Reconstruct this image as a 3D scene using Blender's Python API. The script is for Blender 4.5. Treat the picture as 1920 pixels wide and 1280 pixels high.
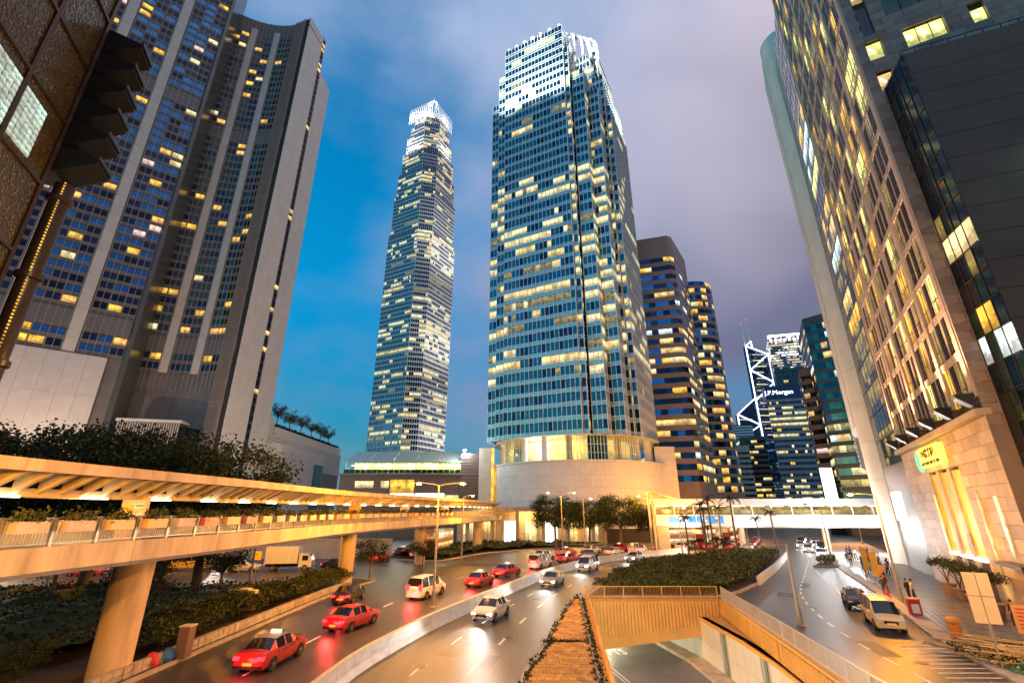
import bpy, bmesh, math, random
from mathutils import Vector, Matrix
from mathutils.geometry import tessellate_polygon
PI = math.pi
rad = math.radians
rnd = random.Random(11)
S = bpy.context.scene
for o_ in list(bpy.data.objects):
    bpy.data.objects.remove(o_)
COL = S.collection

# ------------------------------------------------------------------ camera
CAM_H, FPX, PITCH = 8.0, 862.0, math.atan(315 / 862.0)
cd = bpy.data.cameras.new('camera')
cam = bpy.data.objects.new('camera', cd)
COL.objects.link(cam)
cam.location = (0, 0, CAM_H)
cam.rotation_euler = (PI / 2 + PITCH, 0, 0)
cd.sensor_width = 36.0
cd.lens = 36.0 * FPX / 1920.0
cd.clip_start = 0.2
cd.clip_end = 6000
S.camera = cam

# ------------------------------------------------------------------ sky, dusk light, exposure
W = bpy.data.worlds.new('World')
S.world = W
W.use_nodes = True
wt = W.node_tree
wt.nodes.clear()


def wn(t, **kw):
    n = wt.nodes.new(t)
    for k, v in kw.items():
        setattr(n, k, v)
    return n


def wl(a, b):
    wt.links.new(a, b)


def wmath(op, a, b=None, c=None, clamp=False):
    n = wn('ShaderNodeMath', operation=op, use_clamp=clamp)
    for i, v in enumerate((a, b, c)):
        if v is None:
            continue
        if isinstance(v, (int, float)):
            n.inputs[i].default_value = v
        else:
            wl(v, n.inputs[i])
    return n.outputs[0]


def wmix(f, a, b):
    n = wn('ShaderNodeMix', data_type='RGBA')
    for sock, v in ((n.inputs[0], f), (n.inputs[6], a), (n.inputs[7], b)):
        if isinstance(v, (int, float)):
            sock.default_value = v
        elif isinstance(v, tuple):
            sock.default_value = v + (1,)
        else:
            wl(v, sock)
    return n.outputs[2]


def wramp(f, a, b):
    n = wn('ShaderNodeMapRange', interpolation_type='SMOOTHSTEP')
    wl(f, n.inputs[0])
    n.inputs[1].default_value = a
    n.inputs[2].default_value = b
    return n.outputs[0]


SUN_EL, SUN_AZ = rad(4.0), rad(250.0)
sky = wn('ShaderNodeTexSky', sky_type='NISHITA', sun_disc=False)
sky.sun_elevation = SUN_EL
sky.sun_rotation = SUN_AZ
sky.ozone_density = 6.0
sky.air_density = 1.0
sky.dust_density = 0.3
tc = wn('ShaderNodeTexCoord')
sx = wn('ShaderNodeSeparateXYZ')
wl(tc.outputs['Generated'], sx.inputs[0])
dx, dy, dz = sx.outputs
mp = wn('ShaderNodeMapping')
mp.inputs['Scale'].default_value = (1.0, 1.0, 1.6)
mp.inputs['Location'].default_value = (0.35, 0.1, 0.45)
wl(tc.outputs['Generated'], mp.inputs[0])
nz1 = wn('ShaderNodeTexNoise')
nz1.inputs['Scale'].default_value = 1.7
nz1.inputs['Detail'].default_value = 2.5
nz1.inputs['Roughness'].default_value = 0.45
nz1.inputs['Distortion'].default_value = 0.5
wl(mp.outputs[0], nz1.inputs['Vector'])
nz2 = wn('ShaderNodeTexNoise')
nz2.inputs['Scale'].default_value = 2.9
nz2.inputs['Detail'].default_value = 5.0
nz2.inputs['Roughness'].default_value = 0.5
wl(mp.outputs[0], nz2.inputs['Vector'])
# cloud cover: a bank of low cloud standing to the east, broken to the west
cov = wmath('ADD', wmath('MULTIPLY', dx, 0.72), nz1.outputs[0])
cov = wmath('ADD', cov, wmath('MULTIPLY', wmath('SUBTRACT', nz2.outputs[0], 0.5), 0.85))
cmask = wramp(cov, 0.10, 0.64)
warm = wramp(dx, -0.1, 0.55)
ccol = wmix(warm, (0.42, 0.52, 0.74), (0.74, 0.62, 0.68))
lowd = wramp(wmath('ADD', dz, wmath('MULTIPLY', wmath('SUBTRACT', nz1.outputs[0], 0.5), 0.6)), 0.26, 0.88)
ccol = wmix(lowd, wmix(warm, (0.20, 0.24, 0.40), (0.12, 0.10, 0.16)), ccol)
ccol = wmix(wmath('MULTIPLY', nz2.outputs[0], 0.35), ccol, (0.30, 0.33, 0.47))
hz = wramp(dz, 0.02, 0.22)
cmask = wmath('MULTIPLY', cmask, wmath('ADD', 0.45, wmath('MULTIPLY', hz, 0.5)))
clr = wn('ShaderNodeMix', data_type='RGBA', blend_type='MULTIPLY')
clr.inputs[0].default_value = 1.0
wl(sky.outputs[0], clr.inputs[6])
clr.inputs[7].default_value = (0.22, 6.6, 4.5, 1)
ssc = wn('ShaderNodeVectorMath', operation='SCALE')
wl(clr.outputs[2], ssc.inputs[0])
sdim = wn('ShaderNodeMapRange', interpolation_type='SMOOTHSTEP')       # dusk sky is deeper low down
wl(dz, sdim.inputs[0])
for i_, v_ in ((1, 0.0), (2, 0.55), (3, 0.045), (4, 0.115)):
    sdim.inputs[i_].default_value = v_
wl(sdim.outputs[0], ssc.inputs['Scale'])
cl_ = wmix(cmask, ssc.outputs[0], ccol)
bg = wn('ShaderNodeBackground')
bg.inputs['Strength'].default_value = 1.0
wl(cl_, bg.inputs['Color'])
wo = wn('ShaderNodeOutputWorld')
wl(bg.outputs[0], wo.inputs['Surface'])

sd = bpy.data.lights.new('sun', 'SUN')
sun = bpy.data.objects.new('sun', sd)
COL.objects.link(sun)
sd.energy = 0.06
sd.angle = rad(12)
sd.color = (1.0, 0.80, 0.68)
sun.rotation_euler = (PI / 2 - SUN_EL, 0, PI - SUN_AZ)
S.view_settings.view_transform = 'Standard'
S.view_settings.look = 'None'
S.view_settings.exposure = 0.25
S.view_settings.gamma = 1.0
S.view_settings.use_curve_mapping = False
S.cycles.use_denoising = True
S.cycles.max_bounces = 4
S.cycles.diffuse_bounces = 2
S.cycles.glossy_bounces = 2
S.cycles.sample_clamp_indirect = 4.0
S.cycles.sample_clamp_direct = 30.0
S.cycles.use_light_tree = True
S.cycles.caustics_reflective = False
S.cycles.caustics_refractive = False

# ------------------------------------------------------------------ materials
MAT = {}


def mat(name, c, rough=0.6, metal=0.0, var=0.25, vs=0.6, bump=0.0, bs=20.0, emit=None, es=0.0, evar=0.0,
        evs=0.9, spec=0.5, coat=0.0, c2=None, stretch=None, sample=False, streak=False):
    m = bpy.data.materials.new(name)
    m.use_nodes = True
    t = m.node_tree
    b = t.nodes['Principled BSDF']
    b.inputs['Roughness'].default_value = rough
    b.inputs['Metallic'].default_value = metal
    b.inputs['Specular IOR Level'].default_value = spec
    b.inputs['Coat Weight'].default_value = coat
    g = t.nodes.new('ShaderNodeNewGeometry')
    src = g.outputs['Position']
    if stretch:
        mm = t.nodes.new('ShaderNodeMapping')
        mm.inputs['Scale'].default_value = stretch
        t.links.new(src, mm.inputs[0])
        src = mm.outputs[0]
    cc = tuple(c) + (1,)
    b.inputs['Base Color'].default_value = cc
    if var > 0:
        n = t.nodes.new('ShaderNodeTexNoise')
        n.inputs['Scale'].default_value = vs
        n.inputs['Detail'].default_value = 6.0
        n.inputs['Roughness'].default_value = 0.62
        t.links.new(src, n.inputs['Vector'])
        r = t.nodes.new('ShaderNodeMapRange')
        r.inputs[1].default_value = 0.3
        r.inputs[2].default_value = 0.7
        t.links.new(n.outputs[0], r.inputs[0])
        x = t.nodes.new('ShaderNodeMix')
        x.data_type = 'RGBA'
        lo = c2 if c2 else tuple(v * (1 - var) for v in c)
        hi = tuple(min(1, v * (1 + var * 0.5)) for v in c)
        x.inputs[6].default_value = tuple(lo) + (1,)
        x.inputs[7].default_value = tuple(hi) + (1,)
        t.links.new(r.outputs[0], x.inputs[0])
        outc = x.outputs[2]
        if streak:
            oi = t.nodes.new('ShaderNodeObjectInfo')
            hs = t.nodes.new('ShaderNodeHueSaturation')
            ma = t.nodes.new('ShaderNodeMath')
            ma.operation = 'MULTIPLY_ADD'
            ma.inputs[1].default_value = 0.5
            ma.inputs[2].default_value = 0.75
            t.links.new(oi.outputs['Random'], ma.inputs[0])
            t.links.new(ma.outputs[0], hs.inputs['Value'])
            t.links.new(outc, hs.inputs['Color'])
            outc = hs.outputs[0]
        t.links.new(outc, b.inputs['Base Color'])
    if bump > 0:
        n2 = t.nodes.new('ShaderNodeTexNoise')
        n2.inputs['Scale'].default_value = bs
        n2.inputs['Detail'].default_value = 4.0
        t.links.new(src, n2.inputs['Vector'])
        bp = t.nodes.new('ShaderNodeBump')
        bp.inputs['Strength'].default_value = bump
        bp.inputs['Distance'].default_value = 0.05
        t.links.new(n2.outputs[0], bp.inputs['Height'])
        t.links.new(bp.outputs[0], b.inputs['Normal'])
    if emit:
        b.inputs['Emission Color'].default_value = tuple(emit) + (1,)
        b.inputs['Emission Strength'].default_value = es
        if evar > 0:
            n3 = t.nodes.new('ShaderNodeTexNoise')
            n3.inputs['Scale'].default_value = evs
            n3.inputs['Detail'].default_value = 3.0
            t.links.new(g.outputs['Position'], n3.inputs['Vector'])
            r3 = t.nodes.new('ShaderNodeMapRange')
            r3.inputs[1].default_value = 0.35
            r3.inputs[2].default_value = 0.65
            r3.inputs[3].default_value = es * (1 - evar)
            r3.inputs[4].default_value = es * (1 + evar)
            t.links.new(n3.outputs[0], r3.inputs[0])
            # a lit room seen through the pane: bright ceiling, darker furnishings below
            uvn = t.nodes.new('ShaderNodeUVMap')
            sp3 = t.nodes.new('ShaderNodeSeparateXYZ')
            t.links.new(uvn.outputs[0], sp3.inputs[0])
            n4 = t.nodes.new('ShaderNodeTexNoise')
            n4.inputs['Scale'].default_value = 2.2
            n4.inputs['Detail'].default_value = 1.0
            t.links.new(g.outputs['Position'], n4.inputs['Vector'])
            th4 = t.nodes.new('ShaderNodeMath')
            th4.operation = 'MULTIPLY_ADD'
            th4.inputs[1].default_value = -0.9
            t.links.new(n4.outputs[0], th4.inputs[0])
            t.links.new(sp3.outputs[1], th4.inputs[2])
            mr4 = t.nodes.new('ShaderNodeMapRange')
            mr4.interpolation_type = 'SMOOTHSTEP'
            for i4, v4 in ((1, -0.25), (2, 0.12), (3, 0.42), (4, 1.12)):
                mr4.inputs[i4].default_value = v4
            t.links.new(th4.outputs[0], mr4.inputs[0])
            mu4 = t.nodes.new('ShaderNodeMath')
            mu4.operation = 'MULTIPLY'
            t.links.new(r3.outputs[0], mu4.inputs[0])
            t.links.new(mr4.outputs[0], mu4.inputs[1])
            t.links.new(mu4.outputs[0], b.inputs['Emission Strength'])
        if not sample:
            m.cycles.emission_sampling = 'NONE'
    MAT[name] = m
    return m


mat('asphalt', (0.058, 0.052, 0.046), 0.36, var=0.65, vs=0.9, bump=0.25, bs=30, stretch=(1.5, 0.16, 1.0))
mat('asphalt_pale', (0.20, 0.19, 0.175), 0.5, var=0.3, vs=0.5, bump=0.2, bs=30)
mat('ground', (0.07, 0.066, 0.06), 0.8, var=0.4, vs=0.1)
mat('paint_white', (0.78, 0.78, 0.75), 0.55, var=0.3, vs=3)
mat('paint_yellow', (0.75, 0.50, 0.08), 0.55, var=0.3, vs=3)
mat('kerb', (0.42, 0.40, 0.36), 0.8, var=0.35, vs=1.5)
mat('concrete', (0.46, 0.43, 0.38), 0.75, var=0.25, vs=0.8, bump=0.1, bs=12)
mat('concrete_cream', (0.60, 0.49, 0.34), 0.7, var=0.42, vs=0.9, bump=0.08, bs=9, stretch=(1.0, 1.0, 0.22))
mat('end_panel', (0.84, 0.82, 0.74), 0.55, var=0.10, vs=0.3)  # cream panel made paler to stand in for city light on the wall
mat('asphalt_patch', (0.030, 0.029, 0.028), 0.55, var=0.3, vs=1.0, bump=0.2, bs=30)
mat('barrier', (0.70, 0.70, 0.66), 0.7, var=0.22, vs=1.2, stretch=(1, 1, 3))
mat('white_panel', (0.70, 0.68, 0.65), 0.55, var=0.10, vs=0.35)
mat('cream_panel', (0.72, 0.69, 0.60), 0.55, var=0.12, vs=0.3)
mat('grey_panel', (0.19, 0.185, 0.18), 0.5, var=0.2, vs=0.3)
mat('dark_panel', (0.055, 0.05, 0.048), 0.4, var=0.3, vs=0.5)
mat('soft_brown', (0.17, 0.125, 0.105), 0.55, var=0.22, vs=0.5)
mat('smooth_grey', (0.16, 0.17, 0.155), 0.22, metal=0.35, var=0.15, vs=0.15)
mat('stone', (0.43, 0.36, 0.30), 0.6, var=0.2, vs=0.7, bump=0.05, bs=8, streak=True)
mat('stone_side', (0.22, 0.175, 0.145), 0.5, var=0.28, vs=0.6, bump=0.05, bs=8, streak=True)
mat('stone_joint', (0.05, 0.042, 0.035), 0.9, var=0.2)
mat('granite', (0.36, 0.25, 0.19), 0.45, var=0.15, vs=0.6)
mat('olive_wall', (0.040, 0.038, 0.022), 0.42, var=0.35, vs=0.35)
mat('mosaic', (0.10, 0.068, 0.025), 0.25, metal=0.4, var=0.8, vs=6.0, c2=(0.05, 0.035, 0.02), bump=0.6, bs=14)
mat('bronze', (0.075, 0.05, 0.036), 0.35, metal=0.6, var=0.2)
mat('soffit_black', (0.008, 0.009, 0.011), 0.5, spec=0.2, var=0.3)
mat('alu', (0.82, 0.86, 0.86), 0.4, metal=0.0, var=0.08)
mat('alu_warm', (0.60, 0.54, 0.47), 0.4, metal=0.2, var=0.12)
mat('steel_grey', (0.33, 0.32, 0.30), 0.4, metal=0.6, var=0.2)
mat('dark_metal', (0.03, 0.03, 0.032), 0.4, metal=0.5, var=0.2)
mat('pole', (0.36, 0.33, 0.28), 0.45, metal=0.4, var=0.2)
mat('glass_teal', (0.04, 0.135, 0.165), 0.06, metal=0.85, var=0.25, vs=0.3)
mat('spandrel_teal', (0.34, 0.58, 0.60), 0.2, metal=0.45, var=0.15, vs=0.3)
mat('glass_navy', (0.035, 0.07, 0.14), 0.08, metal=0.85, var=0.3, vs=0.2)
mat('glass_blue', (0.05, 0.24, 0.55), 0.10, metal=0.85, var=0.3, vs=0.2)
mat('glass_deep', (0.015, 0.035, 0.075), 0.10, metal=0.7, var=0.4, vs=0.2)
mat('glass_black', (0.012, 0.014, 0.016), 0.05, var=0.3, spec=0.7)
mat('glass_stone', (0.010, 0.012, 0.018), 0.25, var=0.4, spec=0.12)
mat('glass_green', (0.05, 0.10, 0.085), 0.08, metal=0.7, var=0.3)
mat('lit_warm', (0.3, 0.25, 0.15), 0.2, emit=(1.0, 0.66, 0.20), es=0.8, evar=0.55, evs=0.4)
mat('lit_pale', (0.3, 0.3, 0.2), 0.2, emit=(1.0, 0.82, 0.38), es=0.85, evar=0.5, evs=0.4)
mat('lit_orange', (0.3, 0.2, 0.1), 0.2, emit=(1.0, 0.50, 0.10), es=0.95, evar=0.5)
mat('lit_gold', (0.3, 0.2, 0.05), 0.2, emit=(1.0, 0.54, 0.06), es=0.9, evar=0.6, evs=0.5)
mat('lit_dim', (0.1, 0.08, 0.04), 0.15, emit=(0.75, 0.55, 0.15), es=0.28, evar=0.7)
mat('lit_cool', (0.3, 0.3, 0.3), 0.2, emit=(0.70, 0.95, 0.92), es=1.0, evar=0.5)
mat('lit_block', (0.3, 0.3, 0.3), 0.2, emit=(0.62, 0.95, 0.80), es=0.55, evar=0.5, evs=0.5)
mat('lit_pink', (0.3, 0.3, 0.3), 0.2, emit=(1.0, 0.66, 0.60), es=0.75, evar=0.4)
mat('lit_blue', (0.1, 0.2, 0.3), 0.2, emit=(0.08, 0.45, 0.85), es=0.6, evar=0.4)
mat('lit_white', (0.5, 0.5, 0.5), 0.3, emit=(1.0, 0.96, 0.86), es=3.0, var=0)
mat('lit_yellowgreen', (0.3, 0.3, 0.1), 0.2, emit=(0.98, 0.95, 0.25), es=1.2, evar=0.45)
def clear_glass(name, tint, refl):
    m = bpy.data.materials.new(name)
    m.use_nodes = True
    t = m.node_tree
    t.nodes.clear()
    a = t.nodes.new('ShaderNodeBsdfTransparent')
    a.inputs[0].default_value = tuple(tint) + (1,)
    b = t.nodes.new('ShaderNodeBsdfGlossy')
    b.inputs['Roughness'].default_value = 0.05
    x = t.nodes.new('ShaderNodeMixShader')
    x.inputs[0].default_value = refl
    o = t.nodes.new('ShaderNodeOutputMaterial')
    t.links.new(a.outputs[0], x.inputs[1])
    t.links.new(b.outputs[0], x.inputs[2])
    t.links.new(x.outputs[0], o.inputs[0])
    MAT[name] = m


clear_glass('glass_lobby', (0.95, 0.90, 0.55), 0.12)
mat('lobby_wall', (0.7, 0.62, 0.45), 0.6, var=0.1, emit=(1.0, 0.80, 0.42), es=0.75, evar=0.35, evs=0.5)  # wall given its own glow in place of the lobby's lighting
mat('leaf_dark', (0.026, 0.042, 0.016), 0.6, spec=0.15, var=0.65, vs=0.8)
mat('leaf_mid', (0.05, 0.075, 0.022), 0.6, spec=0.2, var=0.65, vs=0.8)
mat('leaf_light', (0.13, 0.15, 0.032), 0.6, spec=0.2, var=0.6, vs=0.8)
mat('soil', (0.045, 0.034, 0.024), 0.9, var=0.4, vs=2.0, bump=0.4)
mat('bark', (0.15, 0.115, 0.085), 0.85, var=0.4, vs=4, bump=0.4, bs=25)
mat('brick', (0.52, 0.29, 0.07), 0.75, var=0.3, vs=2.5, bump=0.2, bs=30, streak=True)
mat('paver', (0.17, 0.15, 0.14), 0.28, var=0.35, vs=1.2, streak=True)
mat('portal_paint', (0.72, 0.40, 0.10), 0.6, var=0.14, vs=0.8)
mat('tunnel_tile', (0.74, 0.74, 0.66), 0.3, var=0.12, vs=0.5, stretch=(3, 3, 0.4))
mat('tunnel_dark', (0.20, 0.27, 0.25), 0.3, var=0.2)
mat('red_paint', (0.55, 0.018, 0.022), 0.28, var=0.06, coat=0.5)
mat('white_paint', (0.72, 0.72, 0.70), 0.28, var=0.06, coat=0.5)
mat('silver_paint', (0.55, 0.54, 0.50), 0.3, metal=0.5, var=0.06, coat=0.4)
mat('black_paint', (0.018, 0.018, 0.02), 0.22, var=0.06, coat=0.6)
mat('yellow_paint', (0.70, 0.48, 0.10), 0.3, var=0.06, coat=0.4)
mat('sodium_cream_paint', (0.72, 0.60, 0.30), 0.3, var=0.06, coat=0.4)  # white bodywork with the gold of sodium light put into its colour
mat('car_glass', (0.012, 0.014, 0.016), 0.06, var=0.0, spec=0.8)
mat('tyre', (0.022, 0.022, 0.022), 0.8, var=0.2)
mat('rim', (0.45, 0.45, 0.46), 0.3, metal=0.8, var=0.1)
mat('plate_white', (0.75, 0.75, 0.70), 0.5, var=0.05)
mat('plate_yellow', (0.75, 0.55, 0.05), 0.5, var=0.05)
mat('head_on', (1, 1, 1), 0.2, var=0, emit=(1.0, 0.97, 0.92), es=22.0)
mat('head_off', (0.75, 0.76, 0.78), 0.08, var=0, metal=0.2)
mat('tail_on', (0.5, 0.02, 0.02), 0.2, var=0, emit=(1.0, 0.02, 0.03), es=4.5)
mat('indicator', (0.7, 0.3, 0.02), 0.2, var=0, emit=(1.0, 0.4, 0.03), es=2.0)
mat('sodium', (1, 0.6, 0.2), 0.2, var=0, emit=(1.0, 0.50, 0.10), es=60.0)
mat('tube', (1, 1, 1), 0.3, var=0, emit=(1.0, 0.86, 0.60), es=7.0, sample=True)
mat('neon_white', (1, 1, 1), 0.3, var=0, emit=(0.85, 0.95, 1.0), es=3.0)
mat('roof_sign_lit', (0.8, 0.8, 0.7), 0.3, var=0, emit=(1.0, 0.9, 0.7), es=0.7)
mat('mosaic_chip', (0.20, 0.145, 0.05), 0.2, metal=0.5, var=0.7, vs=3.0)
mat('neon_yellow', (1, 0.8, 0.2), 0.3, var=0, emit=(1.0, 0.78, 0.06), es=2.2)
mat('neon_green', (0.1, 0.8, 0.3), 0.3, var=0, emit=(0.10, 0.95, 0.30), es=1.4)
mat('neon_red', (0.8, 0.05, 0.1), 0.3, var=0, emit=(1.0, 0.05, 0.14), es=2.5)
mat('neon_ink', (0.04, 0.02, 0.005), 0.6, var=0)
mat('sign_tan', (0.66, 0.58, 0.40), 0.6, var=0.12)
mat('sign_blue', (0.05, 0.24, 0.50), 0.5, var=0.1)
mat('sign_orange', (0.72, 0.36, 0.12), 0.6, var=0.15)
mat('sign_yellow', (0.76, 0.52, 0.06), 0.5, var=0.1)
mat('banner_blue', (0.03, 0.25, 0.60), 0.5, var=0.5, vs=0.6, c2=(0.02, 0.12, 0.40), emit=(0.03, 0.32, 0.75), es=0.35)
mat('poster_pink', (0.62, 0.34, 0.26), 0.5, var=0.4, vs=0.9, c2=(0.70, 0.58, 0.46))
mat('poster_orange', (0.78, 0.42, 0.10), 0.5, var=0.4, vs=0.9, c2=(0.72, 0.55, 0.35))
mat('poster_red', (0.60, 0.10, 0.10), 0.5, var=0.4, vs=0.9, c2=(0.65, 0.30, 0.20))
mat('planter_pink', (0.60, 0.50, 0.44), 0.6, var=0.3, vs=1.2)
mat('canopy_glass', (0.50, 0.55, 0.42), 0.25, var=0.1)
mat('cloth_dark', (0.03, 0.03, 0.035), 0.85, var=0.2)
mat('cloth_blue', (0.06, 0.10, 0.20), 0.85, var=0.2)
mat('cloth_white', (0.62, 0.60, 0.58), 0.85, var=0.1)
mat('cloth_red', (0.50, 0.05, 0.06), 0.85, var=0.1)
mat('skin', (0.48, 0.30, 0.21), 0.55, var=0.05)
mat('hair', (0.012, 0.010, 0.009), 0.5, var=0.0)
mat('terracotta', (0.30, 0.20, 0.13), 0.7, var=0.2)
mat('bamboo', (0.52, 0.40, 0.18), 0.6, var=0.4, vs=3)
mat('net_green', (0.05, 0.26, 0.12), 0.8, var=0.4, vs=4)
mat('tarp_blue', (0.04, 0.16, 0.42), 0.6, var=0.3, vs=4)
mat('orange_bin', (0.75, 0.28, 0.04), 0.45, var=0.15)


# ------------------------------------------------------------------ mesh helpers
WL = {}


class MB:
    def __init__(s):
        s.v, s.f, s.m = [], [], []

    def add(s, vs, fs, mi=0):
        k = len(s.v)
        s.v += [tuple(v) for v in vs]
        s.f += [tuple(i + k for i in f) for f in fs]
        s.m += [mi] * len(fs)
        return s

    def box(s, x0, x1, y0, y1, z0, z1, mi=0, mx=None):
        vs = [(x, y, z) for z in (z0, z1) for y in (y0, y1) for x in (x0, x1)]
        if mx is not None:
            vs = [mx @ Vector(v) for v in vs]
        return s.add(vs, [(0, 2, 3, 1), (4, 5, 7, 6), (0, 1, 5, 4), (2, 6, 7, 3), (0, 4, 6, 2), (1, 3, 7, 5)], mi)

    def beam(s, a, b, w, h, mi=0):
        """box of width w and height h running from a to b"""
        a, b = Vector(a), Vector(b)
        d = b - a
        up = Vector((0, 0, 1)) if abs(d.normalized().z) < 0.95 else Vector((1, 0, 0))
        sd_ = d.cross(up).normalized() * (w / 2)
        u = sd_.cross(d).normalized() * (h / 2)
        vs = [p + i * sd_ + j * u for p in (a, b) for (i, j) in ((-1, -1), (1, -1), (1, 1), (-1, 1))]
        return s.add(vs, [(0, 1, 2, 3), (7, 6, 5, 4), (0, 4, 5, 1), (1, 5, 6, 2), (2, 6, 7, 3), (3, 7, 4, 0)], mi)

    def prism(s, poly, z0, z1, mi=0, z0s=None, z1s=None):
        n = len(poly)
        ar = sum(poly[i][0] * poly[(i + 1) % n][1] - poly[(i + 1) % n][0] * poly[i][1] for i in range(n))
        if ar < 0:
            poly = poly[::-1]
        vs = [(p[0], p[1], z0) for p in poly] + [(p[0], p[1], z1) for p in poly]
        fs = [(i, (i + 1) % n, n + (i + 1) % n, n + i) for i in range(n)]
        if n <= 4:
            fs += [tuple(range(n, 2 * n)), tuple(range(n - 1, -1, -1))]
        else:
            tri = tessellate_polygon([[Vector((p[0], p[1], 0)) for p in poly]])
            for t in tri:
                a, b, c = t
                cr = (poly[b][0] - poly[a][0]) * (poly[c][1] - poly[a][1]) - (poly[c][0] - poly[a][0]) * (poly[b][1] - poly[a][1])
                if cr < 0:
                    b, c = c, b
                fs += [(a + n, b + n, c + n), (c, b, a)]
        return s.add(vs, fs, mi)

    def tube(s, a, b, r0, r1=None, n=10, mi=0, cap=True):
        a, b = Vector(a), Vector(b)
        r1 = r0 if r1 is None else r1
        d = (b - a).normalized()
        u = d.orthogonal().normalized()
        w = d.cross(u)
        vs = [p + (u * math.cos(2 * PI * i / n) + w * math.sin(2 * PI * i / n)) * r for p, r in ((a, r0), (b, r1)) for i in range(n)]
        fs = [(i, (i + 1) % n, n + (i + 1) % n, n + i) for i in range(n)]
        if cap:
            fs += [tuple(range(n - 1, -1, -1)), tuple(range(n, 2 * n))]
        return s.add(vs, fs, mi)

    def path(s, pts, rs, n=8, mi=0):
        for i in range(len(pts) - 1):
            s.tube(pts[i], pts[i + 1], rs[i], rs[i + 1], n, mi, cap=(i == len(pts) - 2 or i == 0))
        return s

    def lathe(s, c, prof, n=16, mi=0):
        k = len(prof)
        vs = [(c[0] + r * math.cos(2 * PI * i / n), c[1] + r * math.sin(2 * PI * i / n), c[2] + z) for r, z in prof for i in range(n)]
        fs = [(j * n + i, j * n + (i + 1) % n, (j + 1) * n + (i + 1) % n, (j + 1) * n + i) for j in range(k - 1) for i in range(n)]
        fs += [tuple(range(n - 1, -1, -1)), tuple(range((k - 1) * n, k * n))]
        return s.add(vs, fs, mi)

    def sheet(s, left, right, z, mi=0):
        n = len(left)
        vs = [(p[0], p[1], z) for p in left] + [(p[0], p[1], z) for p in right]
        return s.add(vs, [(i, n + i, n + i + 1, i + 1) for i in range(n - 1)], mi)

    def mesh(s, name, mats, org=(0, 0, 0), smooth=False):
        me = bpy.data.meshes.new(name)
        ox, oy, oz = org
        me.from_pydata([(x - ox, y - oy, z - oz) for x, y, z in s.v], [], s.f)
        if isinstance(mats, str):
            mats = [mats]
        for m in mats:
            me.materials.append(MAT[m])
        if any(m.startswith('lit') or m.startswith('lobby') for m in mats):
            uvl = me.uv_layers.new(name='UVMap')
            co = []
            for f in s.f:
                co += [0, 0, 1, 0, 1, 1, 0, 1] if len(f) == 4 else [.5, .7] * len(f)
            uvl.data.foreach_set('uv', co)
        if len(mats) > 1:
            me.polygons.foreach_set('material_index', s.m)
        if smooth:
            me.shade_smooth()
            me.set_sharp_from_angle(angle=rad(40))
        me.update()
        return me

    def build(s, name, mats, parent=None, smooth=False, loc=None):
        """vertices are world metres; origin at the parent's base or at loc"""
        org = WL.get(parent, (0, 0, 0)) if parent is not None else (loc or (0, 0, 0))
        o = bpy.data.objects.new(name, s.mesh(name, mats, org, smooth))
        COL.objects.link(o)
        if parent is not None:
            o.parent = parent
            WL[o] = WL[parent]
        else:
            o.location = org
            WL[o] = tuple(org)
        return o


def thing(name, label, cat, loc, rotz=0.0, group=None):
    o = bpy.data.objects.new(name, None)
    o.empty_display_size = 0.3
    COL.objects.link(o)
    o.location = loc
    o.rotation_euler = (0, 0, rotz)
    WL[o] = tuple(loc)
    tag(o, label, cat, group)
    return o


def tag(o, label=None, cat=None, group=None, kind=None):
    if label:
        o['label'] = label
    if cat:
        o['category'] = cat
    if group:
        o['group'] = group
    if kind:
        o['kind'] = kind
    return o


def struct(o):
    o['kind'] = 'structure'
    return o


def stuff(o):
    o['kind'] = 'stuff'
    return o


def inst(name, me, parent, mx):
    o = bpy.data.objects.new(name, me)
    COL.objects.link(o)
    if parent is not None:
        o.parent = parent
    o.matrix_local = mx
    return o


def copy_tree(o, parent=None):
    c = o.copy()
    COL.objects.link(c)
    c.parent = parent
    for ch in list(o.children):
        copy_tree(ch, c)
    return c


def lamp(kind, loc, power, color, size=0.15, target=None, angle=90, blend=0.5, name='lamp_light', sy=None):
    ld = bpy.data.lights.new(name, kind)
    ld.energy = power
    ld.color = color
    if kind == 'AREA':
        ld.size = size
        if sy:
            ld.shape = 'RECTANGLE'
            ld.size_y = sy
    else:
        ld.shadow_soft_size = size
    if kind == 'SPOT':
        ld.spot_size = rad(angle)
        ld.spot_blend = blend
    o = bpy.data.objects.new(name, ld)
    COL.objects.link(o)
    o.location = loc
    if target is not None:
        d = Vector(target) - Vector(loc)
        o.rotation_euler = d.to_track_quat('-Z', 'Y').to_euler()
    return o


def smooth_line(pts, n=6):
    out = []
    P = [Vector(p) for p in pts]
    for i in range(len(P) - 1):
        p0 = P[max(i - 1, 0)]
        p1, p2 = P[i], P[i + 1]
        p3 = P[min(i + 2, len(P) - 1)]
        for k in range(n):
            t = k / n
            out.append(0.5 * ((2 * p1) + (p2 - p0) * t + (2 * p0 - 5 * p1 + 4 * p2 - p3) * t * t + (3 * p1 - p0 - 3 * p2 + p3) * t ** 3))
    out.append(P[-1])
    return out


def offset(pts, d):
    """shift a 2D line to its left by d"""
    out = []
    for i, p in enumerate(pts):
        a = pts[max(i - 1, 0)]
        b = pts[min(i + 1, len(pts) - 1)]
        t = Vector((b[0] - a[0], b[1] - a[1]))
        t.normalize()
        out.append(Vector((p[0] - t.y * d, p[1] + t.x * d)))
    return out


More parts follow.
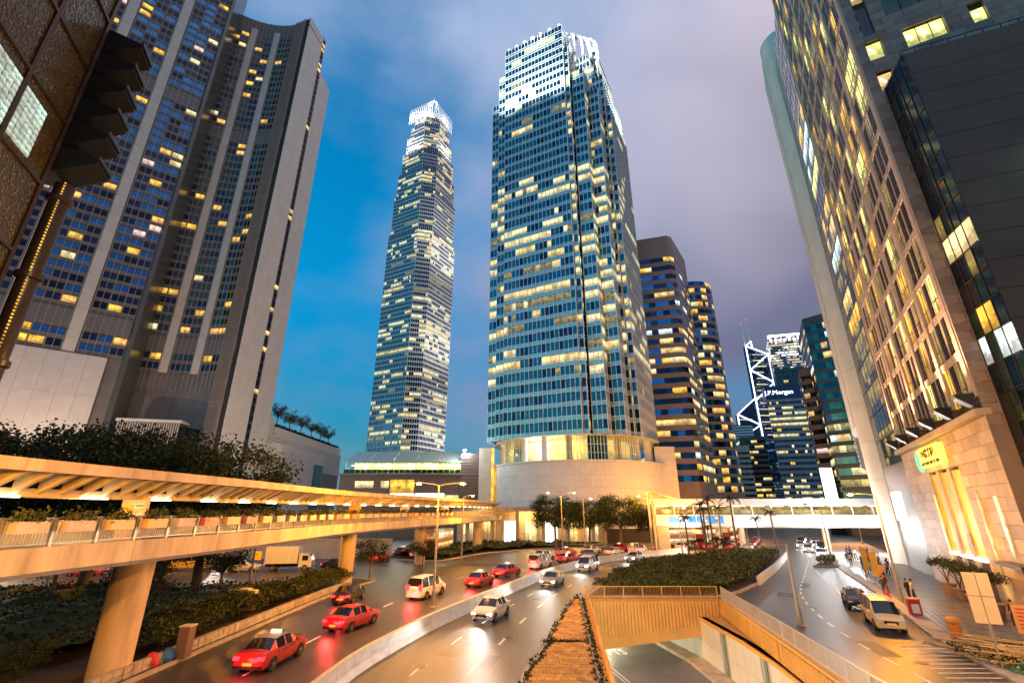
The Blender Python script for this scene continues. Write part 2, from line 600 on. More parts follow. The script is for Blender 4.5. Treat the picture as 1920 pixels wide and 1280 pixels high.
def resample(pts, step):
    out = [Vector(pts[0][:2])]
    acc = 0.0
    for i in range(len(pts) - 1):
        a, b = Vector(pts[i][:2]), Vector(pts[i + 1][:2])
        L = (b - a).length
        while acc + L >= step:
            t = (step - acc) / L
            a = a + (b - a) * t
            out.append(a.copy())
            L = (b - a).length
            acc = 0.0
        acc += L
    return out


def project(p):
    z = p[2] - CAM_H
    c, s_ = math.cos(PITCH), math.sin(PITCH)
    d = p[1] * c + z * s_
    if d < 0.5:
        return None
    return 960 + FPX * p[0] / d, 640 - FPX * (-p[1] * s_ + z * c) / d, d


def inside(p, poly):
    c = False
    n = len(poly)
    for i in range(n):
        a, b = poly[i], poly[(i + 1) % n]
        if (a[1] > p[1]) != (b[1] > p[1]) and p[0] < (b[0] - a[0]) * (p[1] - a[1]) / (b[1] - a[1]) + a[0]:
            c = not c
    return c


# unit pieces shared by all windows: x across, y depth, z up, centred
UNIT = {}


def unit(m, name='window_pane'):
    k = (m, name)
    if k not in UNIT:
        UNIT[k] = MB().box(-.5, .5, -.5, .5, -.5, .5).mesh(name, m)
    return UNIT[k]


class Panes:
    """collects alike pieces of one thing; the largest in view become parts, the rest one joined part"""

    def __init__(s, parent, name='window_pane', rest='far_window_panes', limit=280):
        s.p, s.name, s.rest, s.limit, s.items = parent, name, rest, limit, []

    def add(s, c, w, h, ang, m, depth=0.08):
        s.items.append((c, w, h, ang, m, depth))

    def done(s):
        org = Vector(WL[s.p])
        sc = []
        for it in s.items:
            q = project(it[0])
            if q is None or not (-20 < q[0] < 1940 and -20 < q[1] < 1300):
                sc.append(0.0)
            else:
                v = Vector((it[0][0], it[0][1])).normalized()
                nn = Vector((math.sin(it[3]), -math.cos(it[3])))
                f = abs(v.dot(nn))
                sc.append(it[1] * f * it[2] * (FPX / q[2]) ** 2)
        order = sorted(range(len(s.items)), key=lambda i: -sc[i])
        big = [i for i in order[:s.limit] if sc[i] > 14]
        bs = set(big)
        for i in big:
            c, w, h, a, m, dp = s.items[i]
            inst(s.name, unit(m, s.name), s.p, Matrix.Translation(Vector(c) - org) @ Matrix.Rotation(a, 4, 'Z') @ Matrix.Diagonal((w, dp, h, 1)))
        rest = [s.items[i] for i in range(len(s.items)) if i not in bs]
        if rest:
            ms = sorted({r[4] for r in rest})
            b = MB()
            for c, w, h, a, m, dp in rest:
                mx = Matrix.Translation(c) @ Matrix.Rotation(a, 4, 'Z')
                vs = [mx @ Vector(v) for v in ((-w / 2, -dp / 2, -h / 2), (w / 2, -dp / 2, -h / 2), (w / 2, -dp / 2, h / 2), (-w / 2, -dp / 2, h / 2))]
                b.add(vs, [(0, 1, 2, 3)], ms.index(m))
            stuff(b.build(s.rest, ms, s.p))


class Face:
    """a flat wall seen from outside: u from A (left) to B (right), n outwards"""

    def __init__(s, A, B):
        s.A, s.B = Vector(A), Vector(B)
        s.d = (s.B - s.A)
        s.L = s.d.length
        s.d.normalize()
        s.n = Vector((s.d.y, -s.d.x))
        s.ang = math.atan2(s.d.y, s.d.x)

    def pt(s, u, z, o=0.0):
        p = s.A + s.d * u + s.n * o
        return Vector((p.x, p.y, z))

    def mx(s, u, z, o=0.0):
        return Matrix.Translation(s.pt(u, z, o)) @ Matrix.Rotation(s.ang, 4, 'Z')

    def box(s, mb, u0, u1, z0, z1, o0, o1, mi=0):
        """o0..o1 measured outwards from the wall"""
        return mb.box(u0, u1, -o1, -o0, z0, z1, mi, Matrix.Translation((s.A.x, s.A.y, 0)) @ Matrix.Rotation(s.ang, 4, 'Z'))


def text_mesh(body, size, m, extrude=0.02, align='CENTER'):
    cu = bpy.data.curves.new('lettering', 'FONT')
    cu.body = body
    cu.size = size
    cu.extrude = extrude
    cu.align_x = align
    cu.align_y = 'CENTER'
    cu.resolution_u = 2
    o = bpy.data.objects.new('lettering', cu)
    COL.objects.link(o)
    dg = bpy.context.evaluated_depsgraph_get()
    me = bpy.data.meshes.new_from_object(o.evaluated_get(dg))
    bpy.data.objects.remove(o)
    me.materials.clear()
    me.materials.append(MAT[m])
    return me


def wall_text(parent, name, body, size, m, face, u, z, o, mirror=False):
    me = text_mesh(body, size, m)
    mx = Matrix.Translation(face.pt(u, z, o) - Vector(WL[parent])) @ Matrix.Rotation(face.ang, 4, 'Z') @ Matrix.Rotation(PI / 2, 4, 'X')
    return inst(name, me, parent, mx)


def runs(n, p_on, lo=1, hi=5):
    """a row of n windows as runs of lit and unlit"""
    out = []
    while len(out) < n:
        k = rnd.randint(lo, hi)
        out += [rnd.random() < p_on] * k
    return out[:n]

# ------------------------------------------------------------------ ground, roads, underpass
HOLE = [(4.0, 6), (4.0, 20), (4.3, 24), (6.9, 49.2), (19.8, 49.2), (15.7, 24), (15.4, 6)]


def sheet_with_hole(name, outer, z, m):
    a = [Vector((p[0], p[1], 0)) for p in outer]
    b = [Vector((p[0], p[1], 0)) for p in HOLE[::-1]]
    pts = a + b
    mb = MB()
    fs = []
    for t in tessellate_polygon([a, b]):
        i, j, k = t
        cr = (pts[j].x - pts[i].x) * (pts[k].y - pts[i].y) - (pts[k].x - pts[i].x) * (pts[j].y - pts[i].y)
        fs.append((i, j, k) if cr > 0 else (i, k, j))
    mb.add([(p.x, p.y, z) for p in pts], fs)
    return struct(mb.build(name, m))


sheet_with_hole('ground', [(-3000, -500), (3000, -500), (3000, 5000), (-3000, 5000)], -0.03, 'ground')
sheet_with_hole('road', [(-140, -20), (170, -20), (170, 240), (-140, 240)], 0.0, 'asphalt')

BAR = smooth_line([(-8.9, 16), (-8.4, 27), (-7.1, 33.3), (-5.9, 37.6), (-2.2, 48), (3.2, 62), (5.2, 66.5), (12.5, 79), (22.7, 90.5), (36, 101)])
KR = smooth_line([(0.1, 16), (0.5, 27), (1.9, 32.4), (3.7, 41.1), (6.6, 51.5), (11.1, 63.1), (17.8, 76.0), (28, 86), (39, 95)])
KL = smooth_line([(-19.0, 16), (-18.6, 27), (-18.3, 37.7), (-17.6, 53.4), (-15.7, 63), (-12.6, 77), (-6, 93), (4.5, 105), (20, 116)])


def dashes(pts, z, w, dash, gap, mb, y0=-99, y1=999):
    rs = resample(pts, 0.5)
    n = int((dash + gap) / 0.5)
    k = int(dash / 0.5)
    for i in range(0, len(rs) - k, n):
        seg = rs[i:i + k + 1]
        if not (y0 < seg[0].y < y1):
            continue
        mb.sheet(offset(seg, w / 2), offset(seg, -w / 2), z)


def lerp_line(a, b, t):
    A = resample(a, 0.5)
    B = resample(b, 0.5)
    out = []
    n = 80
    for i in range(n + 1):
        p = A[min(int(i / n * (len(A) - 1)), len(A) - 1)]
        q = B[min(int(i / n * (len(B) - 1)), len(B) - 1)]
        out.append(p.lerp(q, t))
    return out


mb = MB()
for t in (0.34, 0.67):
    dashes(lerp_line(BAR, KR, t), 0.008, 0.16, 2.0, 4.0, mb)
dashes(lerp_line(KL, offset(BAR, 0.7), 0.5), 0.008, 0.16, 2.0, 4.0, mb)
RR = smooth_line([(22.2, 16), (23.8, 24), (25.2, 28), (26.8, 32), (28.5, 36.2), (32.2, 43), (36.0, 50.3), (41.2, 61), (45.6, 70), (52, 82), (62, 100), (80, 130), (100, 164)])
RL = smooth_line([(16.4, 16), (16.6, 24), (18.4, 36.2), (20.6, 47), (24.0, 53.0), (29.4, 59.4), (37, 71), (44.5, 82.6), (51, 92.6), (61, 110), (75, 134)])
dashes(smooth_line([(18.8, 18), (20.4, 26), (23.2, 38), (28.9, 51.8), (38, 66.5), (49.7, 85), (60, 103), (76, 130)]), 0.008, 0.16, 1.5, 1.5, mb)
for t in (3.4,):
    dashes(offset(RR, t), 0.008, 0.13, 30, 0.5, mb, 24, 62)
for i in range(14):                       # angled bay lines by the right kerb
    y = 24.2 + i * 0.75
    x = 23.7 + (y - 24) * 0.37
    mb.sheet([(x - 3.2, y - 0.3), (x - 3.2, y - 0.18)], [(x - 0.25, y - 0.3), (x - 0.25, y - 0.18)], 0.008)
struct(mb.build('lane_markings', 'paint_white'))
mb = MB()
dashes(offset(RR, 0.35), 0.008, 0.11, 60, 0.5, mb, 20, 60)
dashes(offset(RR, 0.60), 0.008, 0.11, 60, 0.5, mb, 20, 60)
struct(mb.build('kerbside_yellow_lines', 'paint_yellow'))


mb = MB()
for (x, y, w, l, a) in ((-3.4, 33, 1.1, 3.4, .25), (-13.2, 41, .9, 5.0, .05), (-1.2, 30.5, .7, 2.2, .2), (-10.2, 66, 1.6, 4, .35), (22.4, 33, 1.2, 3.6, .2), (27.4, 52, 1.4, 3.0, .5), (33, 58, 1.0, 4.2, .55), (3.2, 51, 1.0, 4.5, .4), (-15.9, 33.5, .6, 6, 0)):
    mx = Matrix.Translation((x, y, 0)) @ Matrix.Rotation(-a, 4, 'Z')
    mb.add([mx @ Vector(v) for v in ((-w / 2, -l / 2, .004), (w / 2, -l / 2, .004), (w / 2, l / 2, .004), (-w / 2, l / 2, .004))], [(0, 1, 2, 3)])
struct(mb.build('asphalt_repairs', 'asphalt_patch'))
for (x, y, lab) in ((-5.0, 29.6, 'round iron manhole cover in the middle carriageway near the barrier'), (-.2, 35.6, 'round iron manhole cover beside the brick island'), (-14.6, 36.4, 'round iron manhole cover in the left carriageway'), (22.8, 30.2, 'round iron manhole cover in the right road near the railing'), (26.2, 45.5, 'round iron manhole cover in the right road before the black car')):
    t = thing('manhole_cover', lab, 'manhole cover', (x, y, 0), group='manhole covers')
    MB().lathe((x, y, 0.0), [(.40, 0), (.40, .008), (.36, .010)], 24).build('frame', 'steel_grey', t)
    MB().lathe((x, y, 0.008), [(.34, 0), (.34, .010), (.30, .012)], 24).build('cover', 'dark_metal', t)


def island(name, poly, h, top, kw=0.25, kmat='kerb'):
    o = struct(MB().prism(poly, -0.3, h - 0.02).build(name, top))
    k = MB()
    n = len(poly)
    for i in range(n):
        a, b = Vector(poly[i]), Vector(poly[(i + 1) % n])
        L = (b - a).length
        m = max(1, int(L / 1.0))
        for j in range(m):
            p = a.lerp(b, (j + 0.008) / m)
            q = a.lerp(b, (j + 0.992) / m)
            k.beam((p.x, p.y, h / 2 - 0.1), (q.x, q.y, h / 2 - 0.1), kw, h + 0.2)
    k.build('kerb_stones', kmat, o)
    return o


# --- underpass
ur = struct(MB().prism([(-6, 4), (24, 4), (24, 80), (-10, 80)], -5.5, -5.0).build('underpass_road', 'asphalt_pale'))
WY = [6, 24, 35, 41, 49.2]
WX = [15.3, 15.5, 17.2, 17.6, 17.5]
BX = [15.4, 15.7, 17.5, 18.45, 19.8]
wallline = [(WX[i], WY[i]) for i in range(5)] + [(13.6, 70), (12.6, 78)]
tw = thing('underpass_wall', 'pale tiled wall along the sunken road, with dark joint columns', 'wall', (16.5, 40, -5))
mbk = MB()
for i in range(len(wallline) - 1):
    a, b = wallline[i], wallline[i + 1]
    zt = -1.4 if i < 4 else -2.8
    F = Face(b, a)
    F.box(mbk, 0, F.L, -5, zt, -0.6, -0.09)
    npn = max(1, int(F.L / 1.25))
    w = F.L / npn
    for j in range(npn):
        m = 'tunnel_dark' if (j == npn // 2 and i in (2, 3, 4)) else 'tunnel_tile'
        ww = 0.45 if m == 'tunnel_dark' else w - 0.02
        for (z0, z1) in ((-4.72, -3.3), (-3.28, zt - 0.05)):
            inst('wall_panel', unit(m, 'wall_panel'), tw, Matrix.Translation(F.pt((j + .5) * w, (z0 + z1) / 2, -0.05) - Vector(WL[tw])) @ Matrix.Rotation(F.ang, 4, 'Z') @ Matrix.Diagonal((ww, 0.08, z1 - z0, 1)))
mbk.build('backing', 'concrete', tw)
mb = MB()
wl_in = offset([Vector(p) for p in wallline], 1.5)
for i in range(len(wallline) - 1):
    a, b, c, d = wallline[i], wallline[i + 1], wl_in[i + 1], wl_in[i]
    mb.prism([a, b, c, d], -5.0, -4.72)
mb.build('wall_foot_walk', 'concrete_cream', tw)
mb = MB()
lw = [(4.0, 6), (4.0, 20), (4.3, 24), (6.9, 49.2), (2.5, 78)]
for i in range(4):
    F = Face(lw[i], lw[i + 1])
    F.box(mb, 0, F.L, -5, -0.2 if i < 3 else -2.9, -0.5, 0.0)
o = mb.build('underpass_side_wall', 'concrete', loc=(4, 24, -5))
tag(o, 'plain concrete side wall of the sunken road below the brick island', 'wall')
struct(MB().box(-8, 26, 78, 79, -5, 0).build('underpass_end', 'concrete'))
mb = MB()
dashes([Vector((17.4 - 0.19 * (y - 20) * 1.0 - 3.4, y)) for y in range(12, 76, 2)], -4.992, 0.14, 60, 0.5, mb)
dashes([Vector((17.4 - 0.19 * (y - 20) * 1.0 - 3.75, y)) for y in range(12, 76, 2)], -4.992, 0.10, 60, 0.5, mb)
struct(mb.build('underpass_lane_lines', 'paint_white'))
for body, y in (('TOP', 56.0), ('OFTS', 52.2)):
    me = text_mesh(body, 1.3, 'paint_white', 0.002)
    o = inst('road_lettering', me, None, Matrix.Translation((9.8 if body == 'TOP' else 9.6, y, -4.99)) @ Matrix.Rotation(0.18, 4, 'Z') @ Matrix.Diagonal((1.0, 2.0, 1, 1)))
    struct(o)

# portal: ribbed deep beam at the far end, and ribbed beam along the right edge
pb = thing('underpass_portal', 'ochre ribbed portal beam spanning the mouth of the sunken road', 'portal', (13, 49.2, -5))
F = Face((6.9, 49.2), (19.8, 49.2))
mb = MB()
mb.add([(6.9, 49.2, -0.12), (19.8, 49.2, -0.12), (19.8, 49.2, -2.7), (6.9, 49.2, -4.2), (6.9, 50.2, -0.12), (19.8, 50.2, -0.12), (19.8, 50.2, -2.7), (6.9, 50.2, -4.2)],
       [(0, 3, 2, 1), (4, 5, 6, 7), (0, 1, 5, 4), (3, 7, 6, 2), (0, 4, 7, 3), (1, 2, 6, 5)])
mb.build('beam', 'portal_paint', pb)
for i in range(40):
    u = 0.2 + i * 0.32
    zb = -4.2 + 1.5 * u / 12.9 + 0.9
    inst('rib', unit('portal_paint', 'rib'), pb, Matrix.Translation(Vector((6.9 + u, 49.15, (-0.15 + zb) / 2)) - Vector(WL[pb])) @ Matrix.Diagonal((0.21, 0.13, -0.15 - zb, 1)))
rb = thing('underpass_side_beam', 'ochre ribbed parapet beam sloping along the right edge of the sunken road', 'beam', (17, 36, -5))
mb, le = MB(), MB()
for i in range(4):
    a, b = (BX[i + 1], WY[i + 1]), (BX[i], WY[i])
    F = Face(a, b)
    F.box(mb, 0, F.L, -1.4, -0.12, -0.7, 0.0)
    le.prism([(WX[i] - 0.06, WY[i]), (BX[i], WY[i]), (BX[i + 1], WY[i + 1]), (WX[i + 1] - 0.06, WY[i + 1])], -1.65, -1.4)
    for j in range(int(F.L / 0.32)):
        inst('rib', unit('portal_paint', 'rib'), rb, Matrix.Translation(F.pt(0.2 + j * 0.32, -0.74, 0.05) - Vector(WL[rb])) @ Matrix.Rotation(F.ang, 4, 'Z') @ Matrix.Diagonal((0.21, 0.12, 1.18, 1)))
mb.build('beam', 'portal_paint', rb)
le.build('ledge', 'portal_paint', rb)
struct(MB().prism([(2.5, 49.6), (19.6, 49.6), (16, 79), (0, 79)], -2.6, -0.35).build('underpass_roof', 'concrete'))


def railing(name, label, pts, z, h, m, bay=2.0, bar=0.13, cat='railing', group=None, curb=None, br=0.012, rail=0.06):
    P = [Vector(p) for p in pts]
    rs = resample([p for p in pts], bay)
    if (rs[-1] - Vector(pts[-1][:2])).length > 0.5:
        rs.append(Vector(pts[-1][:2]))
    th = thing(name, label, cat, (rs[len(rs) // 2].x, rs[len(rs) // 2].y, z), group=group)
    tr, brl, bars, cb = MB(), MB(), MB(), MB()
    for i, p in enumerate(rs):
        me = UNIT.setdefault(('post', m, h), MB().box(-.035, .035, -.035, .035, -0.05, h).mesh('post', m))
        inst('post', me, th, Matrix.Translation(Vector((p.x, p.y, z)) - Vector(WL[th])))
        if i + 1 < len(rs):
            q = rs[i + 1]
            tr.beam((p.x, p.y, z + h), (q.x, q.y, z + h), rail, rail)
            brl.beam((p.x, p.y, z + 0.12), (q.x, q.y, z + 0.12), 0.04, 0.05)
            k = max(2, int((q - p).length / bar))
            for j in range(1, k):
                c = p.lerp(q, j / k)
                bars.tube((c.x, c.y, z + 0.12), (c.x, c.y, z + h - 0.02), br, n=4, cap=False)
            if curb:
                cb.beam((p.x, p.y, z - curb / 2), (q.x, q.y, z - curb / 2), 0.5, curb)
    tr.build('top_rail', m, th)
    brl.build('bottom_rail', m, th)
    stuff(bars.build('balusters', m, th))
    if curb:
        cb.build('curb', 'portal_paint', th)
    return th


railing('railing', 'yellow painted bar railing on top of the ribbed portal, before the shrubs', [(7.0, 49.5), (19.6, 49.5)], 0.04, 1.05, 'portal_paint', 1.83, curb=0.16)
railing('railing', 'yellow bar railing along the brick island beside the sunken road', [(4.15, 16), (4.45, 24), (7.0, 49.2)], 0.04, 1.05, 'portal_paint', 2.0, curb=0.16)
railing('railing', 'mesh railing running down the right edge of the sunken road', [(19.9, 49.3), (17.7, 35), (15.9, 24), (15.6, 16)], 0.04, 1.05, 'alu_warm', 2.1, bar=0.10, curb=0.16)

# --- brick island
BI = [(p.x, p.y) for p in KR if p.y < 52] + [(6.55, 49.4), (4.05, 24), (3.7, 16)]
bi = island('brick_island', BI, 0.15, 'soil', 0.2)
bp = Panes(bi, 'brick', 'far_bricks', 290)
y = 16.2
r_ = 0
while y < 51:
    x = -0.6 + (0.2 if r_ % 2 else 0)
    while x < 7:
        if all(inside((x + a, y + b), BI) for a in (-.24, .24) for b in (-.28, .28)) and not (33.6 < y < 34.1):
            bp.items.append(((x + rnd.uniform(-.012, .012), y, 0.15 + rnd.uniform(-.008, .012)), 0.38, 0.46, rnd.uniform(-.03, .03), 'brick', 0.0))
        x += 0.40
    y += 0.49
    r_ += 1
bu = {}
bp.items.sort(key=lambda it: it[0][1] if it[0][1] > 25.5 else 900 - it[0][1])
jb = MB()
for i, it in enumerate(bp.items):
    mx = Matrix.Translation(it[0]) @ Matrix.Rotation(it[3], 4, 'Z')
    if i < 290:
        inst('brick', unit('brick', 'brick'), bi, mx @ Matrix.Diagonal((it[1], it[2], 0.07, 1)))
    else:
        jb.box(-it[1] / 2, it[1] / 2, -it[2] / 2, it[2] / 2, -.035, .035, 0, mx)
stuff(jb.build('far_bricks', 'brick', bi))

# --- concrete barrier between the carriageways
cb = thing('concrete_barrier', 'long white concrete barrier curving between the two carriageways', 'barrier', (-2.5, 48, 0))
bl = resample(BAR, 2.0)
prof = [(-0.30, 0.0), (-0.27, 0.10), (-0.14, 0.36), (-0.10, 0.92), (0.10, 0.92), (0.14, 0.36), (0.27, 0.10), (0.30, 0.0)]
me = None
vs = [(x, a, z) for x in (-0.985, 0.985) for (a, z) in prof]
sm = MB().add(vs, [(i, i + 1, 9 + i, 8 + i) for i in range(7)] + [tuple(range(7, -1, -1)), tuple(range(8, 16))]).mesh('barrier_segment', 'barrier')
cp = MB().box(-0.985, 0.985, -0.13, 0.13, 0.92, 0.97).mesh('coping', 'sign_tan')
for i in range(len(bl) - 1):
    a, b = bl[i], bl[i + 1]
    mx = Matrix.Translation(Vector(((a.x + b.x) / 2, (a.y + b.y) / 2, 0)) - Vector(WL[cb])) @ Matrix.Rotation(math.atan2(b.y - a.y, b.x - a.x), 4, 'Z') @ Matrix.Diagonal(((b - a).length / 2.0, 1, 1, 1))
    s_ = inst('barrier_segment', sm, cb, mx)
    inst('coping', cp, s_, Matrix.Identity(4))

# --- right pavement with stone pavers
RP = [(p.x, p.y) for p in RR if p.y < 125] + [(92, 132), (36.5, 33), (33, 16)]
pv = island('pavement', RP, 0.14, 'kerb', 0.3)
A0, dP = Vector((36.0, 34.6)), Vector((.49, .872))
nP = Vector((-.872, .49))
tl = []
for i in range(-18, 62):
    for j in range(0, 44):
        c = A0 + dP * (i * 0.84 + (0.42 if j % 2 else 0)) + nP * (0.4 + j * 0.44)
        if all(inside((c.x + a, c.y + b), RP) for a in (-.7, .7) for b in (-.7, .7)):
            q = project((c.x, c.y, 0.14))
            vis = q is not None and 0 < q[0] < 1920 and 0 < q[1] < 1280
            tl.append((0 if vis else 1, c.length, c))
tl.sort(key=lambda t: t[:2])
jb = MB()
for i, (a, b, c) in enumerate(tl):
    mx = Matrix.Translation((c.x, c.y, 0.135 + rnd.uniform(-.006, .006))) @ Matrix.Rotation(math.atan2(dP.y, dP.x), 4, 'Z')
    if i < 290:
        inst('paving_stone', unit('paver', 'paving_stone'), pv, mx @ Matrix.Diagonal((0.79, 0.40, 0.05, 1)))
    else:
        jb.box(-.395, .395, -.20, .20, -.025, .025, 0, mx)
stuff(jb.build('far_paving_stones', 'paver', pv))

# --- planted beds
PI_POLY = [(7.3, 50.4), (19.9, 50.2), (23.4, 53.2), (28.7, 59.6), (36.2, 71.2), (43.7, 82.8), (49.6, 92.0), (41.5, 95.0), (30, 85.5), (19.2, 75.8), (12.6, 63.6)]
island('planted_island', PI_POLY, 0.2, 'soil')
GB = [(p.x - 0.2, p.y) for p in KL if p.y < 62] + [(-20.5, 63.5), (-26, 57.5), (-34, 54), (-75, 52), (-75, 10), (-22, 10), (-19.3, 14)]
island('garden_bed', GB, 0.16, 'soil')
island('verge_bed', [(-22, 88), (-15, 84), (-11.8, 84), (-5.6, 98), (4, 108), (22, 117), (22, 121), (-24, 121)], 0.14, 'soil')
island('kerb_island', [(44.8, 75.5), (48.6, 75.4), (54.5, 84.5), (52.6, 85.2)], 0.25, 'soil')
# white faced wall along the island's right edge
iw = thing('island_wall', 'low pale wall edging the shrub island along the right road', 'wall', (39, 73, 0))
pts = resample([(27.9, 58.2), (36.6, 70.8), (44.1, 82.4), (50, 91.6)], 2.0)
for i in range(len(pts) - 1):
    MB().beam((pts[i].x, pts[i].y, .45), (pts[i].lerp(pts[i + 1], .985).x, pts[i].lerp(pts[i + 1], .985).y, .45), 0.3, 0.9).build('wall_segment', 'barrier', iw)
# rough stone wall by the left kerb
sw = thing('stone_wall', 'low rough stone retaining wall in front of the roadside hedge', 'wall', (-18.6, 40, 0))
wl_ = resample([p for p in offset(KL, 0.75) if 24 < p.y < 58], 0.62)
unitstone = MB().box(-.29, .29, -.16, .16, -.5, .5).mesh('wall_stone', 'kerb')
for i in range(len(wl_) - 1):
    a, b = wl_[i], wl_[i + 1]
    for k in range(2):
        inst('wall_stone', unitstone, sw, Matrix.Translation(Vector(((a.x + b.x) / 2, (a.y + b.y) / 2, 0.2 + k * 0.30)) - Vector(WL[sw])) @ Matrix.Rotation(math.atan2(b.y - a.y, b.x - a.x) + rnd.uniform(-.06, .06), 4, 'Z') @ Matrix.Diagonal((rnd.uniform(.9, 1.0), rnd.uniform(.85, 1.1), rnd.uniform(.26, .29), 1)))
# retaining wall beyond the side road
rw = thing('retaining_wall', 'plain grey retaining wall with panel joints behind the side road traffic', 'wall', (-45, 88, 0))
for i in range(14):
    MB().box(-80 + i * 4.2, -80 + i * 4.2 + 4.17, 88, 88.6, 0, 3.0).build('wall_panel', 'concrete', rw)
MB().box(-80, -21.2, 87.9, 88.7, 3.0, 3.2).build('coping', 'concrete_cream', rw)

# ------------------------------------------------------------------ buildings
LITS = ['lit_pale', 'lit_pale', 'lit_warm', 'lit_pale', 'lit_warm', 'lit_dim']


def faces_camera(F):
    m = F.pt(F.L / 2, 0)
    return F.n.x * m.x + F.n.y * m.y < 0


def tower(name, label, cat, poly, z0, z1, fh, vis, colw, wall, glass, p_on, lits, limit=0, mull=None, mw=0.12, group=None, top=0.0, band_out=0.12, dim_rows=0.12):
    """an office tower: spandrel bands round the plan, panes between, optional mullions. poly anticlockwise."""
    cx = sum(p[0] for p in poly) / len(poly)
    cy = sum(p[1] for p in poly) / len(poly)
    th = thing(name, label, cat, (cx, cy, 0), group=group)
    P = Panes(th, 'window_pane', 'far_window_panes', limit)
    core, bands, mul = MB(), MB(), MB()
    inner = [(cx + (p[0] - cx) * 0.985, cy + (p[1] - cy) * 0.985) for p in poly]
    core.prism(inner, 0, z1 - 0.2)
    nf = int((z1 - top - z0) / fh)
    n = len(poly)
    bands.prism(poly, 0, z0)
    for k in range(nf + 1):
        zb = z0 + k * fh
        bands.prism(poly, zb + (0.004 if k == 0 else 0), (zb + fh * (1 - vis)) if k < nf else z1)
    for i in range(n):
        F = Face(poly[i], poly[(i + 1) % n])
        if not faces_camera(F) or F.L < 0.6:
            continue
        nc = max(1, int(round(F.L / colw)))
        w = F.L / nc
        for k in range(nf):
            zc = z0 + k * fh + fh * (1 - vis / 2)
            po = p_on * rnd.choice((0.3, 0.7, 1.0, 1.4, 1.8))
            if rnd.random() < dim_rows:
                po = 0.02
            on = runs(nc, po, 1, 3)
            tone = rnd.choice(lits)
            for j in range(nc):
                m = (tone if rnd.random() < 0.8 else rnd.choice(lits)) if on[j] else rnd.choice(glass)
                P.add(F.pt((j + .5) * w, zc, -band_out), w - 0.06, fh * vis, F.ang, m)
        if mull:
            for j in range(nc + 1):
                F.box(mul, j * w - mw / 2, j * w + mw / 2, z0, z1 - top, 0.0, 0.10)
    core.build('core', 'glass_black', th)
    bands.build('spandrel_bands', wall, th)
    if mull:
        stuff(mul.build('mullions', mull, th))
    P.done()
    return th


# --- the near tower with the stepped crown
C1 = Vector((31, 130))
L1, R1 = Vector((-.884, .469)), Vector((.469, .884))


def uv(u, v, C=C1):
    if C is C1:                                     # the near tower is a little broader than its 45 m module
        u, v = (u - 22.5) * 1.13 + 22.5, (v - 22.5) * 1.13 + 22.5
    p = C + L1 * u + R1 * v
    return (p.x, p.y)


it = thing('office_tower', 'tall glass tower with white gridded facade, notched corners and floodlit stepped crown', 'skyscraper', (21.7, 160.4, 0))
BX1 = [(12, 35, 0, 45, 194), (10.5, 38, .8, 44, 182), (6, 41.5, 2.4, 43, 168), (0, 45, 12, 34, 158), (1.5, 43.5, 11, 36, 172), (3.5, 41.5, 12.6, 33, 190), (2.4, 42.6, 6, 40, 160)]
ZB, FH = 28.5, 4.15
P = Panes(it, 'window_pane', 'far_window_panes', 300)
core, sp, mu, hz_ = MB(), MB(), MB(), MB()
for bi_, (u0, u1, v0, v1, zt) in enumerate(BX1):
    q = 0.22
    core.prism([uv(u0 + q, v0 + q), uv(u1 - q, v0 + q), uv(u1 - q, v1 - q), uv(u0 + q, v1 - q)], ZB, zt - 0.3)
    for fam, F in (('l', Face(uv(u1, v0), uv(u0, v0))), ('r', Face(uv(u0, v0), uv(u0, v1)))):
        nc = int(round(F.L / 1.5))
        w = F.L / nc
        nf = int((zt - ZB) / FH + .5)
        for k in range(nf):
            z = ZB + k * FH
            zz = z / 194.0
            base = 0.46 if 0.2 < zz < 0.62 else (0.15 if zz < 0.85 else 0.2)
            if 28 < z < 44:
                base = 0.03
            po = base * rnd.choice((0.1, 0.5, 1.0, 1.5, 2.0))
            on = runs(nc, po, 1, 5)
            tone = rnd.choice(LITS)
            row0 = None
            for j in range(nc):
                uu = (j + .5) * w
                c = F.pt(uu, z, 0.15)
                d = Vector((c.x, c.y)) - C1
                pu, pv_ = (d.dot(L1) - 22.5) / 1.13 + 22.5, (d.dot(R1) - 22.5) / 1.13 + 22.5
                hid = any(bj != bi_ and b[0] < pu < b[1] and b[2] < pv_ < b[3] and z < b[4] - 1 for bj, b in enumerate(BX1))
                if hid:
                    row0 = None
                    continue
                m = (tone if rnd.random() < .85 else rnd.choice(LITS)) if on[j] else rnd.choice(('glass_teal', 'glass_teal', 'glass_teal', 'glass_deep'))
                P.add(F.pt(uu, z + 2.62, -0.05), w - 0.1, 2.55, F.ang, m)
                F.box(sp, j * w + .04, (j + 1) * w - .04, z + 0.12, z + 1.22, -0.1, -0.03)
                F.box(mu, j * w - .075, j * w + .075, z, z + FH, -0.1, 0.16)
                F.box(hz_, j * w, (j + 1) * w, z - .05, z + .06, -0.1, 0.09)
                F.box(hz_, j * w, (j + 1) * w, z + 1.22, z + 1.31, -0.1, 0.09)
core.build('core', 'glass_deep', it)
stuff(sp.build('spandrel_panels', 'spandrel_teal', it))
stuff(mu.build('mullions', 'alu', it))
stuff(hz_.build('transoms', 'alu', it))
P.done()
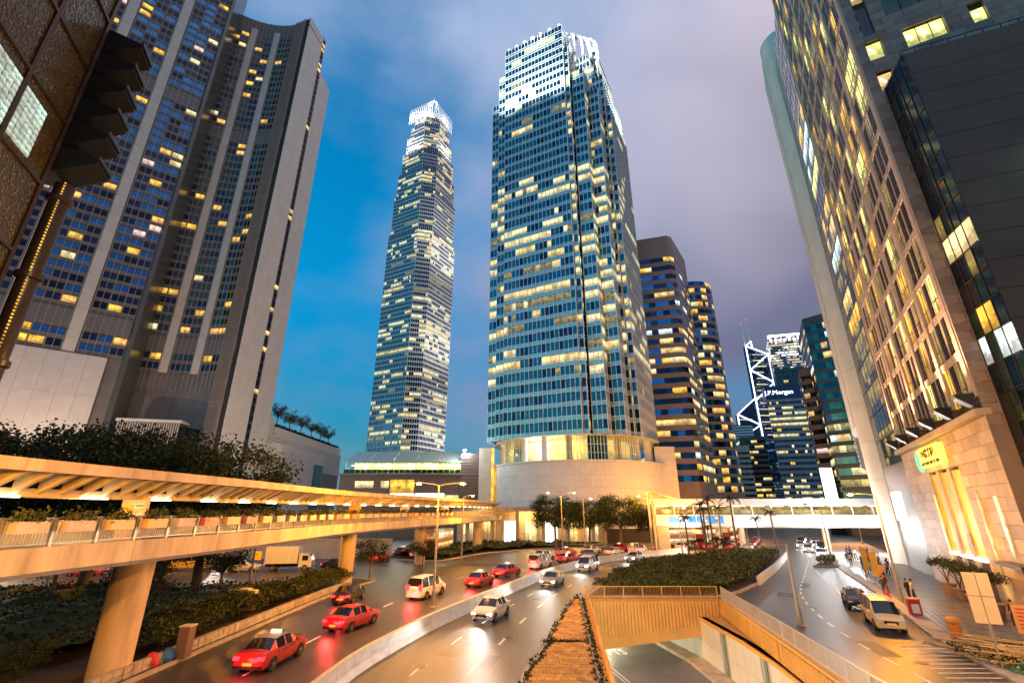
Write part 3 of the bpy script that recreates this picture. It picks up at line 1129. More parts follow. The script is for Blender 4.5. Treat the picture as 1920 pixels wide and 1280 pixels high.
for i in range(7):                                   # crown fins
    for fam in (0, 1):
        a = uv(13 + i * 3.5, 0.2) if fam == 0 else uv(3.7, 13 + i * 3.2)
        dd = R1 if fam == 0 else L1
        zt = 194 if fam == 0 else 190
        mb = MB()
        t_ = L1 if fam == 0 else R1
        q = [Vector(a), Vector(a) + t_ * 0.9, Vector(a) + t_ * 0.9 + dd * 1.6, Vector(a) + dd * 1.6]
        mb.add([(p.x, p.y, zt - 1.5) for p in q] + [(q[0].x, q[0].y, zt + 2.2), (q[1].x, q[1].y, zt + 2.2), (q[2].x, q[2].y, zt + 4), (q[3].x, q[3].y, zt + 4)],
               [(0, 1, 5, 4), (1, 2, 6, 5), (2, 3, 7, 6), (3, 0, 4, 7), (4, 5, 6, 7), (3, 2, 1, 0)])
        mb.build('crown_fin', 'alu', it)
for s_ in range(5):                                   # curved corner claws at the crown
    mb = MB()
    a0 = Vector(uv(11.5 - s_ * 2.2, 3.0 + s_ * 2.2))
    ctr = Vector(uv(20, 20))
    dd = (ctr - a0).normalized()
    prv = None
    for k in range(7):
        t = k / 6
        p = a0 + dd * (t * t * 6)
        z = 183 + 17 * math.sin(t * PI / 2)
        if prv:
            mb.beam(prv, (p.x, p.y, z), 1.5, 0.7)
        prv = (p.x, p.y, z)
    mb.build('crown_claw', 'alu', it)
for (u, v, z, tu, tv) in ((23, -9, 150, 23, 0), (33, -8, 150, 33, 0), (14, -8, 150, 15, 0), (-7, 23, 148, 0, 23), (-6, 30, 150, 1, 30)):
    a, b = uv(u, v), uv(tu, tv)
    lamp('SPOT', (a[0], a[1], z), 60000, (0.86, 0.98, 1.0), 0.6, (b[0], b[1], z + 45), 80, 0.8, 'crown_floodlight')
lamp('POINT', (uv(22, -2)[0], uv(22, -2)[1], 199), 9000, (1, 0.97, 0.93), 0.5, name='crown_floodlight')
lamp('POINT', (uv(5, 6)[0], uv(5, 6)[1], 192), 14000, (1, 0.97, 0.93), 0.5, name='crown_floodlight')

# drum podium and lobby under the tower
DC = (21.7, 160.4)
dm = thing('drum_podium', 'round pale stone podium drum with glazed lit lobby beneath the glass tower', 'building', (DC[0], DC[1], 0))


def drum_pt(a, r, z):
    return (DC[0] + r * math.cos(a), DC[1] + r * math.sin(a), z)


MB().lathe((DC[0], DC[1], 0), [(28.5, 0), (28.5, 20.5)], 96).build('drum_core', 'stone_joint', dm)
NA = 64
pm = {}
for k in range(5):
    z0_, z1_ = 3.2 + k * 3.5, 3.2 + k * 3.5 + 3.46
    for i in range(NA):
        a0 = PI + PI * i / NA
        mid = a0 + PI / NA / 2
        c = Vector(drum_pt(mid, 28.62, (z0_ + z1_) / 2))
        w = 28.7 * PI / NA - 0.03
        inst('wall_panel', unit('white_panel', 'wall_panel'), dm, Matrix.Translation(c - Vector(WL[dm])) @ Matrix.Rotation(mid + PI / 2, 4, 'Z') @ Matrix.Diagonal((w, 0.2, 3.46, 1)))
MB().lathe((DC[0], DC[1], 20.7), [(29.0, 0), (29.0, 0.5), (28.4, 0.5)], 96).build('coping', 'white_panel', dm)
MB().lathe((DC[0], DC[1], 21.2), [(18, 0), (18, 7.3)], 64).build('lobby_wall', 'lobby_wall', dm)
MB().lathe((DC[0], DC[1], 28.25), [(27.6, 0), (27.6, 0.24)], 64).build('soffit', 'cream_panel', dm)
for i in range(11):
    a = rad(190 + i * 17)
    MB().tube(drum_pt(a, 24.8, 21.2), drum_pt(a, 24.8, 28.3), 1.0, n=20).build('column', 'white_panel', dm, True)
gl, gm = MB(), MB()
for i in range(60):
    a = rad(205 + i * 2.2)
    seg = (i < 9) or (18 < i < 47)
    if not seg:
        continue
    m = 'glass_teal' if 30 <= i <= 35 else 'glass_lobby'
    c = Vector(drum_pt(a, 25.9, 24.7))
    inst('lobby_pane', unit(m if i > 9 else 'glass_lobby', 'lobby_pane'), dm, Matrix.Translation(c - Vector(WL[dm])) @ Matrix.Rotation(a + PI / 2, 4, 'Z') @ Matrix.Diagonal((0.93, 0.06, 7.0, 1)))
    p = drum_pt(a - rad(1.1), 26.0, 0)
    gm.beam((p[0], p[1], 21.2), (p[0], p[1], 28.2), 0.16, 0.16)
for z in (23.4, 25.8):
    for i in range(59):
        if 18 < i < 47 or i < 8:
            gm.beam(drum_pt(rad(203.9 + i * 2.2), 26.0, z), drum_pt(rad(206.1 + i * 2.2), 26.0, z), 0.1, 0.1)
stuff(gm.build('lobby_mullions', 'alu', dm))
for i in range(6):
    a = rad(228 + i * 6)
    MB().box(*[q_ for c_ in zip(drum_pt(a, 21.5, 26.9), (1.3, .5, .15)) for q_ in (c_[0] - c_[1], c_[0] + c_[1])]).build('ceiling_light', 'lit_white', dm)
    lamp('POINT', drum_pt(a, 22.0, 26.3), 700, (1, 0.86, 0.6), 0.4, name='lobby_light')
for (a, w) in ((rad(243), 5.2), (rad(257), 5.0)):
    c = Vector(drum_pt(a, 28.78, 8.6))
    F = Face((c.x - w / 2 * -math.sin(a) * -1, c.y), (c.x + 1, c.y))
    inst('shop_window', unit('lit_pale', 'shop_window'), dm, Matrix.Translation(c - Vector(WL[dm])) @ Matrix.Rotation(a + PI / 2, 4, 'Z') @ Matrix.Diagonal((w, 0.12, 1.6, 1)))
    c.z = 9.7
    inst('window_hood', unit('dark_metal', 'window_hood'), dm, Matrix.Translation(c - Vector(WL[dm])) @ Matrix.Rotation(a + PI / 2, 4, 'Z') @ Matrix.Diagonal((w + .6, 0.7, 0.25, 1)))

# side blocks flanking the drum
for (x0, x1, y0, zt, lab) in ((45.5, 52, 150, 27.0, 'pale stone block with a narrow slit right of the round podium'), (-10.4, -6.6, 149, 26.4, 'pale stone pier with a gold lit slit left of the round podium')):
    b = thing('stone_block', lab, 'building', ((x0 + x1) / 2, y0 + 5, 0))
    MB().box(x0 + .1, x1 - .1, y0 + .1, y0 + 12, 0, zt - .1).build('core', 'stone_joint', b)
    n = int((x1 - x0) / 2)
    for k in range(7):
        for j in range(n):
            w = (x1 - x0) / n
            MB().box(x0 + j * w, x0 + (j + 1) * w - .03, y0, y0 + .2, k * zt / 7, (k + 1) * zt / 7 - .03).build('wall_panel', 'cream_panel', b)
    if x0 < 0:
        MB().box(x1 + .02, x1 + .8, y0 + .5, y0 + 6, 5, zt).build('lit_slit', 'lit_gold', b)

# --- the far tower
C2 = Vector((-77, 352))
ft = thing('office_tower', 'very tall slender glass tower with white pronged crown standing far behind', 'skyscraper', (-86, 385, 0))
P = Panes(ft, 'window_pane', 'window_panes', 0)
core, fl, vm = MB(), MB(), MB()
TI = [(20, 250, 0, 9), (250, 293, 1.0, 9.3), (293, 320, 2.2, 9.6), (320, 345, 3.6, 10), (345, 367, 5.2, 10.5), (367, 382, 7, 11), (382, 393, 8.8, 11.5), (393, 402, 10.4, 12)]
SD = 53
for ti, (z0, z1, ins, ch) in enumerate(TI):
    a, b = ins, SD - ins
    pl = [(a + ch, a), (b - ch, a), (b, a + ch), (b, b - ch), (b - ch, b), (a + ch, b), (a, b - ch), (a, a + ch)]
    W2 = [uv(u, v, C2) for u, v in pl]
    core.prism([uv(26.5 + (u - 26.5) * .985, 26.5 + (v - 26.5) * .985, C2) for u, v in pl], z0 if ti else 0, z1)
    nf = int((z1 - z0) / 4.2)
    for (i, j) in ((1, 0), (0, 7), (7, 6)):
        F = Face(W2[i], W2[j])
        nc = max(2, int(F.L / 1.75))
        w = F.L / nc
        for k in range(nf):
            z = z0 + k * 4.2
            mech = any(abs(z - q) < 5 for q in (118, 206, 262))
            zz = z / 412
            po = 0.02 if mech else (0.42 if zz < 0.6 or zz > .72 else 0.25) * rnd.choice((.4, .8, 1.2, 1.6))
            on = runs(nc, po * .85, 1, 5)
            tone = rnd.choice(LITS + ['lit_white' if zz > .88 else 'lit_pale', 'lit_orange' if rnd.random() < .15 else 'lit_pale'])
            for c in range(nc):
                P.add(F.pt((c + .5) * w, z + 2.7, -.1), w - .1, 2.5, F.ang, tone if on[c] else rnd.choice(('glass_navy', 'glass_deep')))
            F.box(fl, 0, F.L, z, z + 0.6, -.3, 0.28)
            F.box(fl, 0, F.L, z + 1.0, z + 1.2, -.3, 0.2)
        for c in range(nc + 1):
            F.box(vm, c * w - .10, c * w + .10, z0, z1, -.2, 0.25)
core.build('core', 'glass_navy', ft)
stuff(fl.build('floor_bands', 'alu', ft))
stuff(vm.build('mullions', 'alu', ft))
P.done()
for i in range(12):
    for fam in (0, 1):
        t = 11.5 + i * 2.7
        p = uv(t, 9.6, C2) if fam == 0 else uv(9.6, t, C2)
        r = uv(t, 11.2, C2) if fam == 0 else uv(11.2, t, C2)
        mb = MB()
        mb.beam((p[0], p[1], 391), (p[0], p[1], 407), 0.8, 0.8)
        mb.beam((p[0], p[1], 407), (r[0], r[1], 413), 0.7, 0.7)
        mb.build('crown_prong', 'alu', ft)
for (u, v, tu, tv) in ((25, -14, 25, 8), (-14, 25, 8, 25), (40, -10, 36, 8)):
    a, b = uv(u, v, C2), uv(tu, tv, C2)
    lamp('SPOT', (a[0], a[1], 330), 60000, (1, 0.98, 0.95), 1.0, (b[0], b[1], 385), 85, 0.8, 'crown_floodlight')
for uu_, vv_ in ((25, 3), (3, 25), (36, 3), (14, 3)):
    lamp('POINT', uv(uu_, vv_, C2) + (398,), 7000, (1, .97, .95), 0.8, name='crown_floodlight')
lamp('POINT', (uv(11, 11, C2)[0], uv(11, 11, C2)[1], 409), 8000, (1, .97, .95), 0.8, name='crown_floodlight')
for (u, v, tu, tv, z) in ((-45, 25, 0, 25, 130), (-45, 25, 0, 25, 50), (-45, 25, 0, 25, 220)):  # added spots hung in mid-air to brighten the right face evenly
    a, b = uv(u, v, C2), uv(tu, tv, C2)
    lamp('SPOT', (a[0], a[1], z), 90000, (1, .95, .90), 1.0, (b[0], b[1], z + 30), 120, 0.8, 'facade_fill_spot')

# --- the curved hotel
ht = thing('hotel_tower', 'tall hotel with concave curved window facades and cream end wall', 'hotel', (-105, 145, 0))
LSEC = resample(smooth_line([(-166, 88), (-152, 99), (-141, 108.5), (-131, 118.4), (-122, 126), (-116, 131)]), 3.45)
RSEC = resample(smooth_line([(-121, 141), (-112, 145.2), (-103, 146.6), (-95.5, 145.4), (-89.7, 143)]), 3.1)
P = Panes(ht, 'window_pane', 'far_window_panes', 300)
wall, piers, band, fins, dk = MB(), MB(), MB(), MB(), MB()
FHH = 3.3
for sec, pts, zt in (('l', LSEC, 262), ('r', RSEC, 214)):
    ns = len(pts) - 1
    for i in range(ns):
        F = Face(pts[i], pts[i + 1])
        zlo = 50
        F.box(wall, 0, F.L, 0, zt, -5, -.3)
        if sec == 'l':
            pier = (ns - 1 - i) % 4 == 3
            finy = False
        else:
            pier = i in (2, 5)
            finy = i >= 8
        for z in range(0, int((zt - zlo) / FHH)):
            zz = zlo + z * FHH
            mech = (146 < zz < 152) or (56.5 < zz < 60) or (zt - zz < 9 and sec == 'r')
            if pier or finy or mech:
                continue
            lit = rnd.random() < (0.12 if sec == 'l' else 0.10)
            if zz < 66 and zz > 60:
                lit = rnd.random() < .35
            if lit:
                m = rnd.choice(('lit_gold', 'lit_orange', 'lit_gold', 'lit_orange', 'lit_pink' if sec == 'l' else 'lit_gold', 'lit_pale'))
            elif sec == 'l':
                m = rnd.choice(('glass_blue', 'glass_blue', 'glass_deep', 'glass_navy')) if i > ns - 9 else rnd.choice(('glass_navy', 'glass_deep', 'glass_deep'))
            else:
                m = rnd.choice(('glass_deep', 'glass_green', 'glass_black'))
            wdt = F.L - 0.5
            P.add(F.pt(F.L / 2, zz + 2.05, -.12), wdt, 2.1, F.ang, m)
            F.box(band, 0, F.L, zz, zz + 0.95, -.3, 0.0)
            F.box(fins, 0, F.L, zz + .93, zz + 1.0, 0.0, 0.12)
        for zz in (56.7, 146.3):
            F.box(dk, 0, F.L, zz, zz + 5.6, -.2, 0.08)
        if pier:
            for k in range(int((zt - zlo) / 6.6)):
                F.box(piers, .35, F.L - .35, zlo + k * 6.6, zlo + (k + 1) * 6.6 - .06, -.2, 0.35)
        if finy:
            F.box(dk, 0, F.L, zlo, zt, -.25, 0.0)
            for k in range(5):
                F.box(fins, k * F.L / 5, k * F.L / 5 + .10, 14, zt, 0.0, 0.5)
            for k in range(int((zt - 14) / 6.6)):
                F.box(fins, 0, F.L, 14 + k * 6.6, 14.12 + k * 6.6, 0.0, 0.3)
        else:
            for uu in (0.04, F.L * .5):
                F.box(fins, uu, uu + .09, 44 if sec == 'r' else 50, zt, 0.0, 0.22)
wall.build('structure_wall', 'grey_panel', ht)
stuff(band.build('spandrel_bands', 'grey_panel', ht))
stuff(piers.build('pier_panels', 'cream_panel', ht))
stuff(fins.build('fins', 'alu_warm', ht))
stuff(dk.build('service_bands', 'grey_panel', ht))
P.done()
# joint pier between the two curves, cream end wall
MB().prism([(-116, 131), (-115.2, 131.6), (-120, 143), (-126, 143), (-124, 131)], 0, 262).build('joint_pier', 'smooth_grey', ht)
E1 = Face((-89.7, 143), (-87.7, 155.2))
EW = Panes(ht, 'wall_panel', 'far_wall_panels', 300)
MB().prism([(-89.7, 143.1), (-87.75, 155.1), (-96, 157), (-96, 145.6)], 0, 213.4).build('end_wall_core', 'stone_joint', ht)
for k in range(33):
    for j in range(3):
        z0 = 14 + k * 6.1
        EW.add(E1.pt(1.55 + j * 3.1, min(z0 + 3.05, 212), 0.03), 3.06, 6.05 if k < 32 else 4.4, E1.ang, 'end_panel', 0.2)
    z0 = 14 + k * 6.1
    for q in (0, 1):
        EW.add(E1.pt(11.2, z0 + 1.6 + q * 3.05, 0.03), 1.9, 1.6, E1.ang, 'lit_warm' if rnd.random() < .12 else 'glass_deep', 0.15)
    EW.add(E1.pt(9.75, z0 + 3.05, 0.02), 0.9, 6.05, E1.ang, 'end_panel', 0.2)
EW.done()
MB().box(-96, -87.6, 155.3, 166, 0, 196).build('rear_block', 'end_panel', ht)
# white base wall of the left curve
bw = resample(smooth_line([(-166, 87), (-152, 98), (-141, 107.5), (-131, 117.4), (-122, 125), (-115.6, 130.2)]), 4.2)
for i in range(len(bw) - 1):
    F = Face(bw[i], bw[i + 1])
    for k in range(4):
        z0 = 4 + k * 11.4
        mb = MB()
        if k == 2 and i < 7:
            F.box(mb, 0, F.L - .04, z0, z0 + 6, -1, 0.0)
            mb.build('window_strip', 'lit_gold' if i < 6 else 'white_panel', ht)
            mb = MB()
            F.box(mb, 0, F.L - .04, z0 + 6.04, z0 + 11.36, -1, 0.1)
            mb.build('base_panel', 'grey_panel' if i < 6 else 'white_panel', ht)
        else:
            F.box(mb, 0, F.L - .04, z0, z0 + 11.36, -1, 0.1)
            mb.build('base_panel', 'white_panel', ht)
# slatted box at the foot of the right curve
FB = Face((-113.5, 132), (-98, 136))
mb = MB()
FB.box(mb, 0, FB.L, 8, 32, -6, -.4)
mb.build('slatted_box', 'soft_brown', ht)
mb = MB()
FB.box(mb, -.3, FB.L + .3, 32, 32.8, -6, 0.4)
mb.build('slatted_box_roof', 'white_panel', ht)
for i in range(26):
    inst('slat', unit('white_panel', 'slat'), ht, Matrix.Translation(FB.pt(.3 + i * FB.L / 26, 20, 0) - Vector(WL[ht])) @ Matrix.Rotation(FB.ang, 4, 'Z') @ Matrix.Diagonal((.16, .5, 24, 1)))
for i in range(4):
    mb = MB()
    FB.box(mb, 1 + i * 3.4, 3.8 + i * 3.4, 15, 19, -.4, -.3)
    mb.build('lit_window', 'lit_orange', ht)
MB().prism([(-98, 136), (-95.5, 141.5), (-99, 143), (-101, 137.5)], 8, 31).build('dark_glazing', 'glass_black', ht)
nf_ = Face((-139.5, 109), (-137.5, 111))
mb = MB()
nf_.box(mb, .2, 2.6, 76.5, 78.6, 0.2, 0.3)
mb.build('sign_reflection_pane', 'dark_panel', ht)  # pane and glowing strokes imitate a red sign's reflection in a window
mb = MB()
for (a, b, c, d) in ((.4, 77.0, .9, 77.6), (.9, 77.6, 1.3, 77.2), (1.3, 77.2, 1.6, 78.1), (1.6, 78.1, 2.0, 77.7), (2.0, 77.7, 2.35, 78.35), (.5, 76.8, 2.3, 77.05)):
    mb.beam(nf_.pt(a, b, .36), nf_.pt(c, d, .36), .08, .16)
mb.build('sign_reflection', 'neon_red', ht)

# hotel podium: cream slatted wall running away, terrace, rounded bay
hp = thing('hotel_podium', 'cream podium wall of fine horizontal courses with rounded bay beside the hotel', 'building', (-92, 200, 0))
F = Face((-88, 156), (-88, 242))
mb = MB()
F.box(mb, 0, 86, 0, 34, -20, -.1)
mb.build('podium_core', 'soft_brown', hp)
for k in range(32):
    inst('course', unit('cream_panel', 'course'), hp, Matrix.Translation(F.pt(43, 2.5 + k, 0) - Vector(WL[hp])) @ Matrix.Rotation(F.ang, 4, 'Z') @ Matrix.Diagonal((86, 0.3, 0.78, 1)))
mb = MB()
F.box(mb, 17, 86, 34, 37.2, -12, -.5)
mb.build('terrace_parapet', 'cream_panel', hp)
F.box(MB(), 0, 1, 0, 1, 0, 1)
mb = MB()
F.box(mb, 0.2, 16.5, 34, 40, -14, -1.0)
mb.build('upper_block', 'cream_panel', hp)
bay = [(-87.9, 167), (-85, 167.4), (-83.2, 169), (-82.6, 172), (-82.6, 208), (-83.4, 210), (-87.9, 210)]
MB().prism(bay, 0, 30.5).build('rounded_bay', 'white_panel', hp)
for (a, b, n) in (((-85.4, 167.15), (-82.5, 171.5), 5), ((-82.45, 198), (-82.45, 207), 4)):
    G = Face(a, b)
    for k in range(5):
        mb = MB()
        G.box(mb, 0.1, G.L - .1, 3 + k * 4.6, 7.3 + k * 4.6, 0.02, 0.16)
        mb.build('bay_pane', 'glass_black', hp)
mb = MB()
F.box(mb, 56, 84, 4, 24, 0.2, 0.4)
mb.build('louvre_panel', 'grey_panel', hp)

# mall podium with lit roof terrace
ml = thing('mall_podium', 'low brown panelled mall with yellow lit roof terrace under a glass canopy', 'building', (-32, 160, 0))
MB().box(-54, -11, 150.3, 185, 0, 18.2).build('mall_core', 'soft_brown', ml)
for i in range(20):
    for k in range(3):
        x0 = -54 + i * 2.15
        MB().box(x0, x0 + 2.11, 150.05, 150.32, k * 6.1, k * 6.1 + 6.05).build('wall_panel', 'soft_brown', ml)
MB().box(-54.5, -10.5, 149.6, 152, 18.2, 18.7).build('terrace_edge', 'grey_panel', ml)
for (x0, x1, z0, z1, m) in ((-49, -43.2, 14.4, 16.4, 'lit_pale'), (-41, -38.4, 14.4, 16.4, 'lit_pale'), (-38, -30.4, 12.9, 16.8, 'lit_gold'), (-45, -38.2, 10, 12.4, 'lit_white'), (-37.8, -30.5, 9, 12.7, 'lit_white'), (-30.1, -21, 9, 12.7, 'lit_white'), (-20.8, -16.5, 9, 12.2, 'lit_pale')):
    n = max(1, int((x1 - x0) / 2.2))
    for j in range(n):
        a = x0 + (x1 - x0) * j / n
        MB().box(a + .05, a + (x1 - x0) / n - .05, 149.85, 150.04, z0, z1).build('shop_window', m, ml)
    MB().box(x0 - .1, x1 + .1, 149.7, 149.84, z1, z1 + .2).build('window_head', 'grey_panel', ml)
for i in range(22):
    MB().box(-53 + i * 1.75, -53 + i * 1.75 + 1.7, 150.0, 150.06, 18.75, 19.9).build('glass_balustrade', 'glass_green', ml)
MB().box(-52, -16, 157, 157.4, 18.7, 22.4).build('terrace_back_wall', 'lit_yellowgreen', ml)  # wall made to glow, standing in for light falling on the terrace
cn = MB()
for i in range(5):
    x0 = -52.5 + i * 7.4
    MB().add([(x0, 149.4, 22.0), (x0 + 7.1, 149.4, 22.0), (x0 + 7.1, 160, 26.4), (x0, 160, 26.4), (x0, 149.4, 22.15), (x0 + 7.1, 149.4, 22.15), (x0 + 7.1, 160, 26.55), (x0, 160, 26.55)],
             [(0, 3, 2, 1), (4, 5, 6, 7), (0, 1, 5, 4), (1, 2, 6, 5), (2, 3, 7, 6), (3, 0, 4, 7)]).build('canopy_panel', 'canopy_glass', ml)
    MB().beam((x0, 150.2, 18.7), (x0, 150.2, 22.1), .22, .22).build('canopy_post', 'alu', ml)
    MB().beam((x0, 150.2, 19.6), (x0 + 3, 153, 23.2), .16, .16).build('canopy_brace', 'alu', ml)
    MB().box(x0 + .8, x0 + 6.4, 152.4, 153, 21.2, 21.4).build('canopy_light', 'lit_white', ml)
    lamp('POINT', (x0 + 3.6, 153.5, 21.0), 900, (1, .9, .35), 0.3, name='canopy_lamp')
MB().box(-16, -10.6, 149.9, 170, 18.7, 24.6).build('end_tower', 'grey_panel', ml)
for k in range(24):
    MB().box(-16.2, -10.4, 149.7, 149.95, 1 + k, 1.85 + k).build('course', 'soft_brown', ml)
fl_ = thing('flood_lamp', 'bright white floodlight shining on the mall roof corner', 'floodlight', (-15.0, 149.4, 24.6))
MB().beam((-15, 149.4, 24.6), (-15, 149.4, 25.3), .12, .12).build('bracket', 'dark_metal', fl_)
mb = MB().lathe((-15, 149.1, 25.3), [(.15, 0), (.5, .15), (.55, .5), (.3, .7)], 14)
mb.build('housing', 'head_on', fl_)
lamp('POINT', (-15, 147.5, 25.6), 3000, (.85, .95, 1), .3, name='flood_light')
lamp('POINT', (-70, 118, 9), 9000, (1, .85, .7), .5, name='podium_light')
lamp('POINT', (-112, 108, 16), 14000, (1, .68, .45), .6, name='hotel_base_fill')  # this and the next: added warm fill for the hotel's base wall
lamp('POINT', (-134, 92, 16), 10000, (1, .62, .32), .6, name='hotel_base_fill')

# low arcade under the end of the walkway
ac = thing('arcade', 'orange lit ground floor arcade with columns and shop windows below the walkway end', 'building', (6, 128, 0))
MB().box(-14, 24, 126, 134, 0, 8.5).build('arcade_wall', 'concrete_cream', ac)
MB().box(-14.6, 24.6, 121.5, 126.2, 7.6, 8.6).build('arcade_roof', 'concrete_cream', ac)
for i in range(6):
    MB().tube((-11 + i * 6.2, 122.6, 0), (-11 + i * 6.2, 122.6, 7.6), .55, n=14).build('column', 'concrete_cream', ac, True)
for i in range(7):
    m = ('lit_pale', 'lit_warm', 'lit_white', 'lit_pale', 'lit_white', 'lit_warm', 'lit_pale')[i]
    MB().box(-12.4 + i * 5.2, -9.4 + i * 5.2, 125.8, 126.0, .4, 5.2).build('shop_window', m, ac)
    for q in range(3):
        MB().box(-12.4 + i * 5.2 + q, -12.32 + i * 5.2 + q, 125.72, 125.82, .4, 5.2).build('window_frame', 'dark_metal', ac)
for x in (-8, 4, 16):
    lamp('POINT', (x, 123.5, 6.8), 1500, (1, .55, .16), .3, name='arcade_lamp')

# --- towers behind, to the right
tower('banded_tower', 'brown granite banded office block right behind the tall glass tower', 'office block', [(55.5, 188), (71.5, 183), (74, 184.5), (88, 206), (58, 212)], 16, 127, 4.35, 0.52, 2.6, 'granite', ['glass_blue', 'glass_navy', 'glass_deep'], 0.33, ['lit_pale', 'lit_warm', 'lit_warm', 'lit_gold', 'lit_cool'], 260, top=8.5)
circ = [(98 + 11.5 * math.cos(2 * PI * i / 22), 230 + 11.5 * math.sin(2 * PI * i / 22)) for i in range(22)]
tower('round_tower', 'round dark glass tower with rings of lit floors, beside the brown banded block', 'office tower', circ, 14, 122, 4.0, 0.62, 1.7, 'granite', ['glass_navy', 'glass_deep', 'glass_blue'], 0.4, ['lit_warm', 'lit_pale', 'lit_gold', 'lit_orange'], 120)
tower('hotel_block', 'small cream rendered block with rows of little windows, behind the palms', 'hotel', [(143, 318), (157, 318), (160, 316), (162, 330), (146, 332)], 14, 49, 3.4, .45, 1.6, 'stone', ['glass_black', 'glass_deep'], .22, ['lit_warm', 'lit_orange'], 0, top=4)
tower('dark_block', 'dark square office block with bright yellow windows below the white braced tower', 'office block', [(157, 322), (172, 316), (178, 332), (162, 338)], 14, 55, 3.5, .5, 1.9, 'dark_panel', ['glass_black'], .45, ['lit_warm', 'lit_gold', 'lit_pale'], 0)
jp = tower('office_block', 'dark blue glass office block with white roof sign, right of the braced tower', 'office block', [(188, 334), (212, 326), (231, 342), (206, 358)], 12, 84, 3.9, .5, 1.5, 'steel_grey', ['glass_navy', 'glass_deep'], .5, ['lit_pale', 'lit_warm', 'lit_pale', 'lit_gold'], 0, mull='steel_grey')
F = Face((188, 334), (212, 326))
mb = MB()
F.box(mb, 0, F.L, 84, 94, -10, 0.2)
mb.build('roof_screen', 'glass_navy', jp)
wall_text(jp, 'roof_sign', 'J.P.Morgan', 4.4, 'neon_white', F, 9.0, 89, 0.5)
tower('slab_tower', 'black gridded slab tower rising behind the office block with the roof sign', 'office tower', [(215, 362), (236, 352), (250, 372), (226, 384)], 30, 116, 3.8, .55, 1.7, 'dark_panel', ['glass_black', 'glass_deep'], .10, ['lit_warm', 'lit_gold'], 0, mull='steel_grey')
ck = tower('gridded_tower', 'square tower covered in points of light with a glowing roof edge', 'office tower', [(450, 758), (506, 742), (528, 790), (472, 806)], 20, 293, 4.6, .5, 3.2, 'steel_grey', ['glass_navy', 'lit_pink', 'glass_deep'], .55, ['lit_pale', 'lit_pink', 'lit_white'], 0)
rp = [(450, 758, 294), (506, 742, 294), (528, 790, 294)]
mb = MB()
for i in range(2):
    mb.beam(rp[i], rp[i + 1], 3, 3)
    for k in range(8):
        a = Vector(rp[i]).lerp(Vector(rp[i + 1]), (k + .5) / 8)
        mb.beam((a.x - .3, a.y - 1.2, 284), (a.x + .3, a.y - 1.2, 287), 3, 3)
mb.build('roof_lights', 'neon_white', ck)
# braced tower
bt = thing('braced_tower', 'slim faceted tower outlined in white diagonal light lines with twin masts', 'skyscraper', (450, 815, 0))


def facet(name, pts, m, parent, depth=26):
    n = len(pts)
    mb = MB()
    mb.add([(x, 800, z) for x, z in pts] + [(x, 800 + depth, z) for x, z in pts], [tuple(range(n)), tuple(range(2 * n - 1, n - 1, -1))] + [(i, n + i, n + (i + 1) % n, (i + 1) % n) for i in range(n)])
    return mb.build(name, m, parent)


facet('main_shaft', [(431, 0), (470, 0), (470, 275), (430.5, 291)], 'glass_navy', bt, 9)
facet('lower_shaft', [(394.5, 0), (431, 0), (430.5, 193), (394.5, 164)], 'glass_navy', bt, 8)
for (a, b) in (((430.5, 291), (469, 275)), ((469, 275), (470, 150)), ((430.5, 291), (431.5, 120)), ((469, 275), (431.5, 245)), ((431.5, 245), (470, 222)), ((470, 222), (432, 190)), ((430.3, 193), (394.3, 164)), ((394.3, 164), (394.6, 100)), ((394.6, 164), (432, 146)), ((432, 146), (395, 124)), ((395, 124), (432, 100)), ((430.5, 291), (441.5, 300)), ((441.5, 300), (442, 287))):
    MB().beam((a[0], 798.5, a[1]), (b[0], 798.5, b[1]), 1.5, 1.5).build('light_line', 'neon_white', bt)
for x, z0, z1 in ((431.7, 291, 336), (442, 298, 345)):
    MB().tube((x, 803, z0), (x + .5, 803, z1), 1.1, .6, 8).build('mast', 'alu', bt)
    MB().box(x + .1, x + .9, 802.6, 803.4, z1, z1 + 1.6).build('mast_light', 'neon_red', bt)
for k in range(14):
    z = 128 + k * 11.2
    x0 = 433 + rnd.uniform(0, 8)
    MB().box(x0, x0 + rnd.uniform(14, 26), 799.7, 799.95, z, z + 1.8).build('lit_floor', rnd.choice(('lit_pink', 'lit_pale')), bt)
    if z < 160:
        MB().box(397, 397 + rnd.uniform(12, 30), 799.7, 799.95, z + 4, z + 5.8).build('lit_floor', 'lit_pink', bt)
tower('hill_block', 'pale distant apartment block low between the round tower and braced tower', 'apartment block', [(300, 700), (360, 690), (370, 730), (310, 740)], 20, 128, 4, .45, 4, 'white_panel', ['glass_deep', 'glass_navy'], .1, ['lit_warm'], 0)
# slices of street-side buildings beyond the round-cornered tower
tower('street_block', 'narrow glass block with green tinted lit windows behind the round-cornered tower', 'office block', [(113.5, 166), (120, 158), (136, 176), (126, 190)], 10, 78, 3.8, .6, 2.2, 'dark_panel', ['glass_green', 'glass_deep', 'glass_black'], .45, ['lit_pale', 'lit_cool', 'lit_warm', 'lit_dim'], 120)
tower('street_block', 'thin brown slab block with few lights left of the green tinted block', 'office block', [(117.5, 181), (123, 172), (135, 190), (128, 199)], 12, 62, 3.6, .5, 2.2, 'soft_brown', ['glass_black', 'glass_deep'], .12, ['lit_warm', 'lit_pink'], 60)
bb = thing('light_billboard', 'glaring white illuminated billboard standing above the covered footbridge', 'billboard', (112, 170, 0))
MB().box(109.8, 114, 169.6, 170, 11.5, 22).build('screen', 'lit_white', bb)
MB().box(109.5, 114.3, 170.02, 170.5, 0, 22.3).build('frame', 'dark_metal', bb)

# --- round-cornered tower on the right
A_, dA_ = Vector((51.3, 62.2)), Vector((.49, .872))


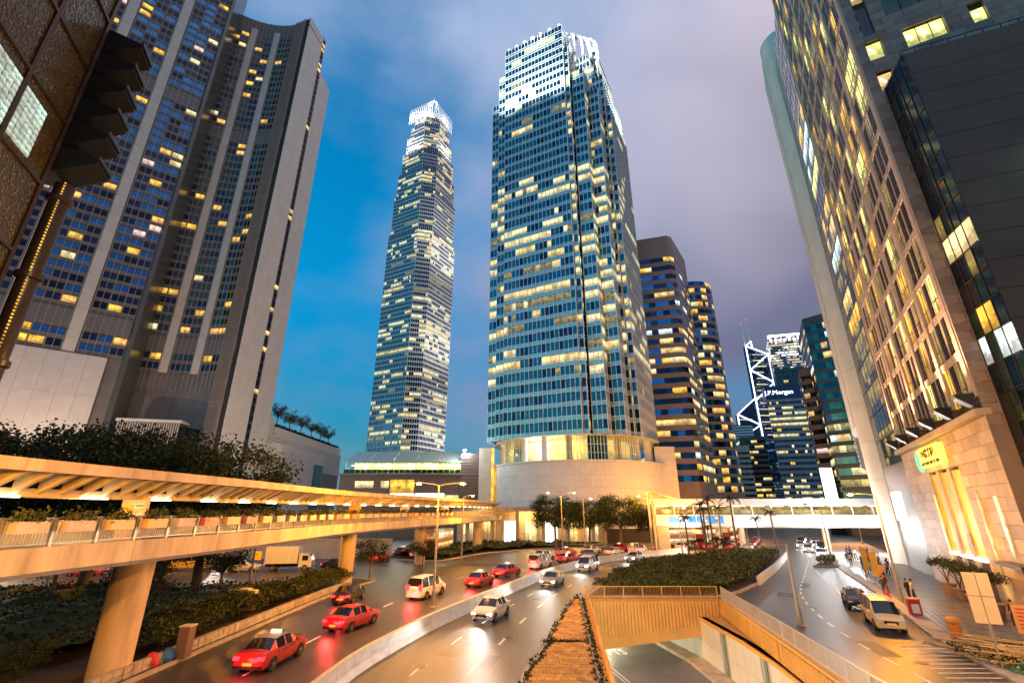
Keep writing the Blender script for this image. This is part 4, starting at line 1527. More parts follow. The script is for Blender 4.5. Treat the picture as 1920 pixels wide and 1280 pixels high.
def st(u, o=0.0):
    p = A_ + dA_ * u + Vector((-.872, .49)) * o
    return (p.x, p.y)


rt = thing('round_corner_tower', 'white clad tower with rounded corner and a strip of lit green-yellow windows', 'office tower', (66, 88, 0))
FM = Face(st(26), st(0))
P = Panes(rt, 'window_pane', 'far_window_panes', 200)
mb = MB()
FM.box(mb, 0, 26, 0, 100, -14, -.25)
mb.build('tower_core', 'dark_panel', rt)
mm = MB()
for k in range(22):
    z = 14 + k * 3.9
    tone = rnd.choice(('lit_dim', 'lit_yellowgreen', 'lit_cool', 'lit_pale', 'lit_dim', 'lit_gold', 'lit_warm', 'glass_green', 'lit_dim')) if k < 16 else 'glass_green'
    for j in range(4):
        w = 2.6
        P.add(FM.pt(26 - 10.6 + (j + .5) * w, z + 2.5, -.05), w - .1, 2.5, FM.ang, tone if rnd.random() < .9 else 'glass_green')
        P.add(FM.pt(26 - 10.6 + (j + .5) * w, z + .6, -.05), w - .1, 1.1, FM.ang, 'lit_dim' if rnd.random() < .5 else 'glass_green')
    for j in range(2):
        P.add(FM.pt(11.3 + j * 2 + 1, z + 2.0, -.05), 1.9, 3.7, FM.ang, 'glass_deep')
    FM.box(mm, 26 - 10.6, 26, z - .06, z + .06, -.05, .02)
for j in range(5):
    FM.box(mm, 15.4 + j * 2.6 - .06, 15.4 + j * 2.6 + .06, 14, 100, -.05, .02)
stuff(mm.build('mullions', 'dark_metal', rt))
P.done()
mb = MB()
cc = st(20.2, -3.2)
for k in range(18):
    MB().lathe((cc[0], cc[1], 0.2 + k * 6.2), [(4.6, 0), (4.6, 6.16)], 40).build('column_drum', 'cream_panel', rt, True)
# wide cladding band beside the column, curving in at the top
cl = [st(24, 1.1), st(33, .6), st(40, -.6), st(40, -10), st(24, -10)]
for k in range(11):
    MB().prism(cl, 22 + k * 8.2, 22 + k * 8.2 + 8.12).build('cladding_tier', 'cream_panel', rt)
MB().prism([st(24, .4), st(34, -.4), st(38, -2), st(38, -9), st(24, -9)], 112.2, 115.5).build('roof_cap', 'cream_panel', rt)
cor = [st(40.1, -.5), st(49, -2.2), st(52, -5), st(52, -12), st(40.1, -12)]
MB().prism(cor, 16, 100).build('ribbed_core', 'grey_panel', rt)
mb = MB()
G = Face(st(49, -2.2), st(40.1, -.5))
for k in range(92):
    G.box(mb, 0, G.L, 16.2 + k * .9, 16.75 + k * .9, 0.02, 0.22)
stuff(mb.build('ribs', 'alu_warm', rt))
mb = MB()
FM.box(mb, 0, 26, 0, 13.6, -10, -.8)
mb.build('ground_floors', 'white_panel', rt)
for j in range(5):
    mb = MB()
    FM.box(mb, 3.5 + j * 4.4, 7.4 + j * 4.4, .4, 4.4, -.8, -.7)
    mb.build('shop_window', ('lit_white', 'lit_cool', 'lit_white', 'lit_pale', 'lit_white')[j], rt)
mb = MB()
FM.box(mb, 14, 18.2, 6.6, 10.4, -.5, 0.3)
mb.build('light_sign', 'lit_white', rt)
lamp('POINT', st(18, 6) + (5.0,), 2500, (1, .93, .9), .5, name='shop_light')
lamp('POINT', st(34, 6) + (4.5,), 2500, (1, .93, .9), .5, name='shop_light')
lamp('POINT', st(34, 9) + (12,), 4000, (.95, .95, 1), .5, name='facade_light')

# --- stone bank tower
bk = thing('stone_tower', 'pinkish stone bank tower with uplit pilasters and tall recessed niches at street level', 'office tower', (52, 45, 0))
FS = Face(st(-0.2), (35.8, 34.6))
LS = FS.L
P = Panes(bk, 'window_pane', 'far_window_panes', 300)
core, st_, ribs, tr = MB(), MB(), MB(), MB()
core.prism([(36.6, 34.9), (51.8, 62.0), (70, 52), (56, 24)], 0, 103.8)
bays = [0.6 + i * 6.0 for i in range(6)]
frame = MB()
for k in range(22):
    z = 16.2 + k * 3.95
    two = k % 2
    FS.box(st_, 0, LS, z + 3.3, z + 3.95, -.5, -.03 if not two else -.07)
    for b in range(5):
        u0 = bays[b] + .7
        for j in range(3):
            ww = 1.5
            uc = u0 + .15 + j * 1.6 + ww / 2
            if uc + ww / 2 > LS - .3:
                continue
            r = rnd.random()
            g_ = 'lit_gold' if r < .14 else ('lit_dim' if r < .32 else ('lit_yellowgreen' if r < .42 else 'glass_stone'))
            P.add(FS.pt(uc, z + 1.65, -.14), ww - .04, 3.3, FS.ang, g_)
            FS.box(tr, uc - ww / 2, uc + ww / 2, z + 1.0, z + 1.1, -.1, -.07)
            FS.box(tr, uc - .05, uc + .05, z, z + 3.3, -.1, -.07)
for b in range(6):
    u0 = bays[b]
    for k in range(22):
        z = 16.2 + k * 3.95
        if u0 + .7 < LS + .01:
            FS.box(st_, u0 - .15, min(u0 + .65, LS), z + .02, z + 3.93, -.5, .10)
        for j in (1, 2):
            if u0 + .7 + .1 + j * 1.6 < LS - .5:
                FS.box(ribs, u0 + .7 + .03 + j * 1.6, u0 + .7 + .13 + j * 1.6, z + .02, z + 3.93, -.45, .0)
FS.box(st_, LS - 1.0, LS, 16.2, 103, -.5, 0.0)
core.build('core', 'stone_joint', bk)
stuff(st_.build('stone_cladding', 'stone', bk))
stuff(ribs.build('window_ribs', 'stone', bk))
stuff(tr.build('window_bars', 'bronze', bk))
P.done()
# base: courses of stone with three niches
NI = [(11.0, 13.7), (14.7, 17.5), (18.5, 21.5)]
mb = MB()
FS.box(mb, 0, LS, 0, 14.9, -.5, -.38)
mb.build('base_backing', 'stone_joint', bk)
for k in range(15):
    z0 = .15 + k * .97
    u = 0.0 if k % 2 else -1.1
    while u < LS:
        a, b = max(u, 0), min(u + 2.2, LS)
        u += 2.2
        segs = [(a, b)]
        if z0 < 11.4:
            for (n0, n1) in NI:
                ns = []
                for (c, d) in segs:
                    if d <= n0 or c >= n1:
                        ns.append((c, d))
                    else:
                        if c < n0:
                            ns.append((c, n0))
                        if d > n1:
                            ns.append((n1, d))
                segs = ns
        for (c, d) in segs:
            if d - c > .12:
                inst('stone_block', unit('stone', 'stone_block'), bk, Matrix.Translation(FS.pt((c + d) / 2, z0 + .48, -.2) - Vector(WL[bk])) @ Matrix.Rotation(FS.ang, 4, 'Z') @ Matrix.Diagonal((d - c - .025, .4, .945, 1)))
for (n0, n1) in NI:
    mb = MB()
    FS.box(mb, n0 + .03, n1 - .03, 4.0, 11.5, -1.2, -.13)
    mb.build('niche_back', 'sign_yellow', bk)
    mb = MB()
    FS.box(mb, n0, n1, 3.75, 3.95, -1.2, .25)
    mb.build('niche_light_shelf', 'lit_white', bk)
    mb = MB()
    FS.box(mb, n0 + .1, n1 - .1, .2, 3.7, -.5, -.2)
    mb.build('door', 'bronze', bk)
    p = FS.pt((n0 + n1) / 2, 4.3, .7)
    lamp('SPOT', p, 1500, (1, .60, .14), .1, FS.pt((n0 + n1) / 2, 9.5, -.2), 80, .8, 'niche_uplight')
mb = MB()
FS.box(mb, -.2, LS + .2, 14.75, 15.25, -.4, .55)
mb.build('cornice', 'stone', bk)
for b in range(6):                                   # uplighters on the cornice
    u = bays[b] + .2
    if u > LS:
        u = LS - .6
    q = MB()
    pr = [(0.2, 15.3), (1.25, 16.2), (1.35, 16.5), (.2, 16.5)]
    vs = [FS.pt(u - .5, z, o) for o, z in pr] + [FS.pt(u + .5, z, o) for o, z in pr]
    q.add(vs, [(0, 1, 2, 3), (7, 6, 5, 4), (0, 4, 5, 1), (1, 5, 6, 2), (2, 6, 7, 3), (3, 7, 4, 0)])
    u_ = q.build('uplighter', 'dark_metal', bk)
    lamp('SPOT', FS.pt(u, 16.7, .95), 16000, (1, .52, .26), .15, FS.pt(u, 60, -.35), 62, .9, 'facade_uplight')
# sign box with round logo
mb = MB()
FS.box(mb, 11.2, 19.2, 12.3, 14.2, .05, .5)
mb.build('sign_box', 'neon_yellow', bk)
wall_text(bk, 'sign_characters', '\u4e2d\u570b\u8fb2\u696d\u9280\u884c', 1.0, 'neon_ink', FS, 15.2, 13.5, .53)
wall_text(bk, 'sign_lettering', 'AGRICULTURAL BANK OF CHINA', .48, 'neon_ink', FS, 15.2, 12.58, .53)
mb = MB()
c0 = FS.pt(10.2, 13.1, .3)
ring = [FS.pt(10.2 + 1.0 * math.cos(t * PI / 12), 13.1 + 1.0 * math.sin(t * PI / 12), .3) for t in range(24)]
for t in range(24):
    mb.beam(ring[t], ring[(t + 1) % 24], .2, .22)
for t in (-.5, 0, .5):
    mb.beam(FS.pt(10.2 + t * .7, 12.5, .3), FS.pt(10.2 + t, 13.6, .3), .12, .12)
mb.beam(FS.pt(9.5, 13.0, .3), FS.pt(10.9, 13.0, .3), .1, .1)
mb.build('round_logo', 'neon_green', bk)
mb = MB()
FS.box(mb, 27.8, 28.3, 4.6, 9.0, -.02, .1)
mb.build('tall_window', 'lit_pale', bk)
mb = MB()
FS.box(mb, 29.2, LS - .1, 2.2, 4.0, .02, .25)
mb.build('shop_sign', 'glass_green', bk)
wall_text(bk, 'shop_lettering', 'Ne', 1.4, 'lit_white', FS, 30.2, 3.1, .28)
mb = MB()
FS.box(mb, 26.5, LS, 4.05, 4.3, -.02, .9)
mb.build('shop_canopy', 'bronze', bk)
for u in (10.9, 24.3):
    mb = MB()
    FS.box(mb, u - .12, u + .12, 2.0, 9.5, .02, .14)
    mb.build('wall_light_strip', 'lit_warm', bk)
    lamp('POINT', FS.pt(u, 5, .8), 50, (1, .5, .15), .2, name='wall_lamp')
# side wall of stone blocks with lit windows
FD = Face((35.8, 34.6), (35.8 + .872 * 20, 34.6 - .49 * 20))
WIN = [(0.85, 2.15, 51.0, 53.2, 'lit_yellowgreen'), (3.9, 7.0, 51.0, 53.2, 'lit_yellowgreen'), (8.8, 9.9, 50.9, 52.7, 'lit_yellowgreen'), (0.9, 2.1, 47.0, 49.0, 'lit_warm'), (1.0, 2.0, 54.4, 58.4, 'glass_black'), (3.2, 7.4, 56.0, 59.4, 'glass_green'), (1.0, 2.0, 59.2, 61, 'lit_warm'), (8.6, 11, 57, 60, 'glass_deep')]
mb = MB()
FD.box(mb, 0.05, 20, 0, 104, -.6, -.34)
mb.build('side_backing', 'stone_joint', bk)
SB = Panes(bk, 'stone_block', 'far_stone_blocks', 290)
for k in range(78):
    z0 = 14 + k * .82
    u = 0.0 if k % 2 else -.9
    while u < 20:
        a, b = max(u, 0.02), min(u + 1.8, 20)
        u += 1.8
        segs = [(a, b)]
        for (w0, w1, y0, y1, m) in WIN:
            if z0 + .8 > y0 and z0 < y1:
                ns = []
                for (c, d) in segs:
                    if d <= w0 or c >= w1:
                        ns.append((c, d))
                    else:
                        if c < w0:
                            ns.append((c, w0))
                        if d > w1:
                            ns.append((w1, d))
                segs = ns
        for (c, d) in segs:
            if d - c > .15:
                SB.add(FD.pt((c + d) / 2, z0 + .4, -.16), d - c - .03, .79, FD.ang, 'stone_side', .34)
SB.done()
mb = MB()
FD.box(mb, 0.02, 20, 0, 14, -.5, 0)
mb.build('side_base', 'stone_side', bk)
for (w0, w1, y0, y1, m) in WIN:
    n = 3 if w1 - w0 > 2.5 else 1
    for j in range(n):
        mb = MB()
        w = (w1 - w0) / n
        FD.box(mb, w0 + j * w + .05, w0 + (j + 1) * w - .05, y0 + .05, y1 - .05, -.33, -.28)
        mb.build('side_window', m, bk)
        if m.startswith('lit'):
            mb = MB()
            mb.beam(FD.pt(w0 + j * w + .25, y1 - .5, -.25), FD.pt(w0 + j * w + .55, y0 + .9, -.25), .06, .18)
            mb.build('ceiling_light', 'lit_white', bk)

# annex in front of the side wall
an = thing('annex_block', 'dark olive annex block with narrow glazed edge against the stone side wall', 'building', (43, 29, 0))
O1, O2 = Vector((35.45, 30.2)), Vector((36.75, 34.0))
OR = Vector((.93, -.367))
MB().prism([tuple(O1 + Vector((.25, .1))), tuple(O2 + Vector((.25, -.3))), tuple(O2 + OR * 18), tuple(O1 + OR * 18)], 0, 46.4).build('annex_core', 'dark_panel', an)
FO = Face(tuple(O1), tuple(O1 + OR * 18))
for k in range(19):
    z0 = 2 + k * 2.35
    mb = MB()
    FO.box(mb, 0.05, 18, z0, z0 + 2.31, -.15, 0.0)
    mb.build('wall_panel', 'olive_wall', an)
FG = Face(tuple(O2), tuple(O1))
P = Panes(an, 'window_pane', 'far_window_panes', 200)
mm = MB()
for k in range(20):
    z0 = 3 + k * 2.2
    lit = k in (7, 8, 11)
    for j in range(4):
        w = FG.L / 4
        m = ('lit_gold' if k == 8 else 'lit_cool' if k == 7 else 'lit_pale') if (lit and rnd.random() < .9) else rnd.choice(('glass_black', 'glass_deep', 'glass_green', 'lit_dim' if rnd.random() < .2 else 'glass_black'))
        P.add(FG.pt((j + .5) * w, z0 + 1.08, -.03), w - .05, 2.1, FG.ang, m)
        FG.box(mm, j * w - .03, j * w + .03, z0, z0 + 2.2, 0, .07)
    FG.box(mm, 0, FG.L, z0 - .03, z0 + .03, 0, .07)
P.done()
stuff(mm.build('mullions', 'bronze', an))
mb = MB()
for k in range(14):
    p = O1 + OR * (k * 1.2) + Vector((.1, .4))
    mb.beam((p.x, p.y, 46.4), (p.x, p.y, 47.5), .06, .06)
a, b = O1 + Vector((.1, .4)), O1 + OR * 16 + Vector((.1, .4))
mb.beam((a.x, a.y, 47.5), (b.x, b.y, 47.5), .06, .06)
mb.beam((a.x, a.y, 47.0), (b.x, b.y, 47.0), .05, .05)
mb.build('roof_rail', 'dark_metal', an)
lamp('SPOT', FO.pt(11.5, 38.5, 1.0), 1500, (.75, 1, .7), .1, FO.pt(6, 31, -.2), 70, .8, 'wall_floodlight')

# --- near left building: glass mosaic panels in bronze frames, stacked dark bays at its far end
mo = thing('mosaic_building', 'dark brown building of glittering mosaic panels in bronze frames with stacked dark bays', 'building', (-40, 28, 0))
KF = 34.0
E0 = Vector((-1.25 * KF, KF))
dM = Vector((-.376, .927))
FMo = Face(tuple(E0), tuple(E0 - dM * 40))            # seen from the road: far end is left of the near end
FMo = Face(tuple(E0 - dM * 40), tuple(E0))
FMo.n = Vector((.927, .376))
ang_ = FMo.ang


def mo_pt(u, z, o):                                   # u metres back from the far edge towards the camera
    p = E0 - dM * u + Vector((.927, .376)) * o
    return Vector((p.x, p.y, z))


mb = MB()
q = [mo_pt(0.05, 0, -.3), mo_pt(40, 0, -.3), mo_pt(40, 0, -14), mo_pt(0.05, 0, -14)]
mb.prism([(p.x, p.y) for p in q], 0, 75)
mb.build('core', 'dark_panel', mo)
fr = MB()
PW, PH = 6.3, 6.85
for i in range(6):
    for k in range(9):
        z0 = 8.1 + k * PH
        c = mo_pt(i * PW + PW / 2, z0 + PH / 2, -.16)
        mx = Matrix.Translation(c - Vector(WL[mo])) @ Matrix.Rotation(ang_, 4, 'Z')
        lit = (i, k) in ((0, 4), (1, 4))
        inst('mosaic_panel', unit('mosaic', 'mosaic_panel'), mo, mx @ Matrix.Diagonal((PW - .1, .25, PH - .1, 1)))
        if lit:
            for r in range(5 if i == 0 else 7):
                for s_ in range(9):
                    cc_ = mo_pt(i * PW + (2.9 if i == 0 else .5) + r * .66, z0 + 1.0 + s_ * .55, .0)
                    inst('glass_block', unit('lit_block', 'glass_block'), mo, Matrix.Translation(cc_ - Vector(WL[mo])) @ Matrix.Rotation(ang_, 4, 'Z') @ Matrix.Diagonal((.55, .08, .45, 1)))
        a, b = mo_pt(i * PW, z0, .05), mo_pt(i * PW, z0 + PH, .05)
        fr.beam(a, b, .32, .32)
        a, b = mo_pt(i * PW, z0, .06), mo_pt((i + 1) * PW, z0, .06)
        fr.beam(a, b, .26, .3)
fr.build('bronze_frames', 'bronze', mo)
# fine mosaic tiles near the frame edges: paler chips
ch = MB()
for t in range(5200):
    u, z = rnd.uniform(.3, 16), rnd.uniform(20, 66)
    c = mo_pt(u, z, -.02)
    ch.box(-.085, .085, -.02, .02, -.12, .12, 0, Matrix.Translation(c) @ Matrix.Rotation(ang_, 4, 'Z'))
stuff(ch.build('mosaic_chips', 'mosaic_chip', mo))
for k in range(6):                                    # stacked bays
    zb = 37.3 + k * 3.05
    tip, back = 3.2, -4
    # section across the facade: slanted underside rising to the outer lip
    sec = [(back, zb), (0.4, zb), (tip, zb + 1.7), (tip, zb + 2.2), (0.4, zb + 2.9), (back, zb + 2.9)]
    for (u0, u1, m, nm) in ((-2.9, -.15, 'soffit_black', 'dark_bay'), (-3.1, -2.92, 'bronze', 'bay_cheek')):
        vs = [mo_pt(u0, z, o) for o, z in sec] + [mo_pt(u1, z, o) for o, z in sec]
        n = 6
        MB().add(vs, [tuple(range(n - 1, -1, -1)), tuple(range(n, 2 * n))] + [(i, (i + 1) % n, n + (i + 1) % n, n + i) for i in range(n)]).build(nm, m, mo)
    MB().beam(mo_pt(-3.1, zb + 2.3, tip + .05), mo_pt(0, zb + 2.3, tip + .05), .22, .35).build('bay_lip', 'bronze', mo)
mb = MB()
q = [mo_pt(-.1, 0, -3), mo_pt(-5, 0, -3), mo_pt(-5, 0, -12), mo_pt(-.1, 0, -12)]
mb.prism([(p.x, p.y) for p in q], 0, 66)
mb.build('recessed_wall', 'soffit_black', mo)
cp_ = mo_pt(-2.2, 0, .6)
MB().tube((cp_.x, cp_.y, 0), (cp_.x, cp_.y, 37), .75, n=20).build('column', 'bronze', mo, True)
for z in (11, 19, 27, 35):
    MB().lathe((cp_.x, cp_.y, z), [(.8, 0), (.98, .1), (.98, .6), (.8, .7)], 20).build('column_ring', 'bronze', mo, True)
be = MB()
for k in range(110):
    be.box(cp_.x + .50, cp_.x + .60, cp_.y - .62, cp_.y - .52, 2 + k * .32, 2.14 + k * .32)
stuff(be.build('bead_lights', 'lit_gold', mo))
lamp('POINT', mo_pt(-1.5, 20, 6), 300, (1, .6, .2), .4, name='column_light')
lamp('POINT', mo_pt(8, 30, 6), 1000, (1, .75, .35), .4, name='mosaic_light')

# ------------------------------------------------------------------ covered walkway on the left
FE = smooth_line([(-18.6, 6), (-18.4, 18.5), (-17.5, 32), (-16.6, 57), (-9.2, 90), (-4.2, 118), (-2.0, 126)], 8)
wk = thing('covered_walkway', 'long cream covered walkway on piers sweeping away on the left, lit along its roof', 'footbridge', (-19.5, 45, 0))
RS = resample(FE, 2.0)
NW = len(RS)


def wpt(i, off, z):
    o = OFFC.get(off)
    if o is None:
        o = OFFC[off] = offset(RS, off)
    return (o[i].x, o[i].y, z)


OFFC = {}
SEG = 3
for i in range(0, NW - 1, SEG):
    j = min(i + SEG, NW - 1)
    idx = range(i, j + 1)

    def slab(name, o0, o1, z0, z1, m, gap=0.012):
        ins = [Vector(wpt(k, o0, 0)).xy for k in idx]
        out = [Vector(wpt(k, o1, 0)).xy for k in idx]
        ins[-1] = ins[-1].lerp(ins[-2], gap)
        out[-1] = out[-1].lerp(out[-2], gap)
        n = len(ins)
        mb = MB()
        vs = [(p.x, p.y, z) for z in (z0, z1) for p in ins + out]
        fs = []
        for k in range(n - 1):
            a, b, c, d = k, k + 1, n + k + 1, n + k
            fs += [(a, b, c, d), (a + 2 * n, d + 2 * n, c + 2 * n, b + 2 * n), (a, a + 2 * n, b + 2 * n, b), (d, c, c + 2 * n, d + 2 * n)]
        fs += [(0, n, 3 * n, 2 * n), (n - 1, 3 * n - 1, 4 * n - 1, 2 * n - 1)]
        mb.add(vs, fs)
        return mb.build(name, m, wk)
    slab('edge_fascia', 0.0, 0.35, 5.72, 6.62, 'concrete_cream')
    slab('deck_slab', 0.36, 4.9, 6.0, 6.5, 'concrete')
    slab('deck_haunch', 0.9, 4.2, 5.45, 6.0, 'concrete')
    slab('roof_fascia', 0.0, 0.28, 9.40, 9.86, 'concrete_cream')
    slab('roof_slab', 0.29, 4.9, 9.62, 9.80, 'concrete_cream', 0.0)
    slab('roof_beam', 1.9, 2.2, 8.50, 8.84, 'concrete_cream')
    slab('roof_beam', 3.6, 3.9, 8.50, 8.84, 'concrete_cream')
    slab('rear_parapet', 4.75, 4.9, 6.5, 7.5, 'concrete')
for i in range(NW - 1):
    for f in (0.25, 0.75):
        a = Vector(wpt(i, 0.29, 0)).lerp(Vector(wpt(i + 1, 0.29, 0)), f)
        b = Vector(wpt(i, 1.9, 0)).lerp(Vector(wpt(i + 1, 1.9, 0)), f)
        t = (Vector(wpt(i + 1, 0, 0)) - Vector(wpt(i, 0, 0))).normalized() * 0.09
        vs = [a + t + Vector((0, 0, 9.45)), a - t + Vector((0, 0, 9.45)), a - t + Vector((0, 0, 9.62)), a + t + Vector((0, 0, 9.62)),
              b + t + Vector((0, 0, 8.62)), b - t + Vector((0, 0, 8.62)), b - t + Vector((0, 0, 9.62)), b + t + Vector((0, 0, 9.62))]
        MB().add(vs, [(0, 1, 2, 3), (7, 6, 5, 4), (0, 4, 5, 1), (1, 5, 6, 2), (2, 6, 7, 3), (3, 7, 4, 0)]).build('roof_rib', 'concrete_cream', wk)
    if i % 2 == 0:
        a, b = Vector(wpt(i, 1.82, 8.50)), Vector(wpt(i + 1, 1.82, 8.50))
        MB().beam(a.lerp(b, .2), a.lerp(b, .85), .16, .07).build('light_tube', 'tube', wk)
    if i % 6 == 3:
        lamp('POINT', wpt(i, 2.9, 8.3), 150, (1, .62, .22), .3, name='walkway_lamp')
for (x, y, r) in ((-20.3, 27.4, .9), (-19.1, 58.5, .85), (-14.6, 80, .8), (-7.4, 107, 1.0)):
    MB().tube((x, y, -.2), (x, y, 5.5), r, n=28).build('pier', 'concrete_cream', wk, True)
# railing of the walkway
rr = [Vector(p) for p in offset(RS, 0.18)]
rl, bars = MB(), MB()
for i in range(NW):
    p = rr[i]
    MB().box(p.x - .05, p.x + .05, p.y - .07, p.y + .07, 6.6, 7.72).build('rail_post', 'steel_grey', wk)
    if i + 1 < NW:
        q = rr[i + 1]
        rl.beam((p.x, p.y, 7.68), (q.x, q.y, 7.68), .09, .07)
        rl.beam((p.x, p.y, 6.74), (q.x, q.y, 6.74), .05, .05)
        for k in range(1, 15):
            c = p.lerp(q, k / 15)
            bars.tube((c.x, c.y, 6.74), (c.x, c.y, 7.66), .016, n=4, cap=False)
rl.build('handrail', 'steel_grey', wk)
stuff(bars.build('balusters', 'steel_grey', wk))


def leaf_quads(mb, c, n, spread, size, nm, up=0.0):
    for _ in range(n):
        p = Vector((rnd.gauss(0, spread[0]), rnd.gauss(0, spread[1]), rnd.gauss(0, spread[2]))) + Vector(c)
        s_ = size * rnd.uniform(.6, 1.3)
        a = Vector((rnd.gauss(0, 1), rnd.gauss(0, 1), rnd.gauss(0, 1) + up)).normalized()
        b = a.orthogonal().normalized()
        b.rotate(Matrix.Rotation(rnd.uniform(0, 6.28), 3, a))
        d = a.cross(b)
        mb.add([p - b * s_ * .5, p + d * s_ * .32, p + b * s_ * .5, p - d * s_ * .32], [(0, 1, 2, 3)], rnd.randrange(nm))


# planters hung along the railing: things of their own
PM = ['planter_pink', 'planter_pink', 'planter_pink', 'poster_orange', 'poster_orange', 'planter_pink', 'poster_red', 'poster_orange', 'poster_red', 'poster_orange']
WHERE = ['nearest the left picture edge', 'second along from the left picture edge', 'below the big poster board', 'just past the poster board', 'above the white truck']
for n, i in enumerate(range(5, NW - 4, 1)):
    a, b = Vector(wpt(i, -.02, 0)), Vector(wpt(i + 1, -.02, 0))
    p0, p1 = a.lerp(b, .12), a.lerp(b, .74)
    if n > 34:
        break
    q = project((p0.x, p0.y, 7.3))
    if q is None or q[0] < -60:
        continue
    m = PM[n % len(PM)]
    lab = 'planter box of trailing green plants on the walkway railing, %s from the near end' % ('first', 'second', 'third', 'fourth', 'fifth', 'sixth', 'seventh', 'eighth', 'ninth', 'tenth', 'eleventh', 'twelfth', 'thirteenth', 'fourteenth', 'fifteenth', 'sixteenth', 'seventeenth', 'eighteenth', 'nineteenth', 'twentieth', 'twenty-first', 'twenty-second', 'twenty-third', 'twenty-fourth', 'twenty-fifth', 'twenty-sixth', 'twenty-seventh', 'twenty-eighth', 'twenty-ninth', 'thirtieth', 'thirty-first', 'thirty-second', 'thirty-third', 'thirty-fourth', 'thirty-fifth')[n]
    pl = thing('planter', lab, 'planter', ((p0.x + p1.x) / 2, (p0.y + p1.y) / 2, 7.2), group='planters along the walkway railing')
    MB().beam((p0.x, p0.y, 7.36), (p1.x, p1.y, 7.36), .34, .42).build('box', m, pl)
    lf = MB()
    for k in range(9):
        c = p0.lerp(p1, (k + .5) / 9)
        leaf_quads(lf, (c.x, c.y, 7.72 + rnd.uniform(-.05, .14)), 26, (.12, .12, .12), .16, 3, .6)
    stuff(lf.build('plants', ['leaf_light', 'leaf_mid', 'leaf_light'], pl))
# poster boards standing on the walkway deck
for n, (i, m, lab) in enumerate(((10, 'poster_pink', 'large pink and orange poster board under the walkway roof at left'), (26, 'poster_orange', 'narrow orange poster board halfway along the walkway'), (33, 'planter_pink', 'small white poster board further along the walkway'), (41, 'poster_pink', 'tiny pale poster board near the far end of the walkway'))):
    a, b = Vector(wpt(i, 1.6, 0)), Vector(wpt(i, 3.0, 0))
    pb_ = thing('poster_board', lab, 'poster board', (a.x, a.y, 6.5), group=None)
    MB().beam((a.x, a.y, 7.6), (b.x, b.y, 7.6), .22, 2.2).build('panel', m, pb_)
    d = (b - a)
    f = Vector((0, -.13, 0))
    for (t0, t1, z, h, mm_) in ((.08, .45, 8.2, .22, 'plate_white'), (.10, .42, 8.2, .08, 'sign_blue'), (.08, .35, 7.8, .1, 'plate_white'), (.08, .30, 7.55, .08, 'plate_white'), (.55, .92, 7.7, 1.1, 'sign_yellow')):
        p, q = a.lerp(b, t0), a.lerp(b, t1)
        MB().beam((p.x, p.y - .115 - (.01 if mm_ == 'sign_blue' else 0), z), (q.x, q.y - .115 - (.01 if mm_ == 'sign_blue' else 0), z), .03, h).build('print', mm_, pb_)

# ------------------------------------------------------------------ covered footbridge across the road
sb = thing('covered_footbridge', 'white enclosed footbridge spanning the road in the distance with blue banners', 'footbridge', (52, 100, 0))
F = Face((29.5, 101), (76, 97.5))
for k in range(12):
    u0, u1 = F.L * k / 12, F.L * (k + 1) / 12 - .02
    for (z0, z1, o0, o1, nm, m) in ((4.85, 7.05, -.2, 0, 'fascia_panel', 'white_panel'), (8.75, 10.1, -.2, .15, 'roof_fascia', 'white_panel')):
        mb = MB()
        F.box(mb, u0, u1, z0, z1, o0, o1)
        mb.build(nm, m, sb)
    mb = MB()
    F.box(mb, u0 + .05, u1 - .05, 7.1, 8.0, -.12, -.06)
    mb.build('glass_panel', 'lit_dim', sb)
    mb = MB()
    F.box(mb, u0 - .08, u0 + .08, 7.05, 8.75, -.3, -.05)
    mb.build('post', 'alu', sb)
    mb = MB()
    F.box(mb, u0 + .6, u1 - .6, 8.66, 8.74, -2.2, -1.9)
    mb.build('ceiling_light', 'tube', sb)
mb = MB()
F.box(mb, 0, F.L, 4.6, 6.2, -5, -.21)
mb.build('deck', 'concrete', sb)
mb = MB()
F.box(mb, 0, F.L, 9.2, 9.9, -5, -.21)
mb.build('roof', 'white_panel', sb)
mb = MB()
F.box(mb, 0, F.L, 7.0, 8.7, -4.9, -4.75)
mb.build('rear_glazing', 'lit_dim', sb)
for u in (13, 17.5, 34):
    p = F.pt(u, 0, -2.5)
    MB().tube((p.x, p.y, 0), (p.x, p.y, 4.7), .6, n=16).build('pier', 'concrete_cream', sb, True)
for (u0, u1, lab) in ((2.6, 8.0, 'left blue advertising banner on the covered footbridge'), (8.15, 11.0, 'middle blue advertising banner on the covered footbridge'), (11.1, 13.4, 'right blue advertising banner on the covered footbridge')):
    p = F.pt((u0 + u1) / 2, 5, .05)
    bn = thing('banner', lab, 'banner', p)
    mb = MB()
    F.box(mb, u0, u1, 5.35, 6.85, .02, .07)
    mb.build('cloth', 'banner_blue', bn)
    for (a, b, z0, z1) in ((.3, .6, 6.2, 6.6), (.55, .72, 5.75, 6.1), (.05, .95, 5.5, 5.56), (.45, .55, 5.42, 5.62)):
        mb = MB()
        F.box(mb, u0 + (u1 - u0) * a, u0 + (u1 - u0) * b, z0, z1, .075, .09)
        mb.build('print', 'plate_white', bn)
for u in (6, 18, 30, 42):
    p = F.pt(u, 0, 3)
    lamp('POINT', (p.x, p.y, 4.2), 900, (1, .92, .9), .4, name='footbridge_lamp')
